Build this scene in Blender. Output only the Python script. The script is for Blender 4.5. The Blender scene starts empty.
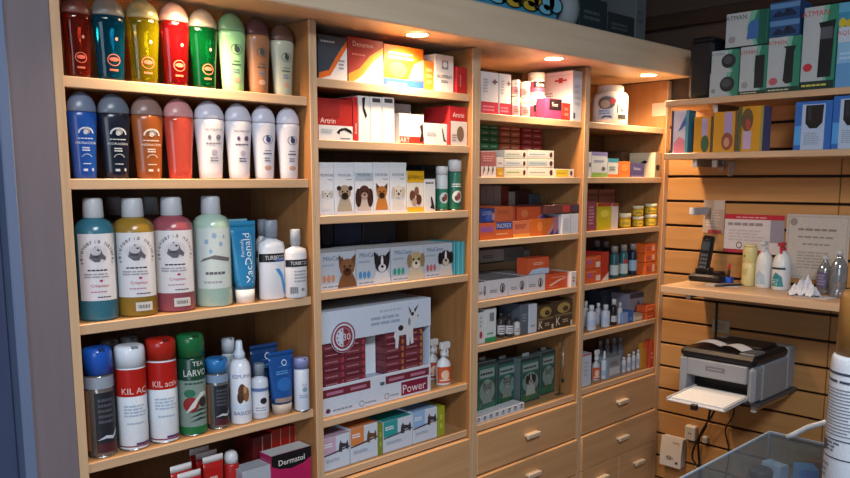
import bpy, bmesh, math, random
from mathutils import Vector, Matrix
scene = bpy.context.scene
COL = scene.collection
PI = math.pi
# ------------------------------------------------------------------ materials
def lin(h):
    h = h.lstrip('#'); out = []
    for i in (0, 2, 4):
        c = int(h[i:i+2], 16)/255
        out.append(c/12.92 if c <= .04045 else ((c+.055)/1.055)**2.4)
    return out
MATS = {}
def new_mat(name):
    m = bpy.data.materials.new(name); m.use_nodes = True
    nt = m.node_tree; b = nt.nodes['Principled BSDF']
    return m, nt, b
def M(hexc, rough=.42, spec=.4, var=.06, scale=40):
    k = (hexc, rough, spec)
    if k in MATS: return MATS[k]
    m, nt, b = new_mat('paint_'+hexc[1:])
    c = lin(hexc)
    n = nt.nodes.new('ShaderNodeTexNoise'); n.inputs['Scale'].default_value = scale; n.inputs['Detail'].default_value = 1
    r = nt.nodes.new('ShaderNodeValToRGB')
    r.color_ramp.elements[0].position = .3; r.color_ramp.elements[1].position = .7
    r.color_ramp.elements[0].color = [x*(1-var) for x in c]+[1]; r.color_ramp.elements[1].color = [min(1, x*(1+var)) for x in c]+[1]
    nt.links.new(n.outputs['Fac'], r.inputs['Fac']); nt.links.new(r.outputs['Color'], b.inputs['Base Color'])
    b.inputs['Roughness'].default_value = rough; b.inputs['Specular IOR Level'].default_value = spec
    MATS[k] = m
    return m
def liquid(hexc, tr=.9):
    k = ('liq', hexc, tr)
    if k in MATS: return MATS[k]
    m, nt, b = new_mat('tinted_plastic_'+hexc[1:])
    c = lin(hexc)
    n = nt.nodes.new('ShaderNodeTexNoise'); n.inputs['Scale'].default_value = 8
    r = nt.nodes.new('ShaderNodeValToRGB')
    r.color_ramp.elements[0].color = [x*.85 for x in c]+[1]; r.color_ramp.elements[1].color = c+[1]
    nt.links.new(n.outputs['Fac'], r.inputs['Fac']); nt.links.new(r.outputs['Color'], b.inputs['Base Color'])
    b.inputs['Roughness'].default_value = .06; b.inputs['IOR'].default_value = 1.38
    b.inputs['Transmission Weight'].default_value = tr
    MATS[k] = m
    return m
def metal(hexc, rough=.25):
    k = ('metal', hexc)
    if k in MATS: return MATS[k]
    m, nt, b = new_mat('metal_'+hexc[1:])
    b.inputs['Base Color'].default_value = lin(hexc)+[1]; b.inputs['Metallic'].default_value = 1
    n = nt.nodes.new('ShaderNodeTexNoise'); n.inputs['Scale'].default_value = 120
    mr = nt.nodes.new('ShaderNodeMapRange'); mr.inputs['To Min'].default_value = rough*.7; mr.inputs['To Max'].default_value = rough*1.3
    nt.links.new(n.outputs['Fac'], mr.inputs['Value']); nt.links.new(mr.outputs['Result'], b.inputs['Roughness'])
    MATS[k] = m
    return m
def wood(name, c1, c2, axis, rough=.38, fine=26, spec=.35):
    k = ('wood', name, axis)
    if k in MATS: return MATS[k]
    m, nt, b = new_mat(name+'_'+axis)
    tc = nt.nodes.new('ShaderNodeTexCoord'); mp = nt.nodes.new('ShaderNodeMapping')
    s = {'x': (1.2, fine, fine), 'y': (fine, 1.2, fine), 'z': (fine, fine, 1.2)}[axis]
    mp.inputs['Scale'].default_value = s
    nt.links.new(tc.outputs['Object'], mp.inputs['Vector'])
    n = nt.nodes.new('ShaderNodeTexNoise'); n.inputs['Scale'].default_value = 1.6; n.inputs['Detail'].default_value = 5; n.inputs['Roughness'].default_value = .6
    nt.links.new(mp.outputs['Vector'], n.inputs['Vector'])
    r = nt.nodes.new('ShaderNodeValToRGB')
    r.color_ramp.elements[0].position = .28; r.color_ramp.elements[1].position = .72
    r.color_ramp.elements[0].color = lin(c1)+[1]; r.color_ramp.elements[1].color = lin(c2)+[1]
    nt.links.new(n.outputs['Fac'], r.inputs['Fac']); nt.links.new(r.outputs['Color'], b.inputs['Base Color'])
    b.inputs['Roughness'].default_value = rough; b.inputs['Specular IOR Level'].default_value = spec
    MATS[k] = m
    return m
def clear(name, tint, frost=.12, gloss=.1):
    k = ('clear', name)
    if k in MATS: return MATS[k]
    m, nt, b = new_mat(name)
    out = nt.nodes['Material Output']; nt.nodes.remove(b)
    t = nt.nodes.new('ShaderNodeBsdfTransparent'); t.inputs['Color'].default_value = lin(tint)+[1]
    d = nt.nodes.new('ShaderNodeBsdfDiffuse'); d.inputs['Color'].default_value = lin(tint)+[1]
    g = nt.nodes.new('ShaderNodeBsdfGlossy'); g.inputs['Roughness'].default_value = .08
    n = nt.nodes.new('ShaderNodeTexNoise'); n.inputs['Scale'].default_value = 30
    mr = nt.nodes.new('ShaderNodeMapRange'); mr.inputs['To Min'].default_value = frost*.6; mr.inputs['To Max'].default_value = frost*1.4
    nt.links.new(n.outputs['Fac'], mr.inputs['Value'])
    a = nt.nodes.new('ShaderNodeMixShader'); nt.links.new(mr.outputs['Result'], a.inputs[0])
    nt.links.new(t.outputs[0], a.inputs[1]); nt.links.new(d.outputs[0], a.inputs[2])
    c = nt.nodes.new('ShaderNodeMixShader'); c.inputs[0].default_value = gloss
    nt.links.new(a.outputs[0], c.inputs[1]); nt.links.new(g.outputs[0], c.inputs[2])
    nt.links.new(c.outputs[0], out.inputs['Surface'])
    MATS[k] = m
    return m
def glow(hexc, e):
    m, nt, b = new_mat('lamp_disc')
    b.inputs['Base Color'].default_value = lin(hexc)+[1]
    b.inputs['Emission Color'].default_value = lin(hexc)+[1]; b.inputs['Emission Strength'].default_value = e
    return m
BEECH = ('beech', '#bb9876', '#d0b08e')
def beech(axis): return wood(BEECH[0], BEECH[1], BEECH[2], axis)
# ------------------------------------------------------------------ mesh builder
_txt = {}
def glyphs(s):
    if s in _txt: return _txt[s]
    cu = bpy.data.curves.new('t', 'FONT'); cu.body = s; cu.resolution_u = 2
    o = bpy.data.objects.new('t', cu); COL.objects.link(o)
    dg = bpy.context.evaluated_depsgraph_get()
    me = bpy.data.meshes.new_from_object(o.evaluated_get(dg))
    vs = [(v.co.x, v.co.y) for v in me.vertices]; fs = [list(p.vertices) for p in me.polygons]
    bpy.data.objects.remove(o); bpy.data.curves.remove(cu); bpy.data.meshes.remove(me)
    if vs:
        x0 = min(v[0] for v in vs); x1 = max(v[0] for v in vs); y0 = min(v[1] for v in vs); y1 = max(v[1] for v in vs)
        H = max(y1-y0, .3)
        vs = [((x-(x0+x1)/2)/H, (y-(y0+y1)/2)/H) for x, y in vs]; w = (x1-x0)/H
    else: w = 0
    _txt[s] = (vs, fs, w)
    return _txt[s]
class MB:
    def __init__(s): s.v = []; s.f = []; s.mi = []; s.sm = []; s.mats = []; s.T = None
    def idx(s, m):
        if m not in s.mats: s.mats.append(m)
        return s.mats.index(m)
    def add(s, vs, fs, m, smooth=False):
        n = len(s.v); i = s.idx(m)
        if s.T is not None: vs = [s.T @ Vector(p) for p in vs]
        s.v += [tuple(p) for p in vs]
        for f in fs: s.f.append([n+k for k in f]); s.mi.append(i); s.sm.append(smooth)
    def box(s, x0, x1, y0, y1, z0, z1, m, b=.0008):
        b = min(b, (x1-x0)*.45, (y1-y0)*.45, (z1-z0)*.45)
        cx, cy, cz = (x0+x1)/2, (y0+y1)/2, (z0+z1)/2; hx, hy, hz = (x1-x0)/2, (y1-y0)/2, (z1-z0)/2
        vs = []; ix = {}
        for a in (-1, 1):
            for c in (-1, 1):
                for d in (-1, 1):
                    ix[a, c, d] = len(vs)
                    vs += [(cx+a*hx, cy+c*(hy-b), cz+d*(hz-b)), (cx+a*(hx-b), cy+c*hy, cz+d*(hz-b)), (cx+a*(hx-b), cy+c*(hy-b), cz+d*hz)]
        fs = []
        q = [(-1, -1), (1, -1), (1, 1), (-1, 1)]
        for a in (-1, 1):
            fs.append([ix[a, c, d] for c, d in q][::a]); fs.append([ix[c, a, d]+1 for c, d in q][::-a]); fs.append([ix[c, d, a]+2 for c, d in q][::a])
        for a in (-1, 1):
            for c in (-1, 1):
                fs.append([ix[a, c, -1], ix[a, c, 1], ix[a, c, 1]+1, ix[a, c, -1]+1][::-a*c])
                fs.append([ix[a, -1, c], ix[a, 1, c], ix[a, 1, c]+2, ix[a, -1, c]+2][::a*c])
                fs.append([ix[-1, a, c]+1, ix[1, a, c]+1, ix[1, a, c]+2, ix[-1, a, c]+2][::-a*c])
                for d in (-1, 1): fs.append([ix[a, c, d], ix[a, c, d]+1, ix[a, c, d]+2][::a*c*d])
        s.add(vs, fs, m)
    def loft(s, rings, m, seg=20, smooth=True, cx=0, cy=0, caps=True):
        # rings: (z, rx, ry)
        vs = []; fs = []
        for z, rx, ry in rings:
            for k in range(seg):
                t = 2*PI*k/seg; vs.append((cx+rx*math.cos(t), cy+ry*math.sin(t), z))
        for i in range(len(rings)-1):
            for k in range(seg):
                a = i*seg+k; b = i*seg+(k+1) % seg
                fs.append([a, b, b+seg, a+seg])
        s.add(vs, fs, m, smooth)
        if caps:
            n = len(rings)
            base = len(s.v)-n*seg
            i = s.idx(m)
            if rings[0][1] > 1e-5: s.f.append([base+k for k in range(seg)][::-1]); s.mi.append(i); s.sm.append(False)
            if rings[-1][1] > 1e-5: s.f.append([base+(n-1)*seg+k for k in range(seg)]); s.mi.append(i); s.sm.append(False)
    def tube(s, path, r, m, seg=8):
        pts = [Vector(p) for p in path]; vs = []; fs = []
        for i, p in enumerate(pts):
            t = (pts[min(i+1, len(pts)-1)]-pts[max(i-1, 0)]).normalized()
            a = t.orthogonal() if abs(t.z) > .95 else t.cross(Vector((0, 0, 1)))
            a.normalize(); b = t.cross(a)
            for k in range(seg):
                w = 2*PI*k/seg; vs.append(p+(a*math.cos(w)+b*math.sin(w))*r)
        for i in range(len(pts)-1):
            for k in range(seg):
                x = i*seg+k; y = i*seg+(k+1) % seg; fs.append([x, y, y+seg, x+seg])
        fs.append(list(range(seg))[::-1]); fs.append([(len(pts)-1)*seg+k for k in range(seg)])
        s.add(vs, fs, m, True)
    def ellipsoid(s, c, r, m, nz=8, seg=14, bump=0, seed=1):
        rnd = random.Random(seed)
        vs = [(c[0], c[1], c[2]-r[2])]; fs = []
        for i in range(1, nz):
            f = -PI/2+PI*i/nz
            for k in range(seg):
                t = 2*PI*k/seg; q = 1+rnd.uniform(-bump, bump)
                vs.append((c[0]+r[0]*q*math.cos(f)*math.cos(t), c[1]+r[1]*q*math.cos(f)*math.sin(t), c[2]+r[2]*q*math.sin(f)))
        vs.append((c[0], c[1], c[2]+r[2])); L = len(vs)-1
        for k in range(seg): fs.append([0, 1+(k+1) % seg, 1+k]); fs.append([L, L-seg+k, L-seg+(k+1) % seg])
        for i in range(nz-2):
            for k in range(seg):
                a = 1+i*seg+k; b = 1+i*seg+(k+1) % seg; fs.append([a, b, b+seg, a+seg])
        s.add(vs, fs, m, bump == 0)
    def build(s, name, parent=None, loc=(0, 0, 0), rz=0):
        me = bpy.data.meshes.new(name); me.from_pydata(s.v, [], s.f)
        for m in s.mats: me.materials.append(m)
        me.polygons.foreach_set('material_index', s.mi); me.polygons.foreach_set('use_smooth', s.sm)
        me.update()
        o = bpy.data.objects.new(name, me); COL.objects.link(o)
        o.location = loc; o.rotation_euler = (0, 0, math.radians(rz))
        if parent is not None: o.parent = parent
        return o
class Flat:
    def __init__(s, o, ex, ey, w, h):
        s.o = Vector(o); s.ex = Vector(ex); s.ey = Vector(ey); s.n = s.ex.cross(s.ey); s.w = w; s.h = h; s.curved = False
    def P(s, u, v, l): return s.o+s.ex*(u*s.w)+s.ey*(v*s.h)+s.n*(.0002+.00016*l)
class Curv:
    # patch on an upright (elliptical) bottle, centred on the front (-y)
    def __init__(s, rfn, k, z0, z1, span, tc=0):
        s.rfn = rfn; s.k = k; s.z0 = z0; s.h = z1-z0; s.span = math.radians(span); s.tc = math.radians(tc)
        s.w = rfn((z0+z1)/2)*s.span*(1+k)/2; s.curved = True
    def P(s, u, v, l):
        z = s.z0+v*s.h; t = s.tc+(u-.5)*s.span; e = .0007+.00022*l; r = s.rfn(z)
        return Vector(((r+e)*math.sin(t), -(r*s.k+e)*math.cos(t), z))
DOGS = {'spot': ('#dcd9d6', '#bfb6b0', 'drop', '#e4e2e0', None), 'pug': ('#a8927a', '#2c2624', 'fold', '#b4a690', '#29211f'), 'spaniel': ('#4a2e28', '#3a211d', 'long', '#c9bab0', '#b49a8c'),
 'shepherd': ('#a86a34', '#5a3420', 'prick', '#c07a38', '#3a241a'), 'white': ('#d4cfc6', '#c0b4a2', 'drop', '#dad6d0', '#c9c0b4'), 'yorkie': ('#84583a', '#6a4028', 'prick', '#7a5034', '#4a2c1e'),
 'boston': ('#22242b', '#1a1c22', 'prick', '#d4d4d8', '#cfcfd4'), 'puppy': ('#b8a07c', '#8a7656', 'drop', '#c9bca4', '#d8d0c0'), 'bernese': ('#1b1c22', '#141519', 'drop', '#c9c4c0', '#c4b8ac'), 'cat': ('#7c8078', '#5c6058', 'prick', '#9ca098', '#b4b6b0')}
class Prt:
    def __init__(s, mb, fr): s.mb = mb; s.fr = fr; s.l = 0
    def rect(s, u0, v0, u1, v1, m):
        nu = max(1, int(math.ceil(abs(u1-u0)*getattr(s.fr, 'span', 1.4)/.12))) if s.fr.curved else 1
        nv = 4 if s.fr.curved and abs(v1-v0) > .3 else 1
        vs = [s.fr.P(u0+(u1-u0)*i/nu, v0+(v1-v0)*j/nv, s.l) for j in range(nv+1) for i in range(nu+1)]
        fs = [[j*(nu+1)+i, j*(nu+1)+i+1, (j+1)*(nu+1)+i+1, (j+1)*(nu+1)+i] for j in range(nv) for i in range(nu)]
        s.mb.add(vs, fs, m, s.fr.curved)
    def tris(s, tri, m):
        # split flat triangles until they follow the curved face
        lim = .12/max(.3, getattr(s.fr, 'span', 1.2)); out = []; st = list(tri)
        while st:
            t = st.pop(); e = max(range(3), key=lambda i: abs(t[i][0]-t[(i+1) % 3][0]))
            a, b, c = t[e], t[(e+1) % 3], t[(e+2) % 3]
            if abs(a[0]-b[0]) > lim:
                q = ((a[0]+b[0])/2, (a[1]+b[1])/2); st += [(a, q, c), (q, b, c)]
            else: out.append(t)
        vs = []; fs = []
        for t in out:
            fs.append([len(vs), len(vs)+1, len(vs)+2]); vs += [s.fr.P(u, v, s.l) for u, v in t]
        s.mb.add(vs, fs, m)
    def poly(s, pts, m):
        if not s.fr.curved: s.mb.add([s.fr.P(u, v, s.l) for u, v in pts], [list(range(len(pts)))], m); return
        from mathutils.geometry import tessellate_polygon
        q = [Vector((u, v, 0)) for u, v in pts]
        s.tris([[tuple(pts[i]) for i in t] for t in tessellate_polygon([q])], m)
    def ell(s, cu, cv, ru, rv, m, n=16):
        s.poly([(cu+ru*math.cos(2*PI*k/n), cv+rv*math.sin(2*PI*k/n)) for k in range(n)], m)
    def ring(s, cu, cv, r, wd, m, a0=0, a1=360, n=20):
        q = s.fr.w/s.fr.h; vs = []
        for k in range(n+1):
            t = math.radians(a0+(a1-a0)*k/n)
            for rr in (r-wd, r): vs.append(s.fr.P(cu+rr*math.cos(t), cv+rr*q*math.sin(t), s.l))
        s.mb.add(vs, [[2*k, 2*k+1, 2*k+3, 2*k+2] for k in range(n)], m)
    def text(s, t, cu, cv, hf, m, rot=0, maxw=.94):
        vs, fs, w = glyphs(t)
        H = hf*s.fr.h if rot == 0 else hf*s.fr.w
        av = (s.fr.w if rot == 0 else s.fr.h)*maxw
        if w*H > av: sx = av/w
        else: sx = H
        a = math.radians(rot); ca, sa = math.cos(a), math.sin(a)
        out = []
        for x, y in vs:
            x, y = x*sx, y*H
            x, y = x*ca-y*sa, x*sa+y*ca
            out.append(s.fr.P(cu+x/s.fr.w, cv+y/s.fr.h, s.l))
        s.mb.add(out, fs, m)
    def arc_text(s, t, cu, cv, r, hf, m, a0, a1):
        q = s.fr.w/s.fr.h
        for k, ch in enumerate(t):
            if ch == ' ': continue
            a = a0+(a1-a0)*k/(len(t)-1); ar = math.radians(a)
            s.text(ch, cu+r*math.cos(ar), cv+r*q*math.sin(ar), hf, m) if abs(a-90) < 1 else s._ch(ch, cu+r*math.cos(ar), cv+r*q*math.sin(ar), hf, m, a-90)
    def _ch(s, ch, cu, cv, hf, m, rot):
        vs, fs, w = glyphs(ch); H = hf*s.fr.h; a = math.radians(rot); ca, sa = math.cos(a), math.sin(a)
        s.mb.add([s.fr.P(cu+(x*ca-y*sa)*H/s.fr.w, cv+(x*sa+y*ca)*H/s.fr.h, s.l) for x, y in vs], fs, m)
    def lines(s, u0, v0, u1, v1, n, m, seed=3):
        rnd = random.Random(seed+n)
        for i in range(n):
            a = v0+(v1-v0)*(i+.2)/n; b = v0+(v1-v0)*(i+.75)/n
            x = u0
            e = u1-(u1-u0)*rnd.uniform(0, .25)
            while x < e-.01:
                y = min(e, x+(u1-u0)*rnd.uniform(.12, .3)); s.rect(x, a, y, b, m); x = y+(u1-u0)*.03
    def dog(s, kind, cu, cv, sz):
        fur, ear, et, chest, muz = DOGS[kind]; q = s.fr.w/s.fr.h; z = min(sz, (cv-.02)/(.67*q), (.98-cv)/(1.0*q)); yb = max(-.95, (.02-cv)/(z*q))
        def T(p): return [(cu+x*z, cv+y*z*q) for x, y in p]
        def E(x, y, rx, ry, c): s.l += 1; s.ell(cu+x*z, cv+y*z*q, rx*z, ry*z*q, M(c), 14)
        s.l += 1; s.poly(T([(-.62, yb), (.62, yb), (.5, min(-.3, yb+.5)), (.3, .05), (-.3, .05), (-.5, min(-.3, yb+.5))]), M(chest))
        if et == 'long': E(-.5, -.05, .26, .62, ear); E(.5, -.05, .26, .62, ear)
        if et == 'prick':
            s.l += 1; s.poly(T([(-.5, .3), (-.56, .98), (-.1, .62)]), M(ear)); s.poly(T([(.5, .3), (.56, .98), (.1, .62)]), M(ear))
        E(0, .3, .48, .46, fur)
        if et == 'drop': E(-.46, .3, .17, .36, ear); E(.46, .3, .17, .36, ear)
        if et == 'fold': E(-.44, .56, .17, .15, ear); E(.44, .56, .17, .15, ear)
        if kind in ('boston', 'bernese'): E(0, .38, .09, .36, '#d8d8da')
        if muz: E(0, .08, .27, .22, muz)
        E(-.19, .36, .065, .07, '#141210'); E(.19, .36, .065, .07, '#141210'); E(0, .16, .1, .075, '#141210')
    def ops(s, ops):
        for o in ops:
            s.l += 1; k = o[0]
            if k == 'r': s.rect(o[1], o[2], o[3], o[4], M(o[5]))
            elif k == 'e': s.ell(o[1], o[2], o[3], o[4], M(o[5]))
            elif k == 'p': s.poly(o[1], M(o[2]))
            elif k == 't': s.text(o[1], o[2], o[3], o[4], M(o[5]), o[6] if len(o) > 6 else 0)
            elif k == 'l': s.lines(o[1], o[2], o[3], o[4], o[5], M(o[6]))
            elif k == 'dog': s.dog(o[1], o[2], o[3], o[4])
# ------------------------------------------------------------------ scene objects
def tag(o, label, cat, group=None):
    o['label'] = label; o['category'] = cat
    if group: o['group'] = group
    return o
def thing(name, label, cat, loc, rz=0, group=None):
    o = bpy.data.objects.new(name, None); COL.objects.link(o); o.empty_display_size = .03
    o.location = loc; o.rotation_euler = (0, 0, math.radians(rz))
    return tag(o, label, cat, group)
def struct(name, mb):
    o = mb.build(name); o['kind'] = 'structure'; return o
def rfun(prof):
    # prof: list (z, r) -> interpolated radius
    def f(z):
        for (a, ra), (b, rb) in zip(prof, prof[1:]):
            if a <= z <= b and b > a: return ra+(rb-ra)*(z-a)/(b-a)
        return prof[-1][1] if z > prof[-1][0] else prof[0][1]
    return f
WHT = M('#e6e4e2'); BLK = M('#17181c')
def k_box(r):
    kind, name, label, cat, group, x, y, z, rz, w, d, h, st = r
    mb = MB(); base = M(st['c'])
    mb.box(-w/2, w/2, -d/2, d/2, 0, h, base, .0007)
    fl = Flat((-w/2, d/2, 0), (0, -1, 0), (0, 0, 1), d, h); fr = Flat((w/2, -d/2, 0), (0, 1, 0), (0, 0, 1), d, h)
    tp = Flat((-w/2, -d/2, h), (1, 0, 0), (0, 1, 0), w, d)
    if 'side' in st:
        for f in (fl, fr): Prt(mb, f).rect(.004, .004, .996, .996, M(st['side']))
    if 'top' in st: Prt(mb, tp).rect(.004, .01, .996, .99, M(st['top']))
    dk = M('#%02x%02x%02x' % tuple(int(int(st.get('top', st['c'])[i:i+2], 16)*.72) for i in (1, 3, 5)))
    p = Prt(mb, tp); p.l = 1; p.rect(.03, .1, .97, .1+min(.02, .0012/d), dk)
    q = Prt(mb, fl); q.l = 2; q.rect(.02, .92, .98, .925, dk)
    if 'so' in st: q.ops(st['so'])
    if 'frame' in st: Prt(mb, Flat((-w/2, -d/2, 0), (1, 0, 0), (0, 0, 1), w, h)).rect(.01, .01, .99, .99, M(st['frame']))
    if 'o' in st:
        p = Prt(mb, Flat((-w/2, -d/2, 0), (1, 0, 0), (0, 0, 1), w, h)); p.l = 1; p.ops(st['o'])
    o = mb.build(name, None, (x, y, z), rz); tag(o, label, cat, group)
    if 'frame' in st:  # clear blister bubble with hang tab
        b = MB(); b.box(-w*.4, w*.4, -d/2-.008, -d/2-.0012, h*.06, h*.66, clear('clear_blister', '#e4eeee', .015, .06), .004)
        b.build('blister', o)
        t = MB(); t.box(-w*.16, w*.16, -.001, .001, h+.0002, h+.012, M('#9aa4a6'), .0005); t.build('hang_tab', o)
def TC(r, k=.72): return -k*math.degrees(math.atan2(r[5], 1.7))
def root(r): return thing(r[1], r[2], r[3], (r[5], r[6], r[7]), r[8], r[4])
def k_shampoo(r):
    w, d, h, st = r[9:]; o = root(r); rx = w/2; k = d/w
    prof = [(0, .70), (.012, .75), (.1, .78), (.3, .83), (.5, .91), (.62, .97), (.7, 1.0), (.745, .98), (.757, .93)]
    P = [(a*h, b*rx) for a, b in prof]
    b = MB(); b.loft([(z, q, q*k) for z, q in P], liquid(st['c'], .9 if st['t'] == 1 else st['t']) if st['t'] else M(st['c'], .25, .5), 24)
    c = MB(); cp = [(.759, .95), (.775, .985), (.82, .965), (.87, .88), (.92, .72), (.96, .5), (.985, .28), (1, .02)]
    c.loft([(a*h, q*rx, q*rx*k) for a, q in cp], M(st['cap'], .3, .5), 24)
    c.loft([(h*.752, rx*.9, rx*.9*k), (h*.762, rx*.9, rx*.9*k)], M('#5c5a5a'), 24)
    c.build('cap', o)
    em = st.get('em', 0); ink = M(st.get('ink', '#3a4a46'))
    p = Prt(b, Curv(rfun(P), k, h*.04, h*.72, 100))
    if em == 1:
        p.ring(.5, .72, .27, .03, ink); p.ell(.52, .72, .13, .06, ink); p.ell(.46, .77, .06, .04, ink)
        p.lines(.32, .49, .7, .52, 1, ink); p.lines(.25, .42, .75, .47, 1, ink); p.lines(.3, .28, .7, .38, 2, M('#6a7488')); p.ell(.5, .16, .22, .05, M('#b8907c' if not st['t'] else '#b8b0b0'))
    elif em == 2:
        p.ring(.5, .7, .33, .07, ink, 0, 180); p.ell(.53, .75, .13, .06, M('#8c8c8c')); p.ell(.48, .72, .09, .04, ink)
        p.lines(.15, .6, .85, .63, 1, ink); p.text('HIDRACION', .5, .54, .04, ink); p.lines(.3, .4, .7, .48, 2, ink)
        p.ring(.5, .28, .25, .025, ink, 20, 160); p.lines(.3, .18, .7, .21, 1, ink); p.rect(.3, .07, .5, .11, ink); p.rect(.72, .07, .82, .12, ink)
    elif em == 3:
        p.text('NUTRIENTE', .5, .86, .035, ink); p.ell(.3, .72, .07, .04, ink); p.ell(.68, .72, .12, .05, ink); p.lines(.15, .58, .85, .63, 1, ink)
        p.ell(.5, .44, .14, .05, M('#b0a8b8')); p.lines(.3, .26, .75, .36, 2, ink)
    elif st.get('red'):
        p.ring(.5, .3, .28, .035, M('#c86a50'), 0, 360); p.ell(.5, .31, .2, .035, M('#c25a48')); p.lines(.3, .1, .7, .16, 1, M('#c86a50')); p.ell(.62, .66, .06, .03, M('#c88a80'))
    b.build('bottle_body', o)
def horse(p, cu, cv, s, m):
    q = p.fr.w/p.fr.h
    pts = [(-.2, -.5), (-.5, -.25), (-.42, .05), (-.2, .2), (-.12, .5), (.02, .3), (.2, .3), (.3, 0), (.5, -.2), (.45, -.42), (.2, -.3), (.1, -.5)]
    p.poly([(cu+x*s, cv+y*s*q) for x, y in pts], m)
def k_litre(r):
    w, d, h, st = r[9:]; o = root(r); R = w/2
    P = [(0, R*.94), (.006, R), (h*.72, R), (h*.77, R*.95), (h*.81, R*.78), (h*.835, R*.5), (h*.85, R*.42)]
    b = MB(); b.loft([(z, q, q) for z, q in P], M(st['c'], .22, .5), 28); b.build('bottle_body', o)
    c = MB(); c.loft([(h*.838, R*.5, R*.5), (h*.845, R*.53, R*.53), (h*.985, R*.49, R*.49), (h, R*.44, R*.44)], M('#b9bcc2', .4), 24)
    c.build('cap', o)
    L = MB(); p = Prt(L, Curv(rfun(P), 1, h*.17, h*.715, 118, TC(r))); ink = M('#33303a')
    p.rect(0, 0, 1, 1, M('#d6d4d8') if not st['paw'] else M('#c4cfcc')); p.l = 1
    if st['paw']:
        for a, c2, s in ((.3, .78, .05), (.5, .88, .06), (.66, .74, .05), (.4, .62, .045), (.75, .86, .04)): p.ell(a, c2, s, s*.8, M('#8aa4c4'))
        p.poly([(.1, .44), (.4, .5), (.9, .44), (.95, .5), (.5, .56), (.2, .5)], M('#6a6468')); p.lines(.25, .22, .8, .3, 1, M('#5a5a60')); p.lines(.2, .08, .7, .14, 1, M('#9a9aa0'))
    else:
        p.ell(.5, .7, .26, .13, M('#c8c6cc')); p.l = 2
        horse(p, .5, .7, .4, M('#5c5a62')); p.l = 3; p.ell(.46, .74, .12, .06, M('#b8b6bc')); p.l = 4; p.ell(.52, .76, .03, .015, ink); p.ell(.44, .66, .1, .02, M('#3c3a42'))
        p.arc_text('Peluqueria Natural', .5, .65, .4, .047, ink, 200, -20)
        p.lines(.25, .44, .75, .48, 1, ink); p.lines(.15, .34, .85, .42, 2, M('#9a98a0'))
        p.ell(.55, .3, .04, .018, M('#b02848')); p.text('Crispetan', .52, .22, .06, M('#b03048')); p.lines(.3, .12, .7, .15, 1, M('#b07080')); p.lines(.45, .04, .8, .07, 1, ink)
    L.build('label', o)
    if st['stk']:
        S = MB(); p = Prt(S, Curv(rfun(P), 1, h*.05, h*.125, 48, TC(r)+14)); p.rect(0, 0, 1, 1, M('#cfc9c2')); p.l = 1
        for i in range(8): p.rect(.15+i*.085, .3, .15+i*.085+.03+.02*(i % 2), .7, BLK)
        S.build('price_sticker', o)
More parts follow.
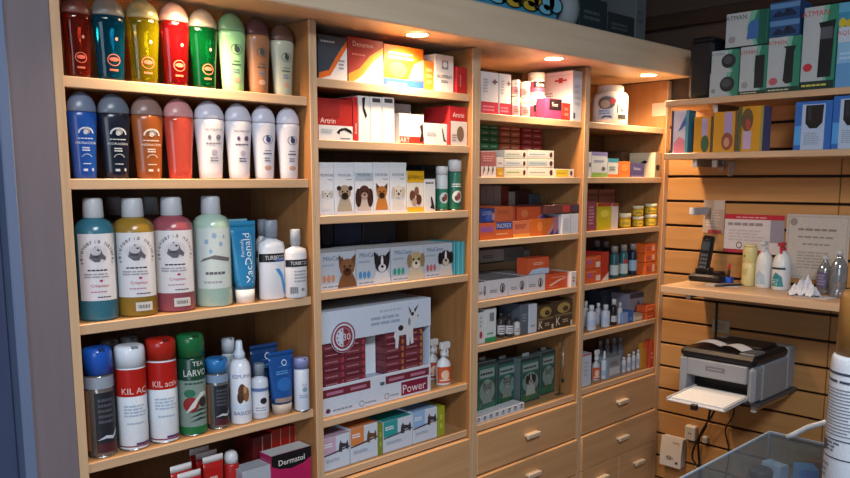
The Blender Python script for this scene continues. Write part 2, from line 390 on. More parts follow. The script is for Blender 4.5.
def k_can(r):
    w, d, h, st = r[9:]; o = root(r); R = w/2; s = st['style']; dm = st['dome']; zc = h*(1-dm)
    body = M(st['c'], .25, .5)
    P = [(0, R*.9), (.004, R*.97), (zc-.006, R*.97), (zc, R*.9)]
    b = MB()
    if s == 'clear':
        b.loft([(z, q, q) for z, q in P], clear('clear_sleeve', '#b8b4b0', .22, .12), 26)
        b.loft([(.004, R*.84, R*.84), (zc*.98, R*.84, R*.84)], M(st['c'], .35), 24)
    else: b.loft([(z, q, q) for z, q in P], body, 26)
    b.loft([(0, R*.99, R*.99), (.004, R*.99, R*.99)], metal('#b4b6ba'), 24)
    c = MB(); cm = M(st['cap'], .25, .5)
    c.loft([(zc+.0005, R, R), (zc+h*dm*.8, R*.97, R*.97), (zc+h*dm*.93, R*.91, R*.91), (zc+h*dm*.99, R*.74, R*.74), (h, R*.5, R*.5)], cm, 26)
    c.box(-R*.25, R*.25, -R*.93, -R*.4, zc+h*dm*.72, zc+h*dm*.99, M('#%02x%02x%02x' % tuple(int(int(st['cap'][i:i+2], 16)*.6) for i in (1, 3, 5))), .002)
    c.build('cap', o)
    f = rfun([(0, R*.97), (h, R*.97)]); p = Prt(b, Curv(f, 1, .005, zc-.004, 200, TC(r, .6)))
    if s == 'kil':
        p.rect(0, .66, 1, 1, M('#b0201a', .25)); p.l = 1; p.text(st['txt'], .52, .73, .075, M('#e2c8c2'), 0, .5)
        p.lines(.3, .4, .75, .56, 4, M('#a4b4c8')); p.lines(.35, .3, .7, .34, 1, M('#a4b4c8')); p.rect(.1, .02, .95, .035, M('#7a2a4a')); p.rect(.5, .04, .8, .07, M('#5a3060'))
    elif s == 'larvo':
        p.rect(0, 0, 1, .72, M('#7d9088', .3)); p.l = 1; p.rect(0, 0, 1, .1, M('#1c6a3a')); p.text('TEA', .6, .94, .06, M('#d4d8d2')); p.text('LARVO', .54, .82, .085, M('#d4d8d2'), 0, .5)
        p.lines(.3, .66, .75, .7, 1, M('#2a4a40')); p.ell(.4, .55, .12, .055, M('#2a6a50')); p.ell(.42, .4, .17, .1, M('#8c2424')); p.l = 2
        p.poly([(.3, .28), (.45, .42), (.62, .55), (.75, .56), (.8, .48), (.72, .52), (.58, .46), (.5, .36)], M('#c9ccc8')); p.ell(.68, .42, .1, .07, M('#2a2c2c'))
        for i in range(3): p.poly([(.35, .16+i*.06), (.6, .22+i*.06), (.85, .2+i*.06), (.6, .19+i*.06)], M('#23302c'))
    elif s == 'clear':
        p.rect(0, .85, 1, .995, M(st['collar'], .4)); p.rect(.36, .04, .8, .8, M('#22242c')); p.l = 1; p.rect(.12, .06, .24, .82, M('#9a6a4a')); p.lines(.42, .4, .74, .74, 5, M('#4a4c56'))
        p.poly([(.38, .2), (.55, .26), (.7, .24), (.8, .32), (.8, .28), (.7, .2), (.55, .22)], M('#b8c0cc')); p.rect(.36, .04, .8, .16, M('#4a2228'))
    elif s in ('green', 'green2'):
        if s == 'green': p.rect(0, 0, 1, .62, M('#2a7a5e'))
        p.l = 1; p.rect(0, 0, 1, .05, M('#1f6a3c')); p.ell(.55, .34, .24, .17, M('#c4ccca')); p.l = 2; p.ell(.6, .36, .1, .1, M('#8a4a48')); p.ell(.5, .3, .09, .08, M('#5a3a34')); p.lines(.3, .6, .8, .72, 2, M('#c9d4d0'))
    else:
        p.lines(.35, .3, .75, .4, 2, M('#8a9ac0')); p.ell(.56, .52, .1, .06, M('#7a9aa8')); p.text('PetS', .55, .64, .05, M('#6a7aa4'))
    b.build('can_body', o)
def k_tube(r, up=False):
    w, d, h, st = r[9:]; o = root(r); rx = w/2; k = d/w
    R0 = rx*.74; z0 = h*.17
    rings = [(z0, R0*.95, R0*.95*max(k, .8)), (h*.3, rx*.82, rx*k*.9), (h*.6, rx*.91, rx*k*.62), (h*.85, rx*.98, rx*k*.25), (h*.93, rx, .0025), (h, rx, .002)]
    b = MB(); b.loft(rings[:5], M(st['c'], .28, .5), 26)
    e = MB(); e.loft(rings[4:], M(st['cap'] if up else st['c'], .35), 26); e.build('crimp', o)
    c = MB(); c.loft([(0, R0*.92, R0*.92*max(k, .8)), (z0*.98, R0*.98, R0*.98*max(k, .8))], M('#8c1a18' if up else st['cap'], .35), 24); c.build('cap', o)
    class TF:
        curved = True
        def __init__(s): s.w = rx*1.5; s.h = h*.7
        def P(s, u, v, l):
            z = z0+.03*h+v*s.h; i = 0
            for a, b2 in zip(rings, rings[1:]):
                if a[0] <= z <= b2[0]:
                    t = (z-a[0])/(b2[0]-a[0]); ax = a[1]+(b2[1]-a[1])*t; ay = a[2]+(b2[2]-a[2])*t; break
            x = (u-.5)*1.5*rx; q = max(0, 1-(x/ax)**2)
            return Vector((x, -ay*math.sqrt(q)-.0009-.0003*l, z))
    p = Prt(b, TF())
    if up:
        p.ell(.5, .4, .2, .16, M('#e0d0a8')); p.l = 1; p.ell(.52, .38, .12, .1, M('#7a5a3a')); p.lines(.2, .66, .8, .84, 2, M('#d8b0a8'))
    elif st.get('tw') == 'v':
        a, b2 = st['txt'].split('|'); p.rect(.05, .02, .95, .98, M('#2a7cae', .3)); p.l = 1
        p.text(a, .3, .68, .17, M('#dfe8f0'), 90, .4); p.text(b2, .58, .5, .36, M('#e8eef4'), 90, .88)
        p.rect(.8, .1, .84, .9, M('#7ac0da'))
    elif st.get('txt'):
        p.ring(.6, .88, .14, .04, M('#c9d8ea')); p.rect(.3, .8, .9, .81, M('#6a94c4')); p.lines(.15, .62, .85, .72, 2, M('#5a94cc')); p.ell(.5, .4, .36, .16, M('#2a68b0')); p.rect(.05, 0, .95, .1, M('#8c7c78'))
    b.build('tube_body', o)
def k_tubeup(r): k_tube(r, True)
def k_vial(r):
    w, d, h, st = r[9:]; o = root(r); R = w/2; k = d/w; cr = st['capr']; zc = h*(1-st['caph'])
    if st.get('cone'): P = [(0, .93), (.004, 1), (zc*.86, 1), (zc*.94, .86), (zc, cr*1.1)]
    elif st.get('domecap'): P = [(0, .93), (.004, 1), (zc*.97, 1), (zc, .92)]
    else: P = [(0, .92), (.004, 1), (zc*.84, 1), (zc*.92, .92), (zc*.97, cr*.85), (zc+.002, cr*.8)]
    P = [(z, q*R) for z, q in P]
    b = MB(); b.loft([(z, q, q*k) for z, q in P], M(st['c'], .28, .5), 22); b.build('bottle_body', o)
    c = MB(); cm = M(st['cap'], .3, .5); q = cr*R; kk = k if cr > .8 else min(1, k*1.4)
    if st.get('cone'): c.loft([(zc+.0008, q*1.1, q*1.1*kk), (zc+(h-zc)*.3, q*1.05, q*1.05*kk), (zc+(h-zc)*.5, q*.72, q*.72*kk), (zc+(h-zc)*.93, q*.6, q*.6*kk), (h, q*.42, q*.42*kk)], cm, 20)
    elif st.get('domecap'): c.loft([(zc+.0008, q, q), (zc+(h-zc)*.5, q, q), (zc+(h-zc)*.85, q*.8, q*.8), (h, q*.35, q*.35)], cm, 20)
    else: c.loft([(zc+.0008, q, q*kk), (zc+(h-zc)*.9, q*.96, q*.96*kk), (h, q*.86, q*.86*kk)], cm, 20)
    c.build('cap', o)
    L = MB(); p = Prt(L, Curv(rfun(P), k, .004, zc*.98, 160, TC(r, .6 if k > .9 else .2))); cb, a, e, t = st['band']
    p.rect(0, a, 1, e, M(cb)); p.l = 1
    if t: p.text(t, .54, (a+e)/2, (e-a)*.5, M('#d8d8dc'), 0, .6)
    if st.get('sw'): p.poly([(.5, .5), (.62, .5), (.74, .38), (.8, .2), (.8, .06), (.75, .06), (.72, .2), (.66, .34)], M(st['sw'])); p.rect(.5, a+.01, .85, a+.05, M('#4a6ab0'))
    if st.get('bar'):
        for i in range(9): p.rect(.2+i*.03, .07, .2+i*.03+.012+.006*(i % 2), .2, BLK)
        p.lines(.35, .28, .8, .54, 4, M('#a0a0a8')); p.ell(.62, .14, .07, .03, M('#8a8a90'))
    if st.get('dogs'):
        p.text('ESPUMA', .5, .76, .06, M('#5a6a9a')); p.ell(.48, .5, .13, .14, M('#5a3826')); p.ell(.62, .46, .11, .12, M('#8a5c3c')); p.ell(.42, .42, .1, .1, M('#3a261c')); p.l = 2; p.ell(.58, .54, .06, .06, M('#b48a60')); p.text('BASICO', .5, .16, .06, M('#3a5a9a'))
    if st.get('spot'): p.rect(.1, .12, .9, .62, M('#d4d8e2')); p.l = 2; p.ell(.58, .42, .14, .08, M('#23242c')); p.lines(.25, .16, .75, .28, 2, M('#9aa0b4'))
    if st.get('lines'): p.lines(.25, a+.06, .8, e-.2, 2, M('#5a5a62')); p.lines(.25, e-.16, .8, e-.06, 1, M('#3a3a42'))
    if st.get('spot2'): p.ell(.5, .6, .16, .1, M('#b4343c'))
    L.build('label', o)
def k_pot(r):
    w, d, h, st = r[9:]; o = root(r); R = w/2
    P = [(0, R*.88), (.003, R*.95), (h*.66, R*.95), (h*.7, R*.86)]
    b = MB(); b.loft([(z, q, q) for z, q in P], M(st['c'], .3, .5), 22); b.build('jar_body', o)
    c = MB(); c.loft([(h*.702, R*.97, R*.97), (h*.71, R, R), (h*.96, R, R), (h-.0005, R*.94, R*.94)], M(st['cap'], .35), 22); c.build('lid', o)
    L = MB(); p = Prt(L, Curv(rfun(P), 1, h*.05, h*.62, 180, TC(r))); p.rect(0, .1, 1, .9, M(st['lab'])); p.l = 1
    if st.get('txt'): p.rect(.3, .45, .95, .95, M('#2a1c20')); p.l = 2; p.text(st['txt'], .6, .7, .3, WHT)
    else: p.lines(.3, .3, .75, .6, 2, M('#6a5a3a'))
    L.build('label', o)
def k_trigger(r):
    w, d, h, st = r[9:]; o = root(r); R = w/2; k = d/w
    P = [(0, R*.94), (.003, R), (h*.45, R), (h*.55, R*.8), (h*.62, R*.36), (h*.68, R*.32)]
    b = MB(); b.loft([(z, q, q*k) for z, q in P], M(st['c'], .3), 20); b.build('bottle_body', o)
    t = MB(); m = M('#d0d2d6', .35)
    t.loft([(h*.66, R*.42, R*.42), (h*.76, R*.4, R*.4)], m, 16)
    t.box(-R*.55, R*.95, -R*.28, R*.28, h*.83, h, m, .003); t.box(-R*.3, R*.25, -R*.24, R*.24, h*.74, h*.86, m, .002)
    t.box(R*.95, R*1.12, -R*.16, R*.16, h*.87, h*.96, M('#8a8c92'), .001)
    t.build('spray_head', o)
    g = MB(); g.tube([(R*.5, 0, h*.84), (R*.72, 0, h*.76), (R*.66, 0, h*.68), (R*.75, 0, h*.62)], R*.13, m); g.build('trigger', o)
    L = MB(); p = Prt(L, Curv(rfun(P), k, h*.06, h*.44, 150, TC(r, .5))); p.rect(.05, 0, .95, 1, M(st['lab'])); p.l = 1; p.ell(.5, .5, .22, .3, M('#e4c0a8')); p.lines(.2, .1, .8, .25, 1, WHT); L.build('label', o)
def k_bucket(r):
    w, d, h, st = r[9:]; o = root(r); R = w/2; k = d/w
    P = [(0, R*.95), (.005, R), (h*.72, R), (h*.8, R*.93), (h*.84, R*.74), (h*.86, R*.66)]
    b = MB(); b.loft([(z, q, q*k) for z, q in P], M(st['c'], .3), 30); b.build('tub_body', o)
    c = MB(); c.loft([(h*.85, R*.74, R*.74*k), (h*.97, R*.74, R*.74*k), (h, R*.68, R*.68*k)], M(st['cap'], .35), 26); c.build('lid', o)
    c = MB(); c.tube([(R*.9*math.cos(t), 0, h*.82+h*.15*math.sin(t)) for t in [PI*i/12 for i in range(13)]], .003, M('#c8b09c')); c.build('handle', o)
    L = MB(); p = Prt(L, Curv(rfun(P), k, h*.06, h*.76, 190, TC(r, .8)))
    p.ell(.4, .68, .19, .3, M('#b8bcc4')); p.l = 1; p.ell(.4, .7, .15, .23, M('#5a5450')); p.l = 2; p.ell(.38, .66, .08, .14, M('#a09080')); p.ell(.5, .76, .06, .1, M('#a83a40'))
    p.l = 1; p.rect(.24, .12, .52, .5, M('#a4bcd8')); p.l = 2; p.lines(.27, .3, .5, .46, 2, M('#5a7ca8')); p.poly([(.3, .14), (.4, .2), (.5, .16), (.48, .26), (.36, .26)], M('#3a4a64'))
    p.text('IVI', .68, .5, .3, BLK); p.rect(.6, .14, .78, .3, M('#2a2a2e')); L.build('label', o)
def k_case(r):
    w, d, h, st = r[9:]; o = root(r); m = M(st['c'], .6)
    b = MB(); b.box(-w/2, w/2, -d/2, d/2, 0, h*.955, m, .014); b.build('case_body', o)
    b = MB(); b.box(-w/2+.002, w/2-.002, -d/2+.002, d/2-.002, h*.9, h, m, .012); b.box(-w/2-.0008, w/2+.0008, -d/2-.0008, d/2+.0008, h*.885, h*.895, M('#23262c'), .002); b.build('case_lid', o)
def k_display(r):
    kind, name, label, cat, group, x, y, z, rz, w, d, h, st = r; o = root(r)
    c = M('#c6d0e0'); t = .0025
    b = MB(); b.box(-w/2, w/2, d/2-t, d/2, 0, h, M('#d4e0ec'))
    for s in (-1, 1): b.box(min(s*w/2, s*(w/2-t)), max(s*w/2, s*(w/2-t)), -d/2+t, d/2-t, 0, h, c)
    b.box(-w/2+t, w/2-t, -d/2+t, d/2-t, 0, t, c); b.box(-w/2+t, w/2-t, -d/2+t, d/2-t, h*.27-t, h*.27, M('#aab8cc')); b.box(-w/2, w/2, -d/2, d/2, h-t, h, c); b.build('carton_shell', o)
    b = MB(); b.box(-w*.112, w*.058, -d*.2, -d*.2+t, h*.272, h*.98, M('#dfe8f2')); b.build('gap_brightener', o)  # pale panel added to brighten the shaded gap between the packet stacks
    f = MB(); f.box(-w/2, w/2, -d/2, -d/2+t, 0, h*.29, c)
    p = Prt(f, Flat((-w/2, -d/2, 0), (1, 0, 0), (0, 0, 1), w, h*.29)); mar = M('#6e2836')
    p.rect(0, .62, .41, .9, mar); p.rect(.55, .62, .98, .9, mar); p.l = 1
    for a, e in ((.01, .4), (.56, .97)):
        for i in range(2): q = a+(e-a)*(.52*i+.05); p.rect(q, .7, q+(e-a)*.36, .8, M('#a8708c'))
    p.rect(.7, .08, .965, .56, M('#7a1c3c')); p.l = 2; p.text('Power', .83, .3, .3, M('#e0d4dc')); p.l = 1
    p.ring(.56, .2, .022, .004, M('#4a4a5c')); p.lines(.59, .14, .68, .24, 1, M('#8a94a8')); p.ring(.33, .16, .022, .004, M('#4a4a5c')); p.lines(.36, .1, .47, .2, 1, M('#8a94a8')); p.ell(.04, .18, .02, .08, M('#5a3a50')); p.lines(.08, .1, .26, .22, 1, M('#8a94a8')); p.rect(.5, .62, .54, .74, M('#4a5a6c'))
    f.build('front_panel', o)
    f = MB(); f.box(-w/2, w/2, -d/2, -d/2+t, h*.7, h-t, c); p = Prt(f, Flat((-w/2, -d/2, h*.7), (1, 0, 0), (0, 0, 1), w, h*.3-t))
    p.lines(.42, .3, .74, .66, 2, M('#9aa8bc')); p.lines(.5, .72, .72, .86, 1, M('#aab6c8')); f.build('header_panel', o)
    g = MB(); R = w*.105; cx, cz = -w*.33, h*.74
    g.T = Matrix.Translation((cx, -d/2-.003, cz)) @ Matrix.Rotation(PI/2, 4, 'X')
    g.loft([(-.001, R, R), (.001, R, R)], c, 28, False); g.T = None
    p = Prt(g, Flat((cx-R, -d/2-.004, cz-R), (1, 0, 0), (0, 0, 1), 2*R, 2*R)); m = M('#8a2f3c')
    p.ring(.5, .5, .49, .05, m); p.ring(.5, .5, .38, .07, m); p.poly([(.5+.3*math.cos(a), .5+.3*math.sin(a)) for a in [-PI/2+PI*i/14 for i in range(15)]], m); p.l = 1; p.text('30', .64, .5, .22, M('#d8dce8'))
    for i in range(5): a = PI/2+PI*(i+.5)/5; p.ell(.5+.24*math.cos(a), .5+.24*math.sin(a), .03, .03, m)
    g.build('round_badge', o)
    g = MB(); fr = Flat((w*.115, -d/2-.001, h*.53), (1, 0, 0), (0, 0, 1), w*.26, h*.42); wh = M('#cfd2d8'); dk = M('#23242c')
    p = Prt(g, fr); p.l = 8
    body = [(.1, .0), (.2, .0), (.24, .3), (.5, .3), (.52, .02), (.62, .02), (.64, .25), (.68, .04), (.78, .06), (.76, .4), (.82, .55), (.9, .6), (.97, .72), (.9, .8), (.98, 1), (.8, .88), (.7, .86), (.58, .98), (.62, .74), (.55, .58), (.3, .58), (.12, .52), (.04, .3), (.1, .2)]
    p.poly(body, wh); p.l = 9
    p.poly([(.98, 1), (.8, .88), (.84, .8)], dk); p.poly([(.58, .98), (.7, .86), (.66, .78)], dk); p.ell(.3, .48, .1, .07, dk); p.ell(.74, .78, .06, .05, dk); p.ell(.95, .72, .025, .025, dk); p.ell(.62, .6, .05, .1, M('#8a8c96'))
    g.build('dog_cutout', o)
    # packets stored inside, each a thing of its own
    words = ['bottom', 'second', 'third', 'fourth', 'fifth', 'top']
    for gi, (a, e) in enumerate(((.015, .38), (.56, .93))):
        for ci in range(2):
            for k in range(6):
                q0 = a+(e-a)*ci/2; q1 = a+(e-a)*(ci+1)/2; ph = h*.42/6
                mb = MB(); pw = (q1-q0)*w-.0016
                mb.box(-pw/2, pw/2, -.05, .05, 0, ph-.0008, M('#74323c' if (k+ci) % 2 else '#642630'))
                pp = Prt(mb, Flat((-pw/2, -.05, 0), (1, 0, 0), (0, 0, 1), pw, ph)); pp.lines(.08, .3, .7, .6, 1, M('#b07a8c')); pp.rect(.84, .15, .95, .8, M('#a83a54' if gi == 0 else '#b0703a'))
                pk = mb.build('tablet_packet', None, (x-w/2+w*(q0+q1)/2, y-d/2+.0042+.0502, z+h*.27+.0003+k*ph))
                tag(pk, 'maroon tablet packet, %s of the %s column in the %s half of the display' % (words[k], ['first', 'second'][ci], ['left', 'right'][gi]), 'packet', 'maroon packets inside the display carton')
def k_phone(r):
    w, d, h, st = r[9:]; o = root(r); m = M('#121216', .3, .5)
    b = MB(); b.box(-w/2, w/2, -d/2, d/2, 0, h*.16, m, .008); b.box(-w*.42, w*.05, -d*.1, d*.35, h*.12, h*.3, m, .006); b.box(w*.1, w*.42, -d*.1, d*.3, h*.12, h*.24, m, .006); b.build('cradle', o)
    t = MB(); t.T = Matrix.Translation((-w*.2, 0, h*.16)) @ Matrix.Rotation(-.12, 4, 'X') @ Matrix.Rotation(.08, 4, 'Y')
    t.box(-.024, .024, -.013, .013, 0, h*.84, m, .008)
    p = Prt(t, Flat((-.02, -.013, h*.02), (1, 0, 0), (0, 0, 1), .04, h*.8)); p.rect(.12, .62, .88, .86, M('#3c4650', .2)); p.rect(.35, .9, .65, .92, M('#50545a'))
    for i in range(4):
        for j in range(3): p.rect(.14+j*.26, .12+i*.11, .34+j*.26, .19+i*.11, M('#54585e'))
    t.build('handset', o)
def k_roll(r):
    w, d, h, st = r[9:]; o = root(r); R = w/2; P = [(0, R*.95), (.003, R), (h*.55, R), (h*.556, R*.97), (h*.562, R), (h*.9, R), (h*.94, R*.9)]
    b = MB(); b.loft([(z, q, q) for z, q in P], M(st['c'], .35), 24)
    p = Prt(b, Curv(rfun(P), 1, h*.1, h*.9, 120, -10)); p.ell(.4, .78, .1, .03, M('#4a8a4c')); p.lines(.3, .2, .7, .4, 3, M('#b0a470')); b.build('bottle_body', o)
    c = MB(); c.loft([(h*.942, R*.9, R*.9), (h, R*.84, R*.84)], M(st['cap'], .35), 24); c.build('cap', o)
def k_jug(r):
    w, d, h, st = r[9:]; o = root(r); R = w/2; P = [(0, R*.94), (.003, R), (h*.55, R), (h*.68, R*.84), (h*.78, R*.45), (h*.84, R*.3)]
    b = MB(); b.loft([(z, q, q) for z, q in P], M(st['c'], .3), 24); b.build('bottle_body', o)
    c = MB(); m = M(st['pump'], .35); c.loft([(h*.83, R*.36, R*.36), (h*.9, R*.34, R*.34)], m, 16); c.box(-R*.3, R*.3, -R*.9, R*.3, h*.92, h, m, .003); c.box(-R*.15, R*.15, -R*.6, -R*.4, h*.76, h*.93, m, .002); c.build('spray_head', o)
    L = MB(); p = Prt(L, Curv(rfun(P), 1, h*.06, h*.52, 130, -15)); p.rect(0, 0, 1, 1, M('#c9cfd2')); p.l = 1; p.rect(.05, .82, .95, .92, M('#3a3c44')) if st.get('lt') else None; p.poly([(.1, .05), (.9, .05), (.8, .5), (.5, .7), (.3, .4)], M(st['lab'])); p.lines(.2, .1, .7, .4, 3, M('#d0d8dc')); L.build('label', o)
def k_tissue(r):
    w, d, h, st = r[9:]
    rnd = random.Random(5); mb = MB(); m = M('#d2d4dc', .8); n = 13
    for s in range(4):
        cx = (-.3+.2*s)*w; cy = rnd.uniform(-.1, .1)*d; a = rnd.uniform(0, 3); W2 = w*rnd.uniform(.22, .3); vs = []; fs = []; ph = rnd.uniform(0, 6)
        for j in range(n):
            for i in range(n):
                u = i/(n-1)*2-1; v = j/(n-1)*2-1; rr = math.hypot(u, v)
                zz = h*(.95 if s in (1, 2) else .6)*max(0, 1-rr*.85)*(1+.35*math.sin(5*math.atan2(v, u)+ph))*.8+.004+.003*math.sin(9*u+ph)*math.cos(7*v)
                x = cx+W2*(u*math.cos(a)-v*math.sin(a)); y = cy+d*.36*(u*math.sin(a)+v*math.cos(a))
                vs.append((x, y, max(.001, zz)))
        for j in range(n-1):
            for i in range(n-1): q = j*n+i; fs.append([q, q+1, q+n+1, q+n])
        mb.add(vs, fs, m)
    tag(mb.build(r[1], None, (r[5], r[6], r[7]), r[8]), r[2], r[3])
def k_clearb(r):
    w, d, h, st = r[9:]; o = root(r); R = w/2; P = [(0, R*.9), (.003, R), (h*.6, R), (h*.72, R*.85), (h*.82, R*.45), (h*.88, R*.34), (h*.93, R*.34)]
    b = MB(); b.loft([(z, q, q) for z, q in P], clear('clear_plastic', '#b9c0c8', .2, .16), 24); b.build('bottle_body', o)
    c = MB(); c.loft([(h*.9, R*.4, R*.4), (h, R*.38, R*.38)], M('#b4b8bc', .3), 16); c.build('cap', o)
    if st.get('lab'):
        L = MB(); p = Prt(L, Curv(rfun(P), 1, h*.2, h*.58, 110, -15)); p.rect(0, 0, 1, 1, M('#5a5470')); p.l = 1; p.lines(.1, .1, .9, .9, 4, M('#8a84a4')); L.build('label', o)
def k_trinket(r):
    w, d, h, st = r[9:]; o = root(r)
    b = MB(); b.box(-w/2, w/2, -d/2, d/2, 0, h*.3, M('#2c5ac0'), .002); b.build('base', o)
    b = MB(); b.loft([(h*.3, w*.16, w*.16), (h*.62, w*.2, w*.2), (h*.68, w*.1, w*.1)], M('#3a2a28'), 12); b.ellipsoid((0, 0, h*.82), (w*.2, w*.2, h*.17), M('#b03030')); b.build('figure', o)
def k_sheet(r):
    w, d, h, st = r[9:]; mb = MB(); mb.box(-w/2, w/2, -d/2, d/2, 0, h, M(st['c'], .6), .0002)
    p = Prt(mb, Flat((-w/2, -d/2, 0), (1, 0, 0), (0, 0, 1), w, h)); p.ops(st['o'])
    tag(mb.build(r[1], None, (r[5], r[6], r[7]), r[8]), r[2], r[3], r[4])
def k_socket(r):
    w, d, h, st = r[9:]; mb = MB(); mb.box(-w/2, w/2, -d/2, d/2, 0, h, M('#d0ccc4', .4), .004)
    p = Prt(mb, Flat((-w/2, -d/2, 0), (1, 0, 0), (0, 0, 1), w, h)); p.rect(.15, .15, .85, .85, M('#c4bfb6')); p.l = 1; p.ell(.4, .5, .06, .06, BLK); p.ell(.6, .5, .06, .06, BLK)
    tag(mb.build(r[1], None, (r[5], r[6], r[7]), r[8]), r[2], r[3])
def k_disp(r):
    w, d, h, st = r[9:]; o = root(r)
    b = MB(); b.box(-w/2, w/2, -d/2+.006, d/2, 0, h, M('#c8c0b8', .45), .004); b.build('housing', o)
    c = MB(); n = 8; vs = []; fs = []
    for i in range(n+1):
        t = i/n; z = h*(1.01-t*1.02); yy = -d/2+.006-.012*math.sin(t*PI*.6)
        vs += [(-w/2, yy, z), (w/2, yy, z)]
    for i in range(n): fs.append([2*i, 2*i+1, 2*i+3, 2*i+2])
    m = M('#d4cdc6', .45); c.add(vs, fs, m, True)
    c.add([(x, y+.004, z) for x, y, z in vs], fs, m, True)
    p = Prt(c, Flat((-w/2, -d/2-.0065, 0), (1, 0, 0), (0, 0, 1), w, h)); p.ring(.45, .3, .1, .03, M('#6a6460')); p.ell(.8, .16, .07, .05, M('#5a5450')); p.lines(.3, .24, .7, .34, 2, M('#8a847e')); p.rect(.6, .84, .9, .88, M('#a09a94'))
    c.build('cover', o)
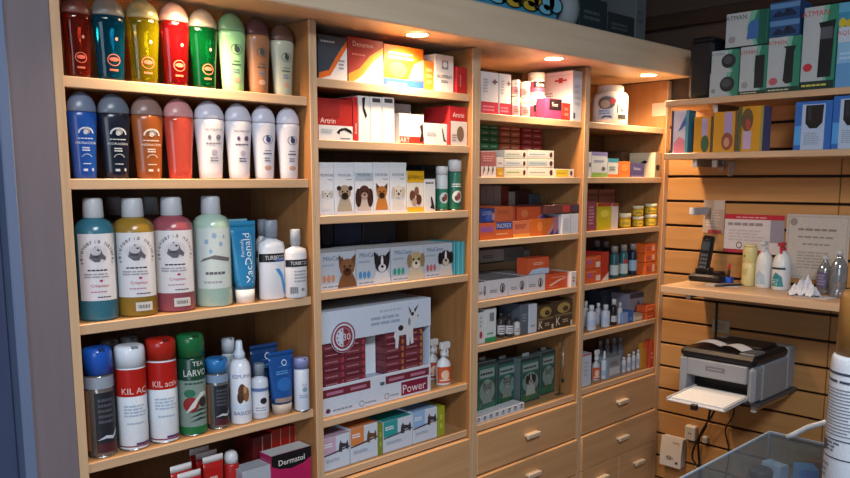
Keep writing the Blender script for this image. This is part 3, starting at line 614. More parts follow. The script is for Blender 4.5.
ITEMS = [
('shampoo', 'shampoo_bottle', 'amber red translucent shampoo bottle, first in the top row', 'bottle', 'shampoo bottles on the top shelf', 0.6674, 0.05, 1.8097, 0, 0.0617, 0.0407, 0.1717, {'c': '#c23a22', 'cap': '#7c4a40', 't': 1, 'em': 0, 'red': 1}),
('shampoo', 'shampoo_bottle', 'bright blue translucent shampoo bottle on the top shelf', 'bottle', 'shampoo bottles on the top shelf', 0.7357, 0.05, 1.8097, 0, 0.071, 0.0469, 0.1781, {'c': '#0a7fa6', 'cap': '#8c8a80', 't': 1, 'em': 0, 'red': 1}),
('shampoo', 'shampoo_bottle', 'yellow translucent shampoo bottle on the top shelf', 'bottle', 'shampoo bottles on the top shelf', 0.8113, 0.05, 1.8097, 0, 0.0748, 0.0494, 0.1834, {'c': '#c9bb12', 'cap': '#a99a6a', 't': 1, 'em': 0, 'red': 1}),
('shampoo', 'shampoo_bottle', 'bright red translucent shampoo bottle beside the yellow one', 'bottle', 'shampoo bottles on the top shelf', 0.8856, 0.05, 1.8097, 0, 0.0716, 0.0472, 0.1878, {'c': '#cc1f24', 'cap': '#b08a80', 't': 1, 'em': 0, 'red': 1}),
('shampoo', 'shampoo_bottle', 'emerald green translucent shampoo bottle on the top shelf', 'bottle', 'shampoo bottles on the top shelf', 0.9571, 0.05, 1.8097, 0, 0.0713, 0.047, 0.183, {'c': '#0a8a40', 'cap': '#a7998a', 't': 1, 'em': 0, 'red': 1}),
('shampoo', 'shampoo_bottle', 'opaque pale green shampoo bottle with round horse emblem', 'bottle', 'shampoo bottles on the top shelf', 1.0321, 0.05, 1.8097, 0, 0.072, 0.0475, 0.1845, {'c': '#8fc48c', 'cap': '#7fae86', 't': 0, 'em': 1, 'red': 0}),
('shampoo', 'shampoo_bottle', 'opaque tan brown shampoo bottle with dark cap', 'bottle', 'shampoo bottles on the top shelf', 1.1035, 0.05, 1.8097, 0, 0.0658, 0.0435, 0.185, {'c': '#97694a', 'cap': '#5d3d40', 't': 0, 'em': 1, 'red': 0}),
('shampoo', 'shampoo_bottle', 'opaque grey green shampoo bottle at end of top row', 'bottle', 'shampoo bottles on the top shelf', 1.1749, 0.05, 1.8097, 0, 0.0658, 0.0434, 0.1778, {'c': '#a9ab98', 'cap': '#6e5148', 't': 0, 'em': 1, 'red': 0}),
('shampoo', 'shampoo_bottle', 'royal blue shampoo bottle with white print, first in second row', 'bottle', 'grooming shampoo bottles on the second shelf', 0.6675, 0.05, 1.6028, 0, 0.0627, 0.0414, 0.1834, {'c': '#1c4c9e', 'cap': '#6d7a92', 't': 0, 'em': 2, 'ink': '#c9d4e6'}),
('shampoo', 'shampoo_bottle', 'near black shampoo bottle with white arch print', 'bottle', 'grooming shampoo bottles on the second shelf', 0.7359, 0.05, 1.6028, 0, 0.0701, 0.0463, 0.1834, {'c': '#141c2c', 'cap': '#66707e', 't': 0, 'em': 2, 'ink': '#c8ccd0'}),
('shampoo', 'shampoo_bottle', 'amber brown shampoo bottle with white arch print', 'bottle', 'grooming shampoo bottles on the second shelf', 0.8108, 0.05, 1.6028, 0, 0.0738, 0.0487, 0.1834, {'c': '#9a5226', 'cap': '#8c7068', 't': 0, 'em': 2, 'ink': '#e6d8c8'}),
('shampoo', 'shampoo_bottle', 'pink and orange translucent shampoo bottle without print', 'bottle', 'grooming shampoo bottles on the second shelf', 0.8865, 0.05, 1.6028, 0, 0.0728, 0.0481, 0.1834, {'c': '#e8604e', 'cap': '#c98c8c', 't': 0.4, 'em': 0, 'ink': '#e9e6e2'}),
('shampoo', 'shampoo_bottle', 'white shampoo bottle with grey print beside the pink one', 'bottle', 'grooming shampoo bottles on the second shelf', 0.9642, 0.05, 1.6028, 0, 0.0764, 0.0504, 0.1834, {'c': '#dfdbe0', 'cap': '#cbcad8', 't': 0, 'em': 3, 'ink': '#7d7888'}),
('shampoo', 'shampoo_bottle', 'white shampoo bottle with grey print, second white one', 'bottle', 'grooming shampoo bottles on the second shelf', 1.0416, 0.05, 1.6028, 0, 0.071, 0.0469, 0.1826, {'c': '#dedae0', 'cap': '#cbcad8', 't': 0, 'em': 3, 'ink': '#5b5570'}),
('shampoo', 'shampoo_bottle', 'white shampoo bottle with blue round emblem, third white one', 'bottle', 'grooming shampoo bottles on the second shelf', 1.1135, 0.05, 1.6028, 0, 0.0672, 0.0444, 0.1824, {'c': '#d5d3dc', 'cap': '#cbcad8', 't': 0, 'em': 1, 'ink': '#3b4674'}),
('shampoo', 'shampoo_bottle', 'white shampoo bottle with dark round emblem at row end', 'bottle', 'grooming shampoo bottles on the second shelf', 1.1826, 0.044, 1.6028, 0, 0.0669, 0.0442, 0.1814, {'c': '#cfcdd6', 'cap': '#cbcad8', 't': 0, 'em': 1, 'ink': '#343c58'}),
('litre', 'litre_bottle', 'large teal litre bottle with white horse label', 'bottle', 'one litre grooming bottles on the third shelf', 0.685, 0.065, 1.2962, 0, 0.083, 0.083, 0.2654, {'c': '#376f82', 'stk': 0, 'paw': 0}),
('litre', 'litre_bottle', 'large golden yellow litre bottle with white horse label', 'bottle', 'one litre grooming bottles on the third shelf', 0.7731, 0.065, 1.2962, 0, 0.0916, 0.0916, 0.264, {'c': '#94742f', 'stk': 1, 'paw': 0}),
('litre', 'litre_bottle', 'large rose red litre bottle with white horse label', 'bottle', 'one litre grooming bottles on the third shelf', 0.8663, 0.065, 1.2962, 0, 0.0941, 0.0941, 0.2649, {'c': '#98505a', 'stk': 1, 'paw': 0}),
('litre', 'litre_bottle', 'large pale mint litre bottle with paw print label', 'bottle', 'one litre grooming bottles on the third shelf', 0.9678, 0.065, 1.2962, 0, 0.0895, 0.0895, 0.2658, {'c': '#a9c4b4', 'stk': 0, 'paw': 1}),
('litre', 'litre_bottle', 'brownish litre bottle standing behind the teal and yellow ones', 'bottle', 'one litre grooming bottles on the third shelf', 0.7846, 0.19, 1.2962, 0, 0.0691, 0.0691, 0.2642, {'c': '#6b5a48', 'stk': 0, 'paw': 0}),
('litre', 'litre_bottle', 'dusky pink litre bottle behind the yellow and rose ones', 'bottle', 'one litre grooming bottles on the third shelf', 0.876, 0.19, 1.2962, 0, 0.0701, 0.0701, 0.2629, {'c': '#8a5a58', 'stk': 0, 'paw': 0}),
('tube', 'cream_tube', 'blue cream tube with white vertical lettering and white cap', 'tube', None, 1.0434, 0.045, 1.2962, 0, 0.0701, 0.0385, 0.2035, {'c': '#2f86b4', 'cap': '#e9e6e2', 'txt': 'Formula|MacDonald', 'tw': 'v'}),
('tube', 'cream_tube', 'pale blue cream tube hidden behind the lettered blue tube', 'tube', None, 1.0699, 0.12, 1.2962, 0, 0.0639, 0.0352, 0.205, {'c': '#7ab0c4', 'cap': '#b8c4c8', 'txt': '', 'tw': ''}),
('vial', 'lotion_bottle', 'white lotion bottle with black band and blue swoosh', 'bottle', None, 1.1272, 0.05, 1.2962, 0, 0.0757, 0.0454, 0.2029, {'c': '#e3e4ea', 'cap': '#8f98a4', 'capr': 0.5, 'caph': 0.22, 'band': ('#15161a', 0.62, 0.76, 'TURBECCO'), 'sw': '#3e8fd0'}),
('vial', 'lotion_bottle', 'slim white lotion bottle with black band and barcode', 'bottle', None, 1.1851, 0.026, 1.2962, 0, 0.0649, 0.039, 0.1785, {'c': '#dcdbdf', 'cap': '#b9bcc0', 'capr': 0.45, 'caph': 0.23, 'band': ('#15161a', 0.6, 0.74, 'TURBECCO'), 'bar': 1}),
('vial', 'lotion_bottle', 'grey capped lotion bottle behind the blue swoosh one', 'bottle', None, 1.1785, 0.17, 1.2962, 0, 0.0414, 0.0248, 0.1995, {'c': '#c3c6cc', 'cap': '#8f98a4', 'capr': 0.7, 'caph': 0.22, 'band': ('#15161a', 0.62, 0.74, '')}),
('vial', 'lotion_bottle', 'grey capped lotion bottle behind the slim barcode one', 'bottle', None, 1.2011, 0.17, 1.2962, 0, 0.0399, 0.0239, 0.1723, {'c': '#c8c6c6', 'cap': '#8a8886', 'capr': 0.6, 'caph': 0.22, 'band': ('#15161a', 0.62, 0.74, '')}),
('can', 'spray_can', 'clear sided spray can with bright blue cap', 'spray can', 'spray cans on the fourth shelf', 0.6708, 0.055, 0.9895, 0, 0.0636, 0.0636, 0.2472, {'c': '#5b4a44', 'cap': '#1f57b8', 'dome': 0.24, 'style': 'clear', 'collar': '#8f98a6'}),
('can', 'spray_can', 'red and white spray can with white cap', 'spray can', 'spray cans on the fourth shelf', 0.7439, 0.055, 0.9895, 0, 0.0686, 0.0686, 0.2411, {'c': '#dfe6ee', 'cap': '#dfe6f0', 'dome': 0.2, 'style': 'kil', 'txt': 'KIL AC'}),
('can', 'spray_can', 'red and white spray can with red cap', 'spray can', 'spray cans on the fourth shelf', 0.8186, 0.055, 0.9895, 0, 0.0703, 0.0703, 0.247, {'c': '#dfe6ee', 'cap': '#b0261c', 'dome': 0.2, 'style': 'kil', 'txt': 'KIL activ'}),
('can', 'spray_can', 'dark green spray can with red swirl and white lettering', 'spray can', 'spray cans on the fourth shelf', 0.8934, 0.055, 0.9895, 0, 0.0673, 0.0673, 0.2465, {'c': '#15402f', 'cap': '#1d6a3c', 'dome': 0.22, 'style': 'larvo'}),
('can', 'spray_can', 'shorter clear spray can with sky blue cap', 'spray can', 'spray cans on the fourth shelf', 0.9612, 0.055, 0.9895, 0, 0.0565, 0.0565, 0.177, {'c': '#5b5452', 'cap': '#2f78b8', 'dome': 0.2, 'style': 'clear', 'collar': '#7f95b0'}),
('vial', 'mousse_bottle', 'white mousse bottle with picture of brown dogs', 'bottle', None, 1.0233, 0.05, 0.9895, 0, 0.0542, 0.0542, 0.2117, {'c': '#e1e6f0', 'cap': '#cdd8e6', 'capr': 0.5, 'caph': 0.22, 'cone': 1, 'dogs': 1, 'band': ('#c9d6ea', 0.22, 0.3, '')}),
('vial', 'lotion_bottle', 'small white bottle with grey shoulder and round spot', 'bottle', None, 1.0794, 0.05, 0.9895, 0, 0.0456, 0.0456, 0.1435, {'c': '#c9d0de', 'cap': '#7d8894', 'capr': 0.62, 'caph': 0.22, 'band': ('#5d72a4', 0.66, 0.74, ''), 'spot': 1}),
('tube', 'cream_tube', 'dark blue gel tube standing on a clear cap', 'tube', None, 1.1433, 0.045, 0.9895, 0, 0.0783, 0.0392, 0.1662, {'c': '#1d4f92', 'cap': '#b9a99c', 'txt': '6|', 'tw': 'h', 'lines': 1}),
('tube', 'cream_tube', 'dark blue gel tube behind the first gel tube', 'tube', None, 1.1434, 0.125, 0.9895, 0, 0.0869, 0.0434, 0.1729, {'c': '#1a3d70', 'cap': '#9a9090', 'txt': '6|', 'tw': 'h'}),
('can', 'spray_can', 'slim white spray can with lilac cap', 'spray can', 'spray cans on the fourth shelf', 1.1956, 0.028, 0.9895, 0, 0.0422, 0.0422, 0.1446, {'c': '#c8d2e2', 'cap': '#7b86b8', 'dome': 0.2, 'style': 'plain'}),
('can', 'spray_can', 'white spray can behind the white mousse bottle', 'spray can', 'spray cans on the fourth shelf', 1.0444, 0.14, 0.9895, 0, 0.0358, 0.0358, 0.2036, {'c': '#c9d4de', 'cap': '#c9d4de', 'dome': 0.2, 'style': 'plain'}),
('can', 'spray_can', 'grey white spray can behind the blue capped one', 'spray can', 'spray cans on the fourth shelf', 0.7384, 0.15, 0.9895, 0, 0.044, 0.044, 0.2397, {'c': '#8c949e', 'cap': '#9aa2ac', 'dome': 0.2, 'style': 'plain'}),
('can', 'spray_can', 'pale spray can behind the white capped red one', 'spray can', 'spray cans on the fourth shelf', 0.7903, 0.16, 0.9895, 0, 0.0431, 0.0431, 0.2383, {'c': '#8c8c92', 'cap': '#a2a6ac', 'dome': 0.2, 'style': 'plain'}),
('tubeup', 'ointment_tube', 'red ointment tube with white crimp, leftmost in front', 'tube', 'red ointment tubes on the lowest shelf', 0.8536, 0.05, 0.683, 0, 0.0557, 0.025, 0.2358, {'c': '#b3201f', 'cap': '#d8d6d6'}),
('tubeup', 'ointment_tube', 'red ointment tube with white crimp, lowest in front', 'tube', 'red ointment tubes on the lowest shelf', 0.8588, 0.02, 0.683, 0, 0.0606, 0.0273, 0.225, {'c': '#b3201f', 'cap': '#d8d6d6'}),
('tubeup', 'ointment_tube', 'red ointment tube with white crimp, rearmost of the group', 'tube', 'red ointment tubes on the lowest shelf', 0.9558, 0.15, 0.683, 0, 0.0552, 0.0248, 0.2291, {'c': '#b3201f', 'cap': '#d8d6d6'}),
('tubeup', 'ointment_tube', 'red ointment tube with white crimp, third from the front', 'tube', 'red ointment tubes on the lowest shelf', 0.9539, 0.11, 0.683, 0, 0.0602, 0.0271, 0.2289, {'c': '#b3201f', 'cap': '#d8d6d6'}),
('tubeup', 'ointment_tube', 'red ointment tube with white crimp, beside the rounded red bottle', 'tube', 'red ointment tubes on the lowest shelf', 0.9473, 0.065, 0.683, 0, 0.0567, 0.0255, 0.2314, {'c': '#b3201f', 'cap': '#d8d6d6'}),
('vial', 'roll_on_bottle', 'rounded red bottle with white domed cap', 'bottle', None, 1.0068, 0.08, 0.683, 0, 0.0391, 0.0391, 0.2263, {'c': '#b02422', 'cap': '#d3d3d8', 'capr': 0.92, 'caph': 0.14, 'domecap': 1, 'band': ('#b02422', 0.5, 0.9, '6A')}),
('box', 'medicine_carton', 'flat pale grey carton lying in front of red boxes', 'carton', None, 1.0511, 0.0575, 0.683, 0, 0.085, 0.055, 0.1801, {'c': '#aab2bc', 'o': []}),
('box', 'medicine_carton', 'magenta carton with black oval name patch', 'carton', None, 1.1556, 0.0515, 0.683, 0, 0.1263, 0.055, 0.2019, {'c': '#b01f58', 'top': '#c9cdd0', 'o': [('p', [(0, 1), (1, 1), (1, 0.86), (0.8, 0.8), (0.5, 0.77), (0.2, 0.8), (0, 0.86)], '#15161a'), ('t', 'Dermatol', 0.5, 0.88, 0.075, '#e9e6e2')]}),
('box', 'medicine_carton', 'dark red carton behind the magenta carton, first from the left', 'carton', 'dark red cartons at the back of the lowest shelf', 1.1004, 0.15, 0.683, 0, 0.0296, 0.1, 0.2347, {'c': '#5a1618', 'o': [('r', 0.92, 0, 1, 1, '#c98a70')]}),
('box', 'medicine_carton', 'dark red carton behind the magenta carton, second from the left', 'carton', 'dark red cartons at the back of the lowest shelf', 1.1305, 0.15, 0.683, 0, 0.0271, 0.1, 0.2362, {'c': '#66191a', 'o': [('r', 0.92, 0, 1, 1, '#c98a70')]}),
('box', 'medicine_carton', 'dark red carton behind the magenta carton, third from the left', 'carton', 'dark red cartons at the back of the lowest shelf', 1.1596, 0.15, 0.683, 0, 0.0276, 0.1, 0.2437, {'c': '#9a221c', 'o': [('r', 0.92, 0, 1, 1, '#c98a70')]}),
('box', 'medicine_carton', 'dark red carton behind the magenta carton, fourth from the left', 'carton', 'dark red cartons at the back of the lowest shelf', 1.1891, 0.15, 0.683, 0, 0.0282, 0.1, 0.2428, {'c': '#9f241d', 'o': [('r', 0.92, 0, 1, 1, '#c98a70')]}),
('box', 'medicine_carton', 'dark red carton behind the magenta carton, nearest the upright panel', 'carton', 'dark red cartons at the back of the lowest shelf', 1.2129, 0.15, 0.683, 0, 0.0162, 0.1, 0.2421, {'c': '#98221c', 'o': [('r', 0.92, 0, 1, 1, '#c98a70')]}),
('box', 'medicine_carton', 'dark blue grey carton with white and orange diagonal', 'carton', None, 1.3201, 0.09, 1.8605, 0, 0.0942, 0.12, 0.1127, {'c': '#39434f', 'o': [('p', [(0, 0), (1, 0), (1, 0.95), (0.62, 0.55), (0.35, 0.22), (0, 0.14)], '#e7e2df'), ('p', [(0, 0.14), (0.35, 0.22), (0.62, 0.55), (1, 0.95), (1, 0.78), (0.66, 0.4), (0.4, 0.1), (0, 0)], '#dd6a28'), ('l', 0.08, 0.82, 0.6, 0.9, 1, '#b9c0c8'), ('l', 0.7, 0.25, 0.92, 0.5, 3, '#8b8b90')]}),
('box', 'medicine_carton', 'dark red carton with orange curve and white corner', 'carton', None, 1.4332, 0.09, 1.8605, 0, 0.1227, 0.12, 0.1184, {'c': '#a02a26', 'o': [('p', [(0.1, 0), (1, 0), (1, 0.72), (0.7, 0.5), (0.4, 0.18)], '#e9dccf'), ('p', [(0, 0), (0.1, 0), (0.4, 0.18), (0.7, 0.5), (1, 0.72), (1, 0.86), (0.6, 0.62), (0.3, 0.32), (0, 0.18)], '#e39a2a'), ('t', 'Dexamov', 0.42, 0.86, 0.11, '#e6c6b8'), ('l', 0.1, 0.6, 0.5, 0.66, 1, '#d08070')]}),
('box', 'medicine_carton', 'wide orange and yellow carton with blue strip', 'carton', None, 1.5743, 0.09, 1.8605, 0, 0.1533, 0.12, 0.1144, {'c': '#d86a18', 'o': [('r', 0, 0.22, 1, 0.55, '#dc9a1c'), ('e', 0.35, 0.42, 0.22, 0.2, '#e8c838'), ('p', [(0.6, 0.22), (1, 0.22), (1, 0.75), (0.75, 0.6)], '#f0b080'), ('l', 0.1, 0.66, 0.85, 0.86, 2, '#f6d3a0'), ('r', 0, 0, 1, 0.2, '#2c56b0'), ('l', 0.08, 0.05, 0.6, 0.13, 1, '#cfd9ee')]}),
('box', 'medicine_carton', 'narrow plain orange carton between orange and white boxes', 'carton', None, 1.6801, 0.085, 1.8605, 0, 0.0419, 0.1, 0.0858, {'c': '#dd8430', 'o': [('l', 0.2, 0.2, 0.8, 0.8, 3, '#e8b070')]}),
('box', 'medicine_carton', 'white carton with small black emblem and name', 'carton', None, 1.7384, 0.09, 1.8605, 0, 0.0775, 0.12, 0.1084, {'c': '#e3dcd8', 'o': [('r', 0.35, 0.62, 0.7, 0.85, '#8a8688'), ('e', 0.52, 0.74, 0.12, 0.08, '#e3dcd8'), ('t', 'ALUSPRAY', 0.5, 0.42, 0.09, '#15161a'), ('l', 0.3, 0.25, 0.75, 0.33, 2, '#77757a')]}),
('box', 'medicine_carton', 'small red carton at right end of upper shelf', 'carton', None, 1.806, 0.072, 1.8605, 0, 0.0452, 0.1, 0.0793, {'c': '#b5282c', 'o': [('l', 0.3, 0.1, 0.42, 0.9, 1, '#d98080')]}),
('box', 'medicine_carton', 'red and white wide carton with leaping dog silhouette', 'carton', None, 1.3261, 0.09, 1.7046, 0, 0.1141, 0.12, 0.1081, {'c': '#a92523', 'o': [('r', 0, 0, 1, 0.36, '#d5dade'), ('r', 0, 0.55, 0.62, 1, '#8e2022'), ('t', 'Artrin', 0.27, 0.47, 0.13, '#f0d8d2'), ('p', [(0.52, 0.2), (0.6, 0.14), (0.62, 0.22), (0.75, 0.26), (0.9, 0.2), (1, 0.17), (0.95, 0.26), (0.8, 0.32), (0.66, 0.3), (0.58, 0.26)], '#15161a'), ('l', 0.08, 0.15, 0.45, 0.28, 3, '#a8b2ba'), ('l', 0.62, 0.03, 0.95, 0.08, 1, '#55585c')]}),
('box', 'medicine_carton', 'thin red carton with vertical white name', 'carton', None, 1.3944, 0.09, 1.7046, 0, 0.0161, 0.12, 0.1182, {'c': '#bb2a28', 'o': [('t', 'Artrin', 0.5, 0.28, 0.5, '#f5dcd8', 90)]}),
('box', 'medicine_carton', 'white carton with long black horse figure', 'carton', 'white cartons on the second shelf of the second unit', 1.4254, 0.09, 1.7046, 0, 0.0396, 0.12, 0.123, {'c': '#efeae6', 'o': [('p', [(0.3, 0.95), (0.6, 0.98), (0.5, 0.75), (0.75, 0.58), (0.62, 0.5), (0.45, 0.62), (0.35, 0.7)], '#15161a'), ('l', 0.15, 0.5, 0.25, 0.52, 1, '#c9c3c0')]}),
('box', 'medicine_carton', 'white carton with black print, middle one of three', 'carton', 'white cartons on the second shelf of the second unit', 1.4687, 0.09, 1.7046, 0, 0.0407, 0.12, 0.1234, {'c': '#efeae6', 'o': [('r', 0.15, 0.88, 0.85, 0.97, '#4a4648'), ('l', 0.15, 0.5, 0.25, 0.52, 1, '#c9c3c0')]}),
('box', 'medicine_carton', 'white carton with black print beside small stack', 'carton', 'white cartons on the second shelf of the second unit', 1.5142, 0.09, 1.7046, 0, 0.0438, 0.12, 0.1252, {'c': '#efeae6', 'o': [('r', 0.15, 0.88, 0.85, 0.97, '#4a4648'), ('l', 0.15, 0.5, 0.25, 0.52, 1, '#c9c3c0')]}),
('box', 'medicine_carton', 'white carton behind the red striped small carton', 'carton', None, 1.6525, 0.17, 1.7046, 0, 0.0643, 0.1, 0.1222, {'c': '#dcd6d4', 'o': []}),
('box', 'medicine_carton', 'small white carton with red bottom stripe', 'carton', None, 1.6047, 0.065, 1.7046, 0, 0.0962, 0.07, 0.0848, {'c': '#eee9e6', 'o': [('r', 0, 0, 1, 0.24, '#c8362c'), ('p', [(0.8, 0.05), (0.98, 0.1), (0.95, 0.7), (0.82, 0.6), (0.88, 0.4)], '#3a2222'), ('t', 'ART', 0.2, 0.12, 0.16, '#e9e6e2')]}),
('box', 'medicine_carton', 'low white carton with thin curved line', 'carton', None, 1.7052, 0.08, 1.7046, 0, 0.098, 0.1, 0.0626, {'c': '#dfe0e4', 'o': [('p', [(0.72, 0.8), (0.76, 0.8), (0.86, 0.3), (0.98, 0.12), (0.8, 0.2)], '#3c3e44'), ('l', 0.1, 0.4, 0.55, 0.6, 2, '#b8bac0')]}),
('box', 'medicine_carton', 'red carton with white panel and animal photo', 'carton', None, 1.7887, 0.075, 1.7046, 0, 0.0783, 0.11, 0.1168, {'c': '#b3262a', 'o': [('r', 0.08, 0, 1, 0.62, '#dcd2cc'), ('t', 'Artrin', 0.5, 0.78, 0.12, '#f1dada'), ('e', 0.62, 0.3, 0.2, 0.2, '#7a6250'), ('l', 0.15, 0.1, 0.45, 0.3, 3, '#9a9492')]}),
('box', 'pet_medicine_carton', 'white dog carton with pale spotted puppy, first in row', 'carton', 'white cartons with dog portraits', 1.293, 0.09, 1.5068, 0, 0.0467, 0.12, 0.1394, {'c': '#e6e6ea', 'o': [('r', 0, 0.9, 1, 1, '#dfe0e4'), ('t', 'MILPROBE', 0.5, 0.76, 0.05, '#6d7078'), ('l', 0.6, 0.66, 0.9, 0.69, 1, '#8b8e96'), ('dog', 'spot', 0.5, 0.33, 0.66), ('r', 0, 0, 1, 0.06, '#d6d8de')]}),
('box', 'pet_medicine_carton', 'white dog carton with black faced pug portrait', 'carton', 'white cartons with dog portraits', 1.3525, 0.09, 1.5068, 0, 0.0675, 0.12, 0.1402, {'c': '#e6e6ea', 'o': [('r', 0, 0.9, 1, 1, '#dfe0e4'), ('t', 'MILPROBE', 0.5, 0.76, 0.05, '#6d7078'), ('l', 0.6, 0.66, 0.9, 0.69, 1, '#8b8e96'), ('dog', 'pug', 0.5, 0.33, 0.66), ('r', 0, 0, 1, 0.06, '#d6d8de')]}),
('box', 'pet_medicine_carton', 'white dog carton with brown long eared spaniel portrait', 'carton', 'white cartons with dog portraits', 1.4215, 0.09, 1.5068, 0, 0.0641, 0.12, 0.1413, {'c': '#e6e6ea', 'o': [('r', 0, 0.64, 1, 0.8, '#b9c4cc'), ('t', 'MILPROBE', 0.5, 0.76, 0.05, '#6d7078'), ('l', 0.6, 0.66, 0.9, 0.69, 1, '#8b8e96'), ('dog', 'spaniel', 0.5, 0.33, 0.66), ('r', 0, 0, 1, 0.06, '#d6d8de')]}),
('box', 'pet_medicine_carton', 'white dog carton with tan shepherd portrait', 'carton', 'white cartons with dog portraits', 1.4858, 0.09, 1.5068, 0, 0.0593, 0.12, 0.1422, {'c': '#e6e6ea', 'o': [('r', 0, 0.9, 1, 1, '#dfe0e4'), ('t', 'MILPROBE', 0.5, 0.76, 0.05, '#6d7078'), ('l', 0.6, 0.66, 0.9, 0.69, 1, '#8b8e96'), ('dog', 'shepherd', 0.5, 0.33, 0.66), ('r', 0, 0, 1, 0.06, '#d6d8de')]}),
('box', 'pet_medicine_carton', 'white dog carton with pale white dog portrait', 'carton', 'white cartons with dog portraits', 1.5494, 0.09, 1.5068, 0, 0.0629, 0.12, 0.1431, {'c': '#e6e6ea', 'o': [('r', 0, 0.9, 1, 1, '#dfe0e4'), ('t', 'MILPROBE', 0.5, 0.76, 0.05, '#6d7078'), ('l', 0.6, 0.66, 0.9, 0.69, 1, '#8b8e96'), ('dog', 'white', 0.5, 0.33, 0.66), ('r', 0, 0, 1, 0.06, '#d6d8de')]}),
('box', 'pet_medicine_carton', 'white and yellow carton with group of dogs', 'carton', None, 1.6184, 0.09, 1.5068, 0, 0.0685, 0.12, 0.1195, {'c': '#e9e2d6', 'o': [('r', 0, 0.72, 1, 1, '#e0a91c'), ('t', 'EFFIPRO', 0.5, 0.84, 0.1, '#3a2a10'), ('r', 0, 0, 1, 0.12, '#e2b62c'), ('e', 0.3, 0.4, 0.16, 0.13, '#6a4030'), ('e', 0.55, 0.5, 0.14, 0.12, '#7d5a48'), ('e', 0.68, 0.3, 0.17, 0.13, '#5c3426'), ('e', 0.42, 0.24, 0.14, 0.1, '#b59a86')]}),
('box', 'pet_medicine_carton', 'small white carton with black leaping animal', 'carton', None, 1.6782, 0.08, 1.5068, 0, 0.0458, 0.1, 0.0963, {'c': '#dededf', 'o': [('l', 0.1, 0.84, 0.85, 0.92, 1, '#15161a'), ('p', [(0.5, 0.1), (0.95, 0.06), (0.8, 0.3), (0.62, 0.48), (0.55, 0.4), (0.62, 0.2)], '#26262a')]}),
('box', 'pet_medicine_carton', 'dark topped carton behind the small white carton', 'carton', None, 1.7943, 0.19, 1.5068, 0, 0.066, 0.08, 0.1408, {'c': '#2a2c30', 'o': [('r', 0, 0, 1, 0.55, '#b5b7ba')]}),
('can', 'spray_can', 'white capped green can beside small white carton', 'spray can', None, 1.7538, 0.055, 1.5068, 0, 0.0386, 0.0386, 0.1359, {'c': '#dfe4e2', 'cap': '#e3e3e2', 'dome': 0.2, 'style': 'green'}),
('can', 'spray_can', 'taller white capped green can beside the upright', 'spray can', None, 1.7981, 0.043, 1.5068, 0, 0.0436, 0.0436, 0.1562, {'c': '#2c6b58', 'cap': '#dfdfdf', 'dome': 0.24, 'style': 'green2'}),
('box', 'tablet_carton', 'pale blue tablet carton with brown terrier head', 'carton', 'dog tablet cartons on the fourth shelf', 1.3273, 0.09, 1.3045, 0, 0.1225, 0.12, 0.1015, {'c': '#b6bdc8', 'top': '#d4d8de', 'o': [('r', 0, 0, 1, 0.17, '#c9ccd4'), ('l', 0.06, 0.05, 0.9, 0.11, 1, '#7d8698'), ('t', 'MiloCanis', 0.36, 0.84, 0.12, '#3d6288'), ('l', 0.05, 0.62, 0.4, 0.7, 1, '#8fa0b2'), ('e', 0.1, 0.3, 0.05, 0.1, '#c98a6a'), ('e', 0.22, 0.3, 0.05, 0.1, '#c98a6a'), ('e', 0.34, 0.3, 0.05, 0.1, '#c98a6a'), ('dog', 'yorkie', 0.74, 0.4, 0.44)]}),
('box', 'tablet_carton', 'pale grey tablet carton with black and white bulldog head', 'carton', 'dog tablet cartons on the fourth shelf', 1.4541, 0.09, 1.3045, 0, 0.1246, 0.12, 0.1034, {'c': '#b6bdc8', 'top': '#d4d8de', 'o': [('r', 0, 0, 1, 0.17, '#c9ccd4'), ('l', 0.06, 0.05, 0.9, 0.11, 1, '#7d8698'), ('t', 'MiloCanis', 0.36, 0.84, 0.12, '#3d6288'), ('l', 0.05, 0.62, 0.4, 0.7, 1, '#8fa0b2'), ('e', 0.1, 0.3, 0.05, 0.1, '#4a8ac4'), ('e', 0.22, 0.3, 0.05, 0.1, '#4a8ac4'), ('e', 0.34, 0.3, 0.05, 0.1, '#4a8ac4'), ('dog', 'boston', 0.74, 0.4, 0.44)]}),
('box', 'tablet_carton', 'pale grey tablet carton with cream puppy head', 'carton', 'dog tablet cartons on the fourth shelf', 1.5865, 0.09, 1.3045, 0, 0.1318, 0.12, 0.1029, {'c': '#b6bdc8', 'top': '#d4d8de', 'o': [('r', 0, 0, 1, 0.17, '#c9ccd4'), ('l', 0.06, 0.05, 0.9, 0.11, 1, '#7d8698'), ('t', 'MiloCanis', 0.36, 0.84, 0.12, '#3d6288'), ('l', 0.05, 0.62, 0.4, 0.7, 1, '#8fa0b2'), ('e', 0.1, 0.3, 0.05, 0.1, '#2e9a86'), ('e', 0.22, 0.3, 0.05, 0.1, '#2e9a86'), ('e', 0.34, 0.3, 0.05, 0.1, '#2e9a86'), ('dog', 'puppy', 0.74, 0.4, 0.44)]}),
('box', 'tablet_carton', 'pale blue tablet carton with black mountain dog head', 'carton', 'dog tablet cartons on the fourth shelf', 1.7158, 0.09, 1.3045, 0, 0.1196, 0.12, 0.1031, {'c': '#b6bdc8', 'top': '#d4d8de', 'o': [('r', 0, 0, 1, 0.17, '#c9ccd4'), ('l', 0.06, 0.05, 0.9, 0.11, 1, '#7d8698'), ('t', 'MiloCanis', 0.36, 0.84, 0.12, '#3d6288'), ('l', 0.05, 0.62, 0.4, 0.7, 1, '#8fa0b2'), ('e', 0.1, 0.3, 0.05, 0.1, '#b0606a'), ('e', 0.22, 0.3, 0.05, 0.1, '#b0606a'), ('e', 0.34, 0.3, 0.05, 0.1, '#b0606a'), ('dog', 'bernese', 0.74, 0.4, 0.44)]}),
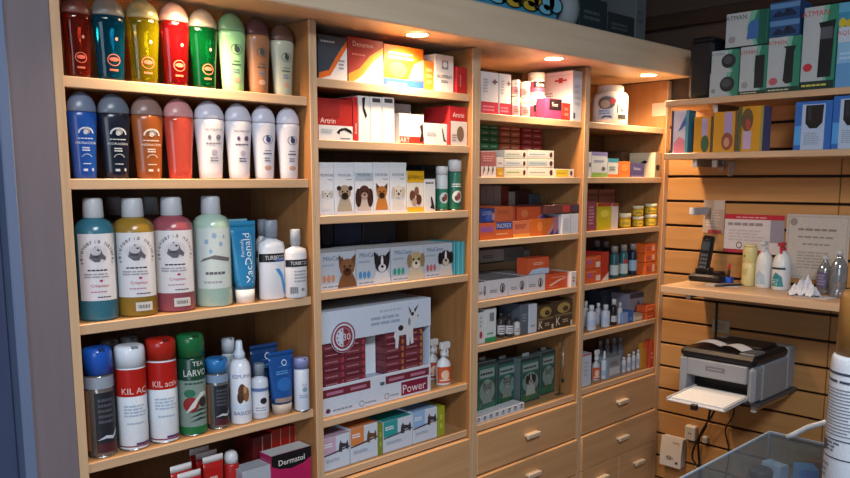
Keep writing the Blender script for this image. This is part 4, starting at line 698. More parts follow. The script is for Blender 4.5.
('box', 'thin_carton', 'thin teal carton next to the mountain dog carton', 'carton', 'thin glossy teal cartons', 1.7862, 0.09, 1.3045, 0, 0.0158, 0.12, 0.1054, {'c': '#2f8f9c', 'o': [('r', 0.3, 0, 0.5, 1, '#7fc4cc')]}),
('box', 'thin_carton', 'thin teal carton, middle of three', 'carton', 'thin glossy teal cartons', 1.8051, 0.09, 1.3045, 0, 0.0165, 0.12, 0.1044, {'c': '#4aa7b2', 'o': [('r', 0.3, 0, 0.5, 1, '#7fc4cc')]}),
('box', 'thin_carton', 'thin teal carton nearest the upright', 'carton', 'thin glossy teal cartons', 1.8187, 0.084, 1.3045, 0, 0.0171, 0.12, 0.104, {'c': '#37949f', 'o': [('r', 0.3, 0, 0.5, 1, '#7fc4cc')]}),
('box', 'storage_carton', 'narrow dark navy carton behind the terrier carton', 'carton', 'dark navy cartons standing behind the dog tablets', 1.4068, 0.225, 1.3045, 0, 0.0424, 0.09, 0.1744, {'c': '#1a2233', 'o': [('l', 0.2, 0.3, 0.8, 0.7, 4, '#30405f')]}),
('box', 'storage_carton', 'dark navy carton behind the bulldog carton', 'carton', 'dark navy cartons standing behind the dog tablets', 1.484, 0.225, 1.3045, 0, 0.1017, 0.09, 0.1716, {'c': '#1c2a48', 'o': [('l', 0.2, 0.3, 0.8, 0.7, 4, '#30405f')]}),
('box', 'storage_carton', 'wide dark navy carton behind the puppy carton', 'carton', 'dark navy cartons standing behind the dog tablets', 1.6072, 0.225, 1.3045, 0, 0.1339, 0.09, 0.1671, {'c': '#20242c', 'o': [('l', 0.2, 0.3, 0.8, 0.7, 4, '#30405f')]}),
('trigger', 'trigger_spray_bottle', 'white trigger spray bottle with orange label, in front', 'spray bottle', 'white trigger spray bottles beside the display carton', 1.7689, 0.06, 0.9507, 0, 0.0532, 0.0426, 0.1371, {'c': '#dfe2e6', 'lab': '#c8552c'}),
('trigger', 'trigger_spray_bottle', 'white trigger spray bottle behind the front one', 'spray bottle', 'white trigger spray bottles beside the display carton', 1.7896, 0.13, 0.9507, 0, 0.0453, 0.0363, 0.1338, {'c': '#c9cdd4', 'lab': '#a84a34'}),
('box', 'treatment_carton', 'lilac and white treatment carton with small dogs', 'carton', 'parasite treatment cartons on the lowest shelf of the second unit', 1.3101, 0.095, 0.7946, 0, 0.0954, 0.13, 0.0949, {'c': '#ccd4e2', 'top': '#c4a8c0', 'o': [('r', 0, 0.5, 0.48, 1, '#c4a8c0'), ('l', 0.06, 0.7, 0.4, 0.84, 2, '#e9eef2'), ('p', [(0, 0.48), (0.5, 0.54), (1, 0.6), (1, 0.56), (0.5, 0.49), (0, 0.44)], '#4a3a44'), ('p', [(0.58, 0.5), (0.6, 0.72), (0.66, 0.84), (0.7, 0.74), (0.86, 0.7), (0.92, 0.8), (0.96, 0.56), (0.9, 0.48), (0.84, 0.6), (0.72, 0.6), (0.7, 0.46)], '#3c3a42'), ('l', 0.1, 0.24, 0.7, 0.34, 2, '#9aa4b4')]}),
('box', 'treatment_carton', 'orange and white treatment carton with small dogs', 'carton', 'parasite treatment cartons on the lowest shelf of the second unit', 1.4124, 0.095, 0.7946, 0, 0.1018, 0.13, 0.1028, {'c': '#ccd4e2', 'top': '#d8844a', 'o': [('r', 0, 0.5, 0.48, 1, '#d8844a'), ('l', 0.06, 0.7, 0.4, 0.84, 2, '#e9eef2'), ('p', [(0, 0.48), (0.5, 0.54), (1, 0.6), (1, 0.56), (0.5, 0.49), (0, 0.44)], '#4a3a44'), ('p', [(0.58, 0.5), (0.6, 0.72), (0.66, 0.84), (0.7, 0.74), (0.86, 0.7), (0.92, 0.8), (0.96, 0.56), (0.9, 0.48), (0.84, 0.6), (0.72, 0.6), (0.7, 0.46)], '#6a4630'), ('l', 0.1, 0.24, 0.7, 0.34, 2, '#9aa4b4')]}),
('box', 'treatment_carton', 'teal and white treatment carton with small dogs', 'carton', 'parasite treatment cartons on the lowest shelf of the second unit', 1.5442, 0.095, 0.7946, 0, 0.1172, 0.13, 0.0955, {'c': '#ccd4e2', 'top': '#2f9a9c', 'o': [('r', 0, 0.5, 0.48, 1, '#2f9a9c'), ('l', 0.06, 0.7, 0.4, 0.84, 2, '#e9eef2'), ('p', [(0, 0.48), (0.5, 0.54), (1, 0.6), (1, 0.56), (0.5, 0.49), (0, 0.44)], '#4a3a44'), ('p', [(0.58, 0.5), (0.6, 0.72), (0.66, 0.84), (0.7, 0.74), (0.86, 0.7), (0.92, 0.8), (0.96, 0.56), (0.9, 0.48), (0.84, 0.6), (0.72, 0.6), (0.7, 0.46)], '#3c3a42'), ('l', 0.1, 0.24, 0.7, 0.34, 2, '#9aa4b4')]}),
('box', 'treatment_carton', 'sky blue and white treatment carton with small dogs', 'carton', 'parasite treatment cartons on the lowest shelf of the second unit', 1.6585, 0.095, 0.7946, 0, 0.1041, 0.13, 0.0999, {'c': '#ccd4e2', 'top': '#8fb4de', 'o': [('r', 0, 0.5, 0.48, 1, '#8fb4de'), ('l', 0.06, 0.7, 0.4, 0.84, 2, '#e9eef2'), ('p', [(0, 0.48), (0.5, 0.54), (1, 0.6), (1, 0.56), (0.5, 0.49), (0, 0.44)], '#4a3a44'), ('p', [(0.58, 0.5), (0.6, 0.72), (0.66, 0.84), (0.7, 0.74), (0.86, 0.7), (0.92, 0.8), (0.96, 0.56), (0.9, 0.48), (0.84, 0.6), (0.72, 0.6), (0.7, 0.46)], '#3c3a42'), ('l', 0.1, 0.24, 0.7, 0.34, 2, '#9aa4b4')]}),
('box', 'treatment_carton', 'thin olive green carton between orange and teal cartons', 'carton', 'parasite treatment cartons on the lowest shelf of the second unit', 1.4744, 0.09, 0.7946, 0, 0.0169, 0.12, 0.095, {'c': '#7d8a2c', 'o': [('l', 0.3, 0.2, 0.7, 0.8, 2, '#b4bc5a')]}),
('box', 'treatment_carton', 'thin yellow green carton at end of lowest row', 'carton', 'parasite treatment cartons on the lowest shelf of the second unit', 1.7297, 0.09, 0.7946, 0, 0.0312, 0.12, 0.0949, {'c': '#9aa22c', 'o': [('l', 0.3, 0.2, 0.7, 0.8, 2, '#c4c85a')]}),
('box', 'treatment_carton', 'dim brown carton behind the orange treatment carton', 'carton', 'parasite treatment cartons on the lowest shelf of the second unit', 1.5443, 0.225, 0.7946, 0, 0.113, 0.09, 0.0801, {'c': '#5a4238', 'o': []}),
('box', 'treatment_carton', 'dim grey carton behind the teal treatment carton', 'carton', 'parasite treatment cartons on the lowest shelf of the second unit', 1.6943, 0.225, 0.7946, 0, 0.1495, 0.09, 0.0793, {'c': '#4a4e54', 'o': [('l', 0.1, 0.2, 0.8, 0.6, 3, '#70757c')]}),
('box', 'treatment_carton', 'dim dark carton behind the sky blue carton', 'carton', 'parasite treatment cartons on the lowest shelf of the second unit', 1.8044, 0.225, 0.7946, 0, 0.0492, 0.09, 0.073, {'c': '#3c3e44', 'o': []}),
('box', 'first_aid_carton', 'white carton with red base and small cross, first on shelf', 'carton', 'red based first aid cartons', 1.9443, 0.085, 1.8083, 0, 0.0816, 0.11, 0.13, {'c': '#ddd6d6', 'o': [('r', 0, 0, 1, 0.29, '#b8203c'), ('l', 0.1, 0.06, 0.9, 0.22, 2, '#d8788a'), ('r', 0.729, 0.72, 0.8310000000000001, 0.8400000000000001, '#7a4a50'), ('r', 0.63, 0.7596, 0.93, 0.8004, '#7a4a50'), ('l', 0.12, 0.5, 0.4, 0.85, 5, '#b4aeb2')]}),
('box', 'first_aid_carton', 'narrower white carton with red base and small cross', 'carton', 'red based first aid cartons', 2.0206, 0.085, 1.8083, 0, 0.0561, 0.11, 0.1307, {'c': '#ddd6d6', 'o': [('r', 0, 0, 1, 0.29, '#b8203c'), ('l', 0.1, 0.06, 0.9, 0.22, 2, '#d8788a'), ('r', 0.729, 0.72, 0.8310000000000001, 0.8400000000000001, '#7a4a50'), ('r', 0.63, 0.7596, 0.93, 0.8004, '#7a4a50'), ('l', 0.12, 0.5, 0.4, 0.85, 5, '#b4aeb2')]}),
('pot', 'ointment_pot', 'small white pot, left lower of the stacked pots', 'pot', 'small white pots on the top shelf of the third unit', 2.0983, 0.05, 1.8083, 0, 0.0275, 0.0275, 0.0652, {'c': '#e9e4de', 'cap': '#ece8e2', 'lab': '#c98a94'}),
('pot', 'ointment_pot', 'small white pot, left upper of the stacked pots', 'pot', 'small white pots on the top shelf of the third unit', 2.0968, 0.05, 1.8764, 0, 0.0274, 0.0274, 0.052, {'c': '#e9e4de', 'cap': '#ece8e2', 'lab': '#c98a94'}),
('pot', 'ointment_pot', 'small white pot, middle lower of the stacked pots', 'pot', 'small white pots on the top shelf of the third unit', 2.1483, 0.05, 1.8083, 0, 0.0329, 0.0329, 0.0654, {'c': '#e9e4de', 'cap': '#ece8e2', 'lab': '#c98a94'}),
('pot', 'ointment_pot', 'small white pot, middle upper of the stacked pots', 'pot', 'small white pots on the top shelf of the third unit', 2.1466, 0.05, 1.875, 0, 0.0328, 0.0328, 0.0511, {'c': '#e9e4de', 'cap': '#ece8e2', 'lab': '#c98a94'}),
('pot', 'ointment_pot', 'larger white pot with pink label, lower of two', 'pot', 'small white pots on the top shelf of the third unit', 2.2549, 0.085, 1.8083, 0, 0.059, 0.059, 0.0838, {'c': '#efe9e4', 'cap': '#f0ece6', 'lab': '#c2405c', 'txt': 'foot'}),
('pot', 'ointment_pot', 'larger white pot with pink label, upper of two', 'pot', 'small white pots on the top shelf of the third unit', 2.2523, 0.085, 1.8931, 0, 0.0587, 0.0587, 0.0751, {'c': '#efe9e4', 'cap': '#e4dcd0', 'lab': '#c2405c', 'txt': 'foot'}),
('box', 'first_aid_carton', 'big white carton with red cross, tallest on its shelf', 'carton', None, 2.3953, 0.114, 1.8083, 0, 0.0573, 0.2, 0.1735, {'c': '#ccd0dc', 'side': '#efe6e0', 'o': [('r', 0.15, 0.05, 0.3, 0.16, '#33353a'), ('l', 0.2, 0.3, 0.8, 0.75, 4, '#b4b8c4')], 'so': [('r', 0.6958, 0.7679999999999999, 0.7842, 0.872, '#b8443c'), ('r', 0.61, 0.8023199999999999, 0.87, 0.83768, '#b8443c'), ('l', 0.2, 0.35, 0.6, 0.6, 5, '#b0968c')]}),
('box', 'ointment_carton', 'small pink carton with black name patch', 'carton', None, 2.2684, 0.04, 1.8083, 0, 0.0925, 0.04, 0.0698, {'c': '#c23a66', 'o': [('r', 0.2, 0.45, 0.95, 0.98, '#26181c'), ('t', 'foot', 0.56, 0.72, 0.2, '#d8c8c8')]}),
('box', 'ointment_carton', 'small bright red carton beside pink carton', 'carton', None, 2.3453, 0.04, 1.8083, 0, 0.0519, 0.04, 0.0597, {'c': '#cc3328', 'o': [('l', 0.2, 0.2, 0.7, 0.8, 2, '#e08070')]}),
('box', 'medicine_packet', 'green medicine packet, topmost in its stack', 'packet', 'stacked small packets on the second shelf of the third unit', 2.0814, 0.2, 1.7737, 0, 0.0906, 0.1, 0.0111, {'c': '#2c7a4c', 'o': [('l', 0.1, 0.3, 0.42, 0.6, 1, '#c9b8a8'), ('r', 0.48, 0, 0.52, 1, '#4a3a34'), ('l', 0.58, 0.3, 0.9, 0.6, 1, '#c9b8a8')]}),
('box', 'medicine_packet', 'green medicine packet, second from the top in its stack', 'packet', 'stacked small packets on the second shelf of the third unit', 2.0818, 0.2, 1.751, 0, 0.0907, 0.1, 0.0203, {'c': '#2c7a4c', 'o': [('l', 0.1, 0.3, 0.42, 0.6, 1, '#c9b8a8'), ('r', 0.48, 0, 0.52, 1, '#4a3a34'), ('l', 0.58, 0.3, 0.9, 0.6, 1, '#c9b8a8')]}),
('box', 'medicine_packet', 'green medicine packet, third from the top in its stack', 'packet', 'stacked small packets on the second shelf of the third unit', 2.0822, 0.2, 1.7283, 0, 0.0908, 0.1, 0.0204, {'c': '#2c7a4c', 'o': [('l', 0.1, 0.3, 0.42, 0.6, 1, '#c9b8a8'), ('r', 0.48, 0, 0.52, 1, '#4a3a34'), ('l', 0.58, 0.3, 0.9, 0.6, 1, '#c9b8a8')]}),
('box', 'medicine_packet', 'green medicine packet, fourth from the top in its stack', 'packet', 'stacked small packets on the second shelf of the third unit', 2.0826, 0.2, 1.7055, 0, 0.0909, 0.1, 0.0204, {'c': '#2c7a4c', 'o': [('l', 0.1, 0.3, 0.42, 0.6, 1, '#c9b8a8'), ('r', 0.48, 0, 0.52, 1, '#4a3a34'), ('l', 0.58, 0.3, 0.9, 0.6, 1, '#c9b8a8')]}),
('box', 'storage_carton', 'plain brown carton under the green packet stack', 'carton', 'stacked small packets on the second shelf of the third unit', 2.0836, 0.2, 1.6098, 0, 0.0913, 0.1, 0.0936, {'c': '#4a3228', 'o': []}),
('box', 'medicine_packet', 'orange red medicine packet, topmost in its stack', 'packet', 'stacked small packets on the second shelf of the third unit', 2.1925, 0.2, 1.7724, 0, 0.1051, 0.1, 0.0124, {'c': '#bc5a38', 'o': [('l', 0.1, 0.3, 0.42, 0.6, 1, '#c9b8a8'), ('r', 0.48, 0, 0.52, 1, '#4a3a34'), ('l', 0.58, 0.3, 0.9, 0.6, 1, '#c9b8a8')]}),
('box', 'medicine_packet', 'orange red medicine packet, second from the top in its stack', 'packet', 'stacked small packets on the second shelf of the third unit', 2.193, 0.2, 1.75, 0, 0.1052, 0.1, 0.02, {'c': '#bc5a38', 'o': [('l', 0.1, 0.3, 0.42, 0.6, 1, '#c9b8a8'), ('r', 0.48, 0, 0.52, 1, '#4a3a34'), ('l', 0.58, 0.3, 0.9, 0.6, 1, '#c9b8a8')]}),
('box', 'medicine_packet', 'orange red medicine packet, third from the top in its stack', 'packet', 'stacked small packets on the second shelf of the third unit', 2.1935, 0.2, 1.7275, 0, 0.1054, 0.1, 0.0201, {'c': '#bc5a38', 'o': [('l', 0.1, 0.3, 0.42, 0.6, 1, '#c9b8a8'), ('r', 0.48, 0, 0.52, 1, '#4a3a34'), ('l', 0.58, 0.3, 0.9, 0.6, 1, '#c9b8a8')]}),
('box', 'medicine_packet', 'orange red medicine packet, fourth from the top in its stack', 'packet', 'stacked small packets on the second shelf of the third unit', 2.194, 0.2, 1.7049, 0, 0.1055, 0.1, 0.0201, {'c': '#bc5a38', 'o': [('l', 0.1, 0.3, 0.42, 0.6, 1, '#c9b8a8'), ('r', 0.48, 0, 0.52, 1, '#4a3a34'), ('l', 0.58, 0.3, 0.9, 0.6, 1, '#c9b8a8')]}),
('box', 'storage_carton', 'plain brown carton under the orange red packet stack', 'carton', 'stacked small packets on the second shelf of the third unit', 2.1954, 0.2, 1.6098, 0, 0.1059, 0.1, 0.093, {'c': '#4a3228', 'o': []}),
('box', 'medicine_packet', 'dark red medicine packet, topmost in its stack', 'packet', 'stacked small packets on the second shelf of the third unit', 2.3165, 0.2, 1.7714, 0, 0.1117, 0.1, 0.0134, {'c': '#ac3438', 'o': [('l', 0.1, 0.3, 0.42, 0.6, 1, '#c9b8a8'), ('r', 0.48, 0, 0.52, 1, '#4a3a34'), ('l', 0.58, 0.3, 0.9, 0.6, 1, '#c9b8a8')]}),
('box', 'medicine_packet', 'dark red medicine packet, second from the top in its stack', 'packet', 'stacked small packets on the second shelf of the third unit', 2.3172, 0.2, 1.7492, 0, 0.1119, 0.1, 0.0198, {'c': '#ac3438', 'o': [('l', 0.1, 0.3, 0.42, 0.6, 1, '#c9b8a8'), ('r', 0.48, 0, 0.52, 1, '#4a3a34'), ('l', 0.58, 0.3, 0.9, 0.6, 1, '#c9b8a8')]}),
('box', 'medicine_packet', 'dark red medicine packet, third from the top in its stack', 'packet', 'stacked small packets on the second shelf of the third unit', 2.3178, 0.2, 1.7269, 0, 0.112, 0.1, 0.0198, {'c': '#ac3438', 'o': [('l', 0.1, 0.3, 0.42, 0.6, 1, '#c9b8a8'), ('r', 0.48, 0, 0.52, 1, '#4a3a34'), ('l', 0.58, 0.3, 0.9, 0.6, 1, '#c9b8a8')]}),
('box', 'medicine_packet', 'dark red medicine packet, fourth from the top in its stack', 'packet', 'stacked small packets on the second shelf of the third unit', 2.3185, 0.2, 1.7045, 0, 0.1122, 0.1, 0.0199, {'c': '#ac3438', 'o': [('l', 0.1, 0.3, 0.42, 0.6, 1, '#c9b8a8'), ('r', 0.48, 0, 0.52, 1, '#4a3a34'), ('l', 0.58, 0.3, 0.9, 0.6, 1, '#c9b8a8')]}),
('box', 'storage_carton', 'plain brown carton under the dark red packet stack', 'carton', 'stacked small packets on the second shelf of the third unit', 2.3203, 0.2, 1.6098, 0, 0.1126, 0.1, 0.0925, {'c': '#4a3228', 'o': []}),
('box', 'medicine_carton', 'red and white carton with row of black figures', 'carton', None, 1.9425, 0.08, 1.6098, 0, 0.0714, 0.1, 0.0807, {'c': '#b06a66', 'o': [('r', 0, 0, 1, 0.42, '#e6dcd4'), ('p', [(0.1, 0.05), (0.18, 0.5), (0.28, 0.1), (0.24, 0.3)], '#3a1a1a'), ('p', [(0.4, 0.05), (0.48, 0.5), (0.58, 0.1), (0.54, 0.3)], '#3a1a1a'), ('p', [(0.7, 0.05), (0.78, 0.5), (0.88, 0.1), (0.84, 0.3)], '#3a1a1a'), ('l', 0.1, 0.6, 0.9, 0.85, 3, '#d89a94')]}),
('box', 'small_carton', 'tiny amber carton at the foot of white stacks', 'carton', None, 1.9999, 0.055, 1.6098, 0, 0.0347, 0.05, 0.029, {'c': '#d09a2a', 'o': [('r', 0.2, 0.2, 0.8, 0.6, '#e4bc5a')]}),
('box', 'small_carton', 'tiny white carton above the tiny amber carton', 'carton', None, 1.9993, 0.055, 1.6401, 0, 0.0346, 0.05, 0.0325, {'c': '#ddd2ca', 'o': [('l', 0.2, 0.3, 0.8, 0.6, 1, '#a89a94')]}),
('box', 'long_carton', 'long white carton, top of the left stack', 'carton', 'long white cartons stacked on the second shelf of the third unit', 2.0783, 0.09, 1.6709, 0, 0.1158, 0.12, 0.0269, {'c': '#e6e0d2', 'o': [('r', 0, 0.25, 0.75, 0.75, '#d9dccb'), ('l', 0.08, 0.4, 0.7, 0.6, 1, '#8a8f8a'), ('e', 0.88, 0.5, 0.06, 0.3, '#5a2a2c')]}),
('box', 'long_carton', 'long white carton, middle of the left stack', 'carton', 'long white cartons stacked on the second shelf of the third unit', 2.079, 0.09, 1.6419, 0, 0.116, 0.12, 0.0273, {'c': '#e6e0d2', 'o': [('r', 0, 0.25, 0.75, 0.75, '#cfd8dc'), ('l', 0.08, 0.4, 0.7, 0.6, 1, '#8a8f8a'), ('e', 0.88, 0.5, 0.06, 0.3, '#5a2a2c')]}),
('box', 'long_carton', 'long white carton, bottom of the left stack', 'carton', 'long white cartons stacked on the second shelf of the third unit', 2.0798, 0.09, 1.6098, 0, 0.1162, 0.12, 0.0305, {'c': '#e6e0d2', 'o': [('r', 0, 0.25, 0.75, 0.75, '#d4dcb4'), ('l', 0.08, 0.4, 0.7, 0.6, 1, '#8a8f8a'), ('e', 0.88, 0.5, 0.06, 0.3, '#5a2a2c')]}),
('box', 'long_carton', 'long white carton, top of the right stack', 'carton', 'long white cartons stacked on the second shelf of the third unit', 2.2138, 0.09, 1.6733, 0, 0.1481, 0.12, 0.0278, {'c': '#e6e0d2', 'o': [('r', 0, 0.25, 0.75, 0.75, '#dde2e2'), ('l', 0.08, 0.4, 0.7, 0.6, 1, '#8a8f8a'), ('e', 0.88, 0.5, 0.06, 0.3, '#5a2a2c')]}),
('box', 'long_carton', 'long white carton, middle of the right stack', 'carton', 'long white cartons stacked on the second shelf of the third unit', 2.2148, 0.09, 1.6434, 0, 0.1485, 0.12, 0.0283, {'c': '#e6e0d2', 'o': [('r', 0, 0.25, 0.75, 0.75, '#b9cad4'), ('l', 0.08, 0.4, 0.7, 0.6, 1, '#8a8f8a'), ('e', 0.88, 0.5, 0.06, 0.3, '#5a2a2c')]}),
('box', 'long_carton', 'long white carton, bottom of the right stack', 'carton', 'long white cartons stacked on the second shelf of the third unit', 2.2159, 0.09, 1.6098, 0, 0.1488, 0.12, 0.0319, {'c': '#e6e0d2', 'o': [('r', 0, 0.25, 0.75, 0.75, '#dfe0da'), ('l', 0.08, 0.4, 0.7, 0.6, 1, '#8a8f8a'), ('e', 0.88, 0.5, 0.06, 0.3, '#5a2a2c')]}),
('box', 'long_carton', 'flat yellow and white carton beside the white stacks', 'carton', None, 2.3524, 0.09, 1.6098, 0, 0.1155, 0.12, 0.029, {'c': '#e4ddd0', 'o': [('r', 0.05, 0.05, 0.7, 0.95, '#e0c83c'), ('e', 0.85, 0.5, 0.06, 0.3, '#4a2a2c'), ('l', 0.12, 0.4, 0.6, 0.6, 1, '#b09a3a')]}),
('box', 'tablet_carton', 'orange and violet carton, first in lower layer', 'carton', 'orange and blue tablet cartons stacked in two layers', 1.9387, 0.09, 1.4081, 0, 0.0672, 0.12, 0.0537, {'c': '#d8603a', 'o': [('r', 0, 0.45, 1, 0.8, '#b0608c'), ('l', 0.1, 0.5, 0.9, 0.7, 2, '#7a5aa8'), ('r', 0, 0, 1, 0.2, '#e06a2c')]}),
('box', 'tablet_carton', 'orange carton with blue lettered band, lower layer', 'carton', 'orange and blue tablet cartons stacked in two layers', 2.0205, 0.09, 1.4081, 0, 0.0908, 0.12, 0.0556, {'c': '#dd6a30', 'o': [('r', 0.1, 0.55, 1, 0.98, '#35488f'), ('t', 'INOREX', 0.54, 0.76, 0.26, '#cfd6ea'), ('l', 0.1, 0.2, 0.8, 0.35, 1, '#f0b080')]}),
('box', 'tablet_carton', 'salmon orange carton in lower layer', 'carton', 'orange and blue tablet cartons stacked in two layers', 2.1154, 0.09, 1.4081, 0, 0.0911, 0.12, 0.0556, {'c': '#dc7a50', 'o': [('l', 0.12, 0.5, 0.85, 0.8, 3, '#b4503a'), ('r', 0, 0, 1, 0.2, '#f0a040')]}),
('box', 'tablet_carton', 'wide orange carton with round emblem, lower layer', 'carton', 'orange and blue tablet cartons stacked in two layers', 2.2292, 0.09, 1.4081, 0, 0.1308, 0.12, 0.0585, {'c': '#e0702a', 'o': [('e', 0.4, 0.52, 0.13, 0.28, '#ea8a3c'), ('p', [(0.7, 0), (1, 0), (1, 0.75)], '#c98a90'), ('p', [(0.8, 0), (1, 0), (1, 0.38)], '#3b3f86')]}),
('box', 'tablet_carton', 'blue carton with pale lettering, upper layer', 'carton', 'orange and blue tablet cartons stacked in two layers', 1.9452, 0.0925, 1.4633, 0, 0.0707, 0.115, 0.0451, {'c': '#2f4588', 'o': [('t', 'LIXER', 0.48, 0.66, 0.28, '#aab8dc'), ('e', 0.6, 0.3, 0.25, 0.2, '#4a66b8'), ('e', 0.9, 0.4, 0.12, 0.3, '#c88a90')]}),
('box', 'tablet_carton', 'plain orange carton in upper layer', 'carton', 'orange and blue tablet cartons stacked in two layers', 2.0296, 0.0925, 1.4648, 0, 0.0925, 0.115, 0.0487, {'c': '#d2683e', 'o': [('l', 0.12, 0.5, 0.85, 0.75, 2, '#b4503a')]}),
('box', 'tablet_carton', 'wide orange carton with navy corner, upper layer', 'carton', 'orange and blue tablet cartons stacked in two layers', 2.1659, 0.0925, 1.4651, 0, 0.1648, 0.115, 0.0436, {'c': '#d4582e', 'o': [('e', 0.32, 0.5, 0.12, 0.3, '#e07a48'), ('p', [(0.72, 0), (1, 0), (1, 0.9)], '#b0708a'), ('p', [(0.8, 0), (1, 0), (1, 0.5)], '#2f3a80'), ('r', 0, 0, 0.06, 1, '#8a2a22')]}),
('box', 'tablet_carton', 'narrow pinkish carton with navy triangle', 'carton', 'orange and blue tablet cartons stacked in two layers', 2.3204, 0.09, 1.4081, 0, 0.0433, 0.12, 0.0626, {'c': '#b4707a', 'o': [('p', [(0.1, 0), (1, 0), (0.9, 0.5)], '#34397c')]}),
('box', 'tablet_carton', 'white carton with grey stripes beside orange cartons', 'carton', None, 2.3741, 0.064, 1.4081, 0, 0.0997, 0.1, 0.0711, {'c': '#d6d8e0', 'o': [('r', 0.48, 0, 0.52, 1, '#b4b6c0'), ('l', 0.08, 0.2, 0.42, 0.8, 5, '#bcc0cc')]}),
('box', 'tablet_carton', 'long dark maroon carton lying above white carton', 'carton', None, 2.3242, 0.074, 1.4828, 0, 0.1995, 0.12, 0.0309, {'c': '#5a3434', 'o': [('r', 0.5, 0.1, 0.72, 0.9, '#a83c38'), ('r', 0.8, 0.2, 1, 0.9, '#4a3a5c')]}),
('box', 'storage_carton', 'first upright pale carton spine at the back above the orange cartons', 'carton', 'pale spines at the back of the third shelf, third unit', 2.1099, 0.24, 1.4081, 0, 0.0278, 0.08, 0.1727, {'c': '#c4b0a4', 'o': [('r', 0.1, 0.1, 0.9, 0.3, '#8a7468')]}),
('box', 'storage_carton', 'second upright pale carton spine at the back above the orange cartons', 'carton', 'pale spines at the back of the third shelf, third unit', 2.1474, 0.24, 1.4081, 0, 0.0338, 0.08, 0.1726, {'c': '#c4b0a4', 'o': [('r', 0.1, 0.1, 0.9, 0.3, '#8a7468')]}),
('box', 'storage_carton', 'third upright pale carton spine at the back above the orange cartons', 'carton', 'pale spines at the back of the third shelf, third unit', 2.1884, 0.24, 1.4081, 0, 0.0345, 0.08, 0.1723, {'c': '#c4b0a4', 'o': [('r', 0.1, 0.1, 0.9, 0.3, '#8a7468')]}),
('box', 'storage_carton', 'upright dark red carton at the back of the third shelf', 'carton', 'pale spines at the back of the third shelf, third unit', 2.2303, 0.24, 1.4081, 0, 0.0352, 0.08, 0.1703, {'c': '#94382e', 'o': []}),
('box', 'storage_carton', 'upright white carton at the back of the third shelf', 'carton', 'pale spines at the back of the third shelf, third unit', 2.2689, 0.24, 1.4081, 0, 0.033, 0.08, 0.1501, {'c': '#d0c8c0', 'o': []}),
('box', 'storage_carton', 'dark brown carton at the back of the third shelf', 'carton', 'pale spines at the back of the third shelf, third unit', 2.3302, 0.24, 1.4081, 0, 0.0754, 0.08, 0.155, {'c': '#54302a', 'o': []}),
('box', 'storage_carton', 'small teal and grey carton at the back of the shelf', 'carton', 'pale spines at the back of the third shelf, third unit', 2.3949, 0.235, 1.4081, 0, 0.0582, 0.09, 0.1395, {'c': '#64707a', 'o': [('e', 0.4, 0.4, 0.28, 0.3, '#2a8490')]}),
('box', 'long_carton', 'narrow end of long white carton with black animal figure', 'carton', 'long white cartons with black figures', 1.9202, 0.13, 1.211, 0, 0.0442, 0.2, 0.0593, {'c': '#d3d0d4', 'top': '#8f8c8e', 'o': [('e', 0.72, 0.5, 0.13, 0.28, '#6a6468'), ('e', 0.72, 0.5, 0.09, 0.18, '#d3d0d4'), ('p', [(0.66, 0.3), (0.7, 0.66), (0.78, 0.6), (0.76, 0.3)], '#3a3638'), ('l', 0.1, 0.3, 0.5, 0.5, 2, '#8a868c')]}),
('box', 'long_carton', 'long white carton with black figure, second from the left', 'carton', 'long white cartons with black figures', 1.9968, 0.13, 1.211, 0, 0.1024, 0.2, 0.0609, {'c': '#d3d0d4', 'top': '#8f8c8e', 'o': [('e', 0.72, 0.5, 0.13, 0.28, '#6a6468'), ('e', 0.72, 0.5, 0.09, 0.18, '#d3d0d4'), ('p', [(0.66, 0.3), (0.7, 0.66), (0.78, 0.6), (0.76, 0.3)], '#3a3638'), ('l', 0.1, 0.3, 0.5, 0.5, 2, '#8a868c')]}),
('box', 'long_carton', 'long white carton with black figure, third from the left', 'carton', 'long white cartons with black figures', 2.1017, 0.13, 1.211, 0, 0.0947, 0.2, 0.0593, {'c': '#d3d0d4', 'top': '#8f8c8e', 'o': [('e', 0.72, 0.5, 0.13, 0.28, '#6a6468'), ('e', 0.72, 0.5, 0.09, 0.18, '#d3d0d4'), ('p', [(0.66, 0.3), (0.7, 0.66), (0.78, 0.6), (0.76, 0.3)], '#3a3638'), ('l', 0.1, 0.3, 0.5, 0.5, 2, '#8a868c')]}),
('box', 'long_carton', 'long white carton beneath the orange and pale blue carton', 'carton', 'long white cartons with black figures', 2.2031, 0.13, 1.211, 0, 0.1014, 0.2, 0.0605, {'c': '#d3d0d4', 'top': '#8f8c8e', 'o': [('e', 0.72, 0.5, 0.13, 0.28, '#6a6468'), ('e', 0.72, 0.5, 0.09, 0.18, '#d3d0d4'), ('p', [(0.66, 0.3), (0.7, 0.66), (0.78, 0.6), (0.76, 0.3)], '#3a3638'), ('l', 0.1, 0.3, 0.5, 0.5, 2, '#8a868c')]}),
('box', 'tablet_carton', 'orange and pale blue carton resting on white cartons', 'carton', None, 2.2331, 0.07, 1.2694, 0, 0.1204, 0.05, 0.059, {'c': '#d65a34', 'o': [('p', [(0, 0), (1, 0), (1, 0.3), (0.6, 0.36), (0.2, 0.3)], '#b9d0e4'), ('l', 0.25, 0.55, 0.8, 0.75, 2, '#f0b49a')]}),
('box', 'tablet_carton', 'bright orange carton with white swoosh', 'carton', None, 2.3325, 0.08, 1.211, 0, 0.1469, 0.1, 0.0553, {'c': '#d9532c', 'o': [('p', [(0.1, 0.25), (0.2, 0.22), (0.55, 0.5), (0.9, 0.7), (0.5, 0.58)], '#f4d0bc'), ('l', 0.2, 0.7, 0.8, 0.8, 1, '#f0a88c'), ('l', 0.1, 0.1, 0.5, 0.16, 1, '#f0a88c')]}),
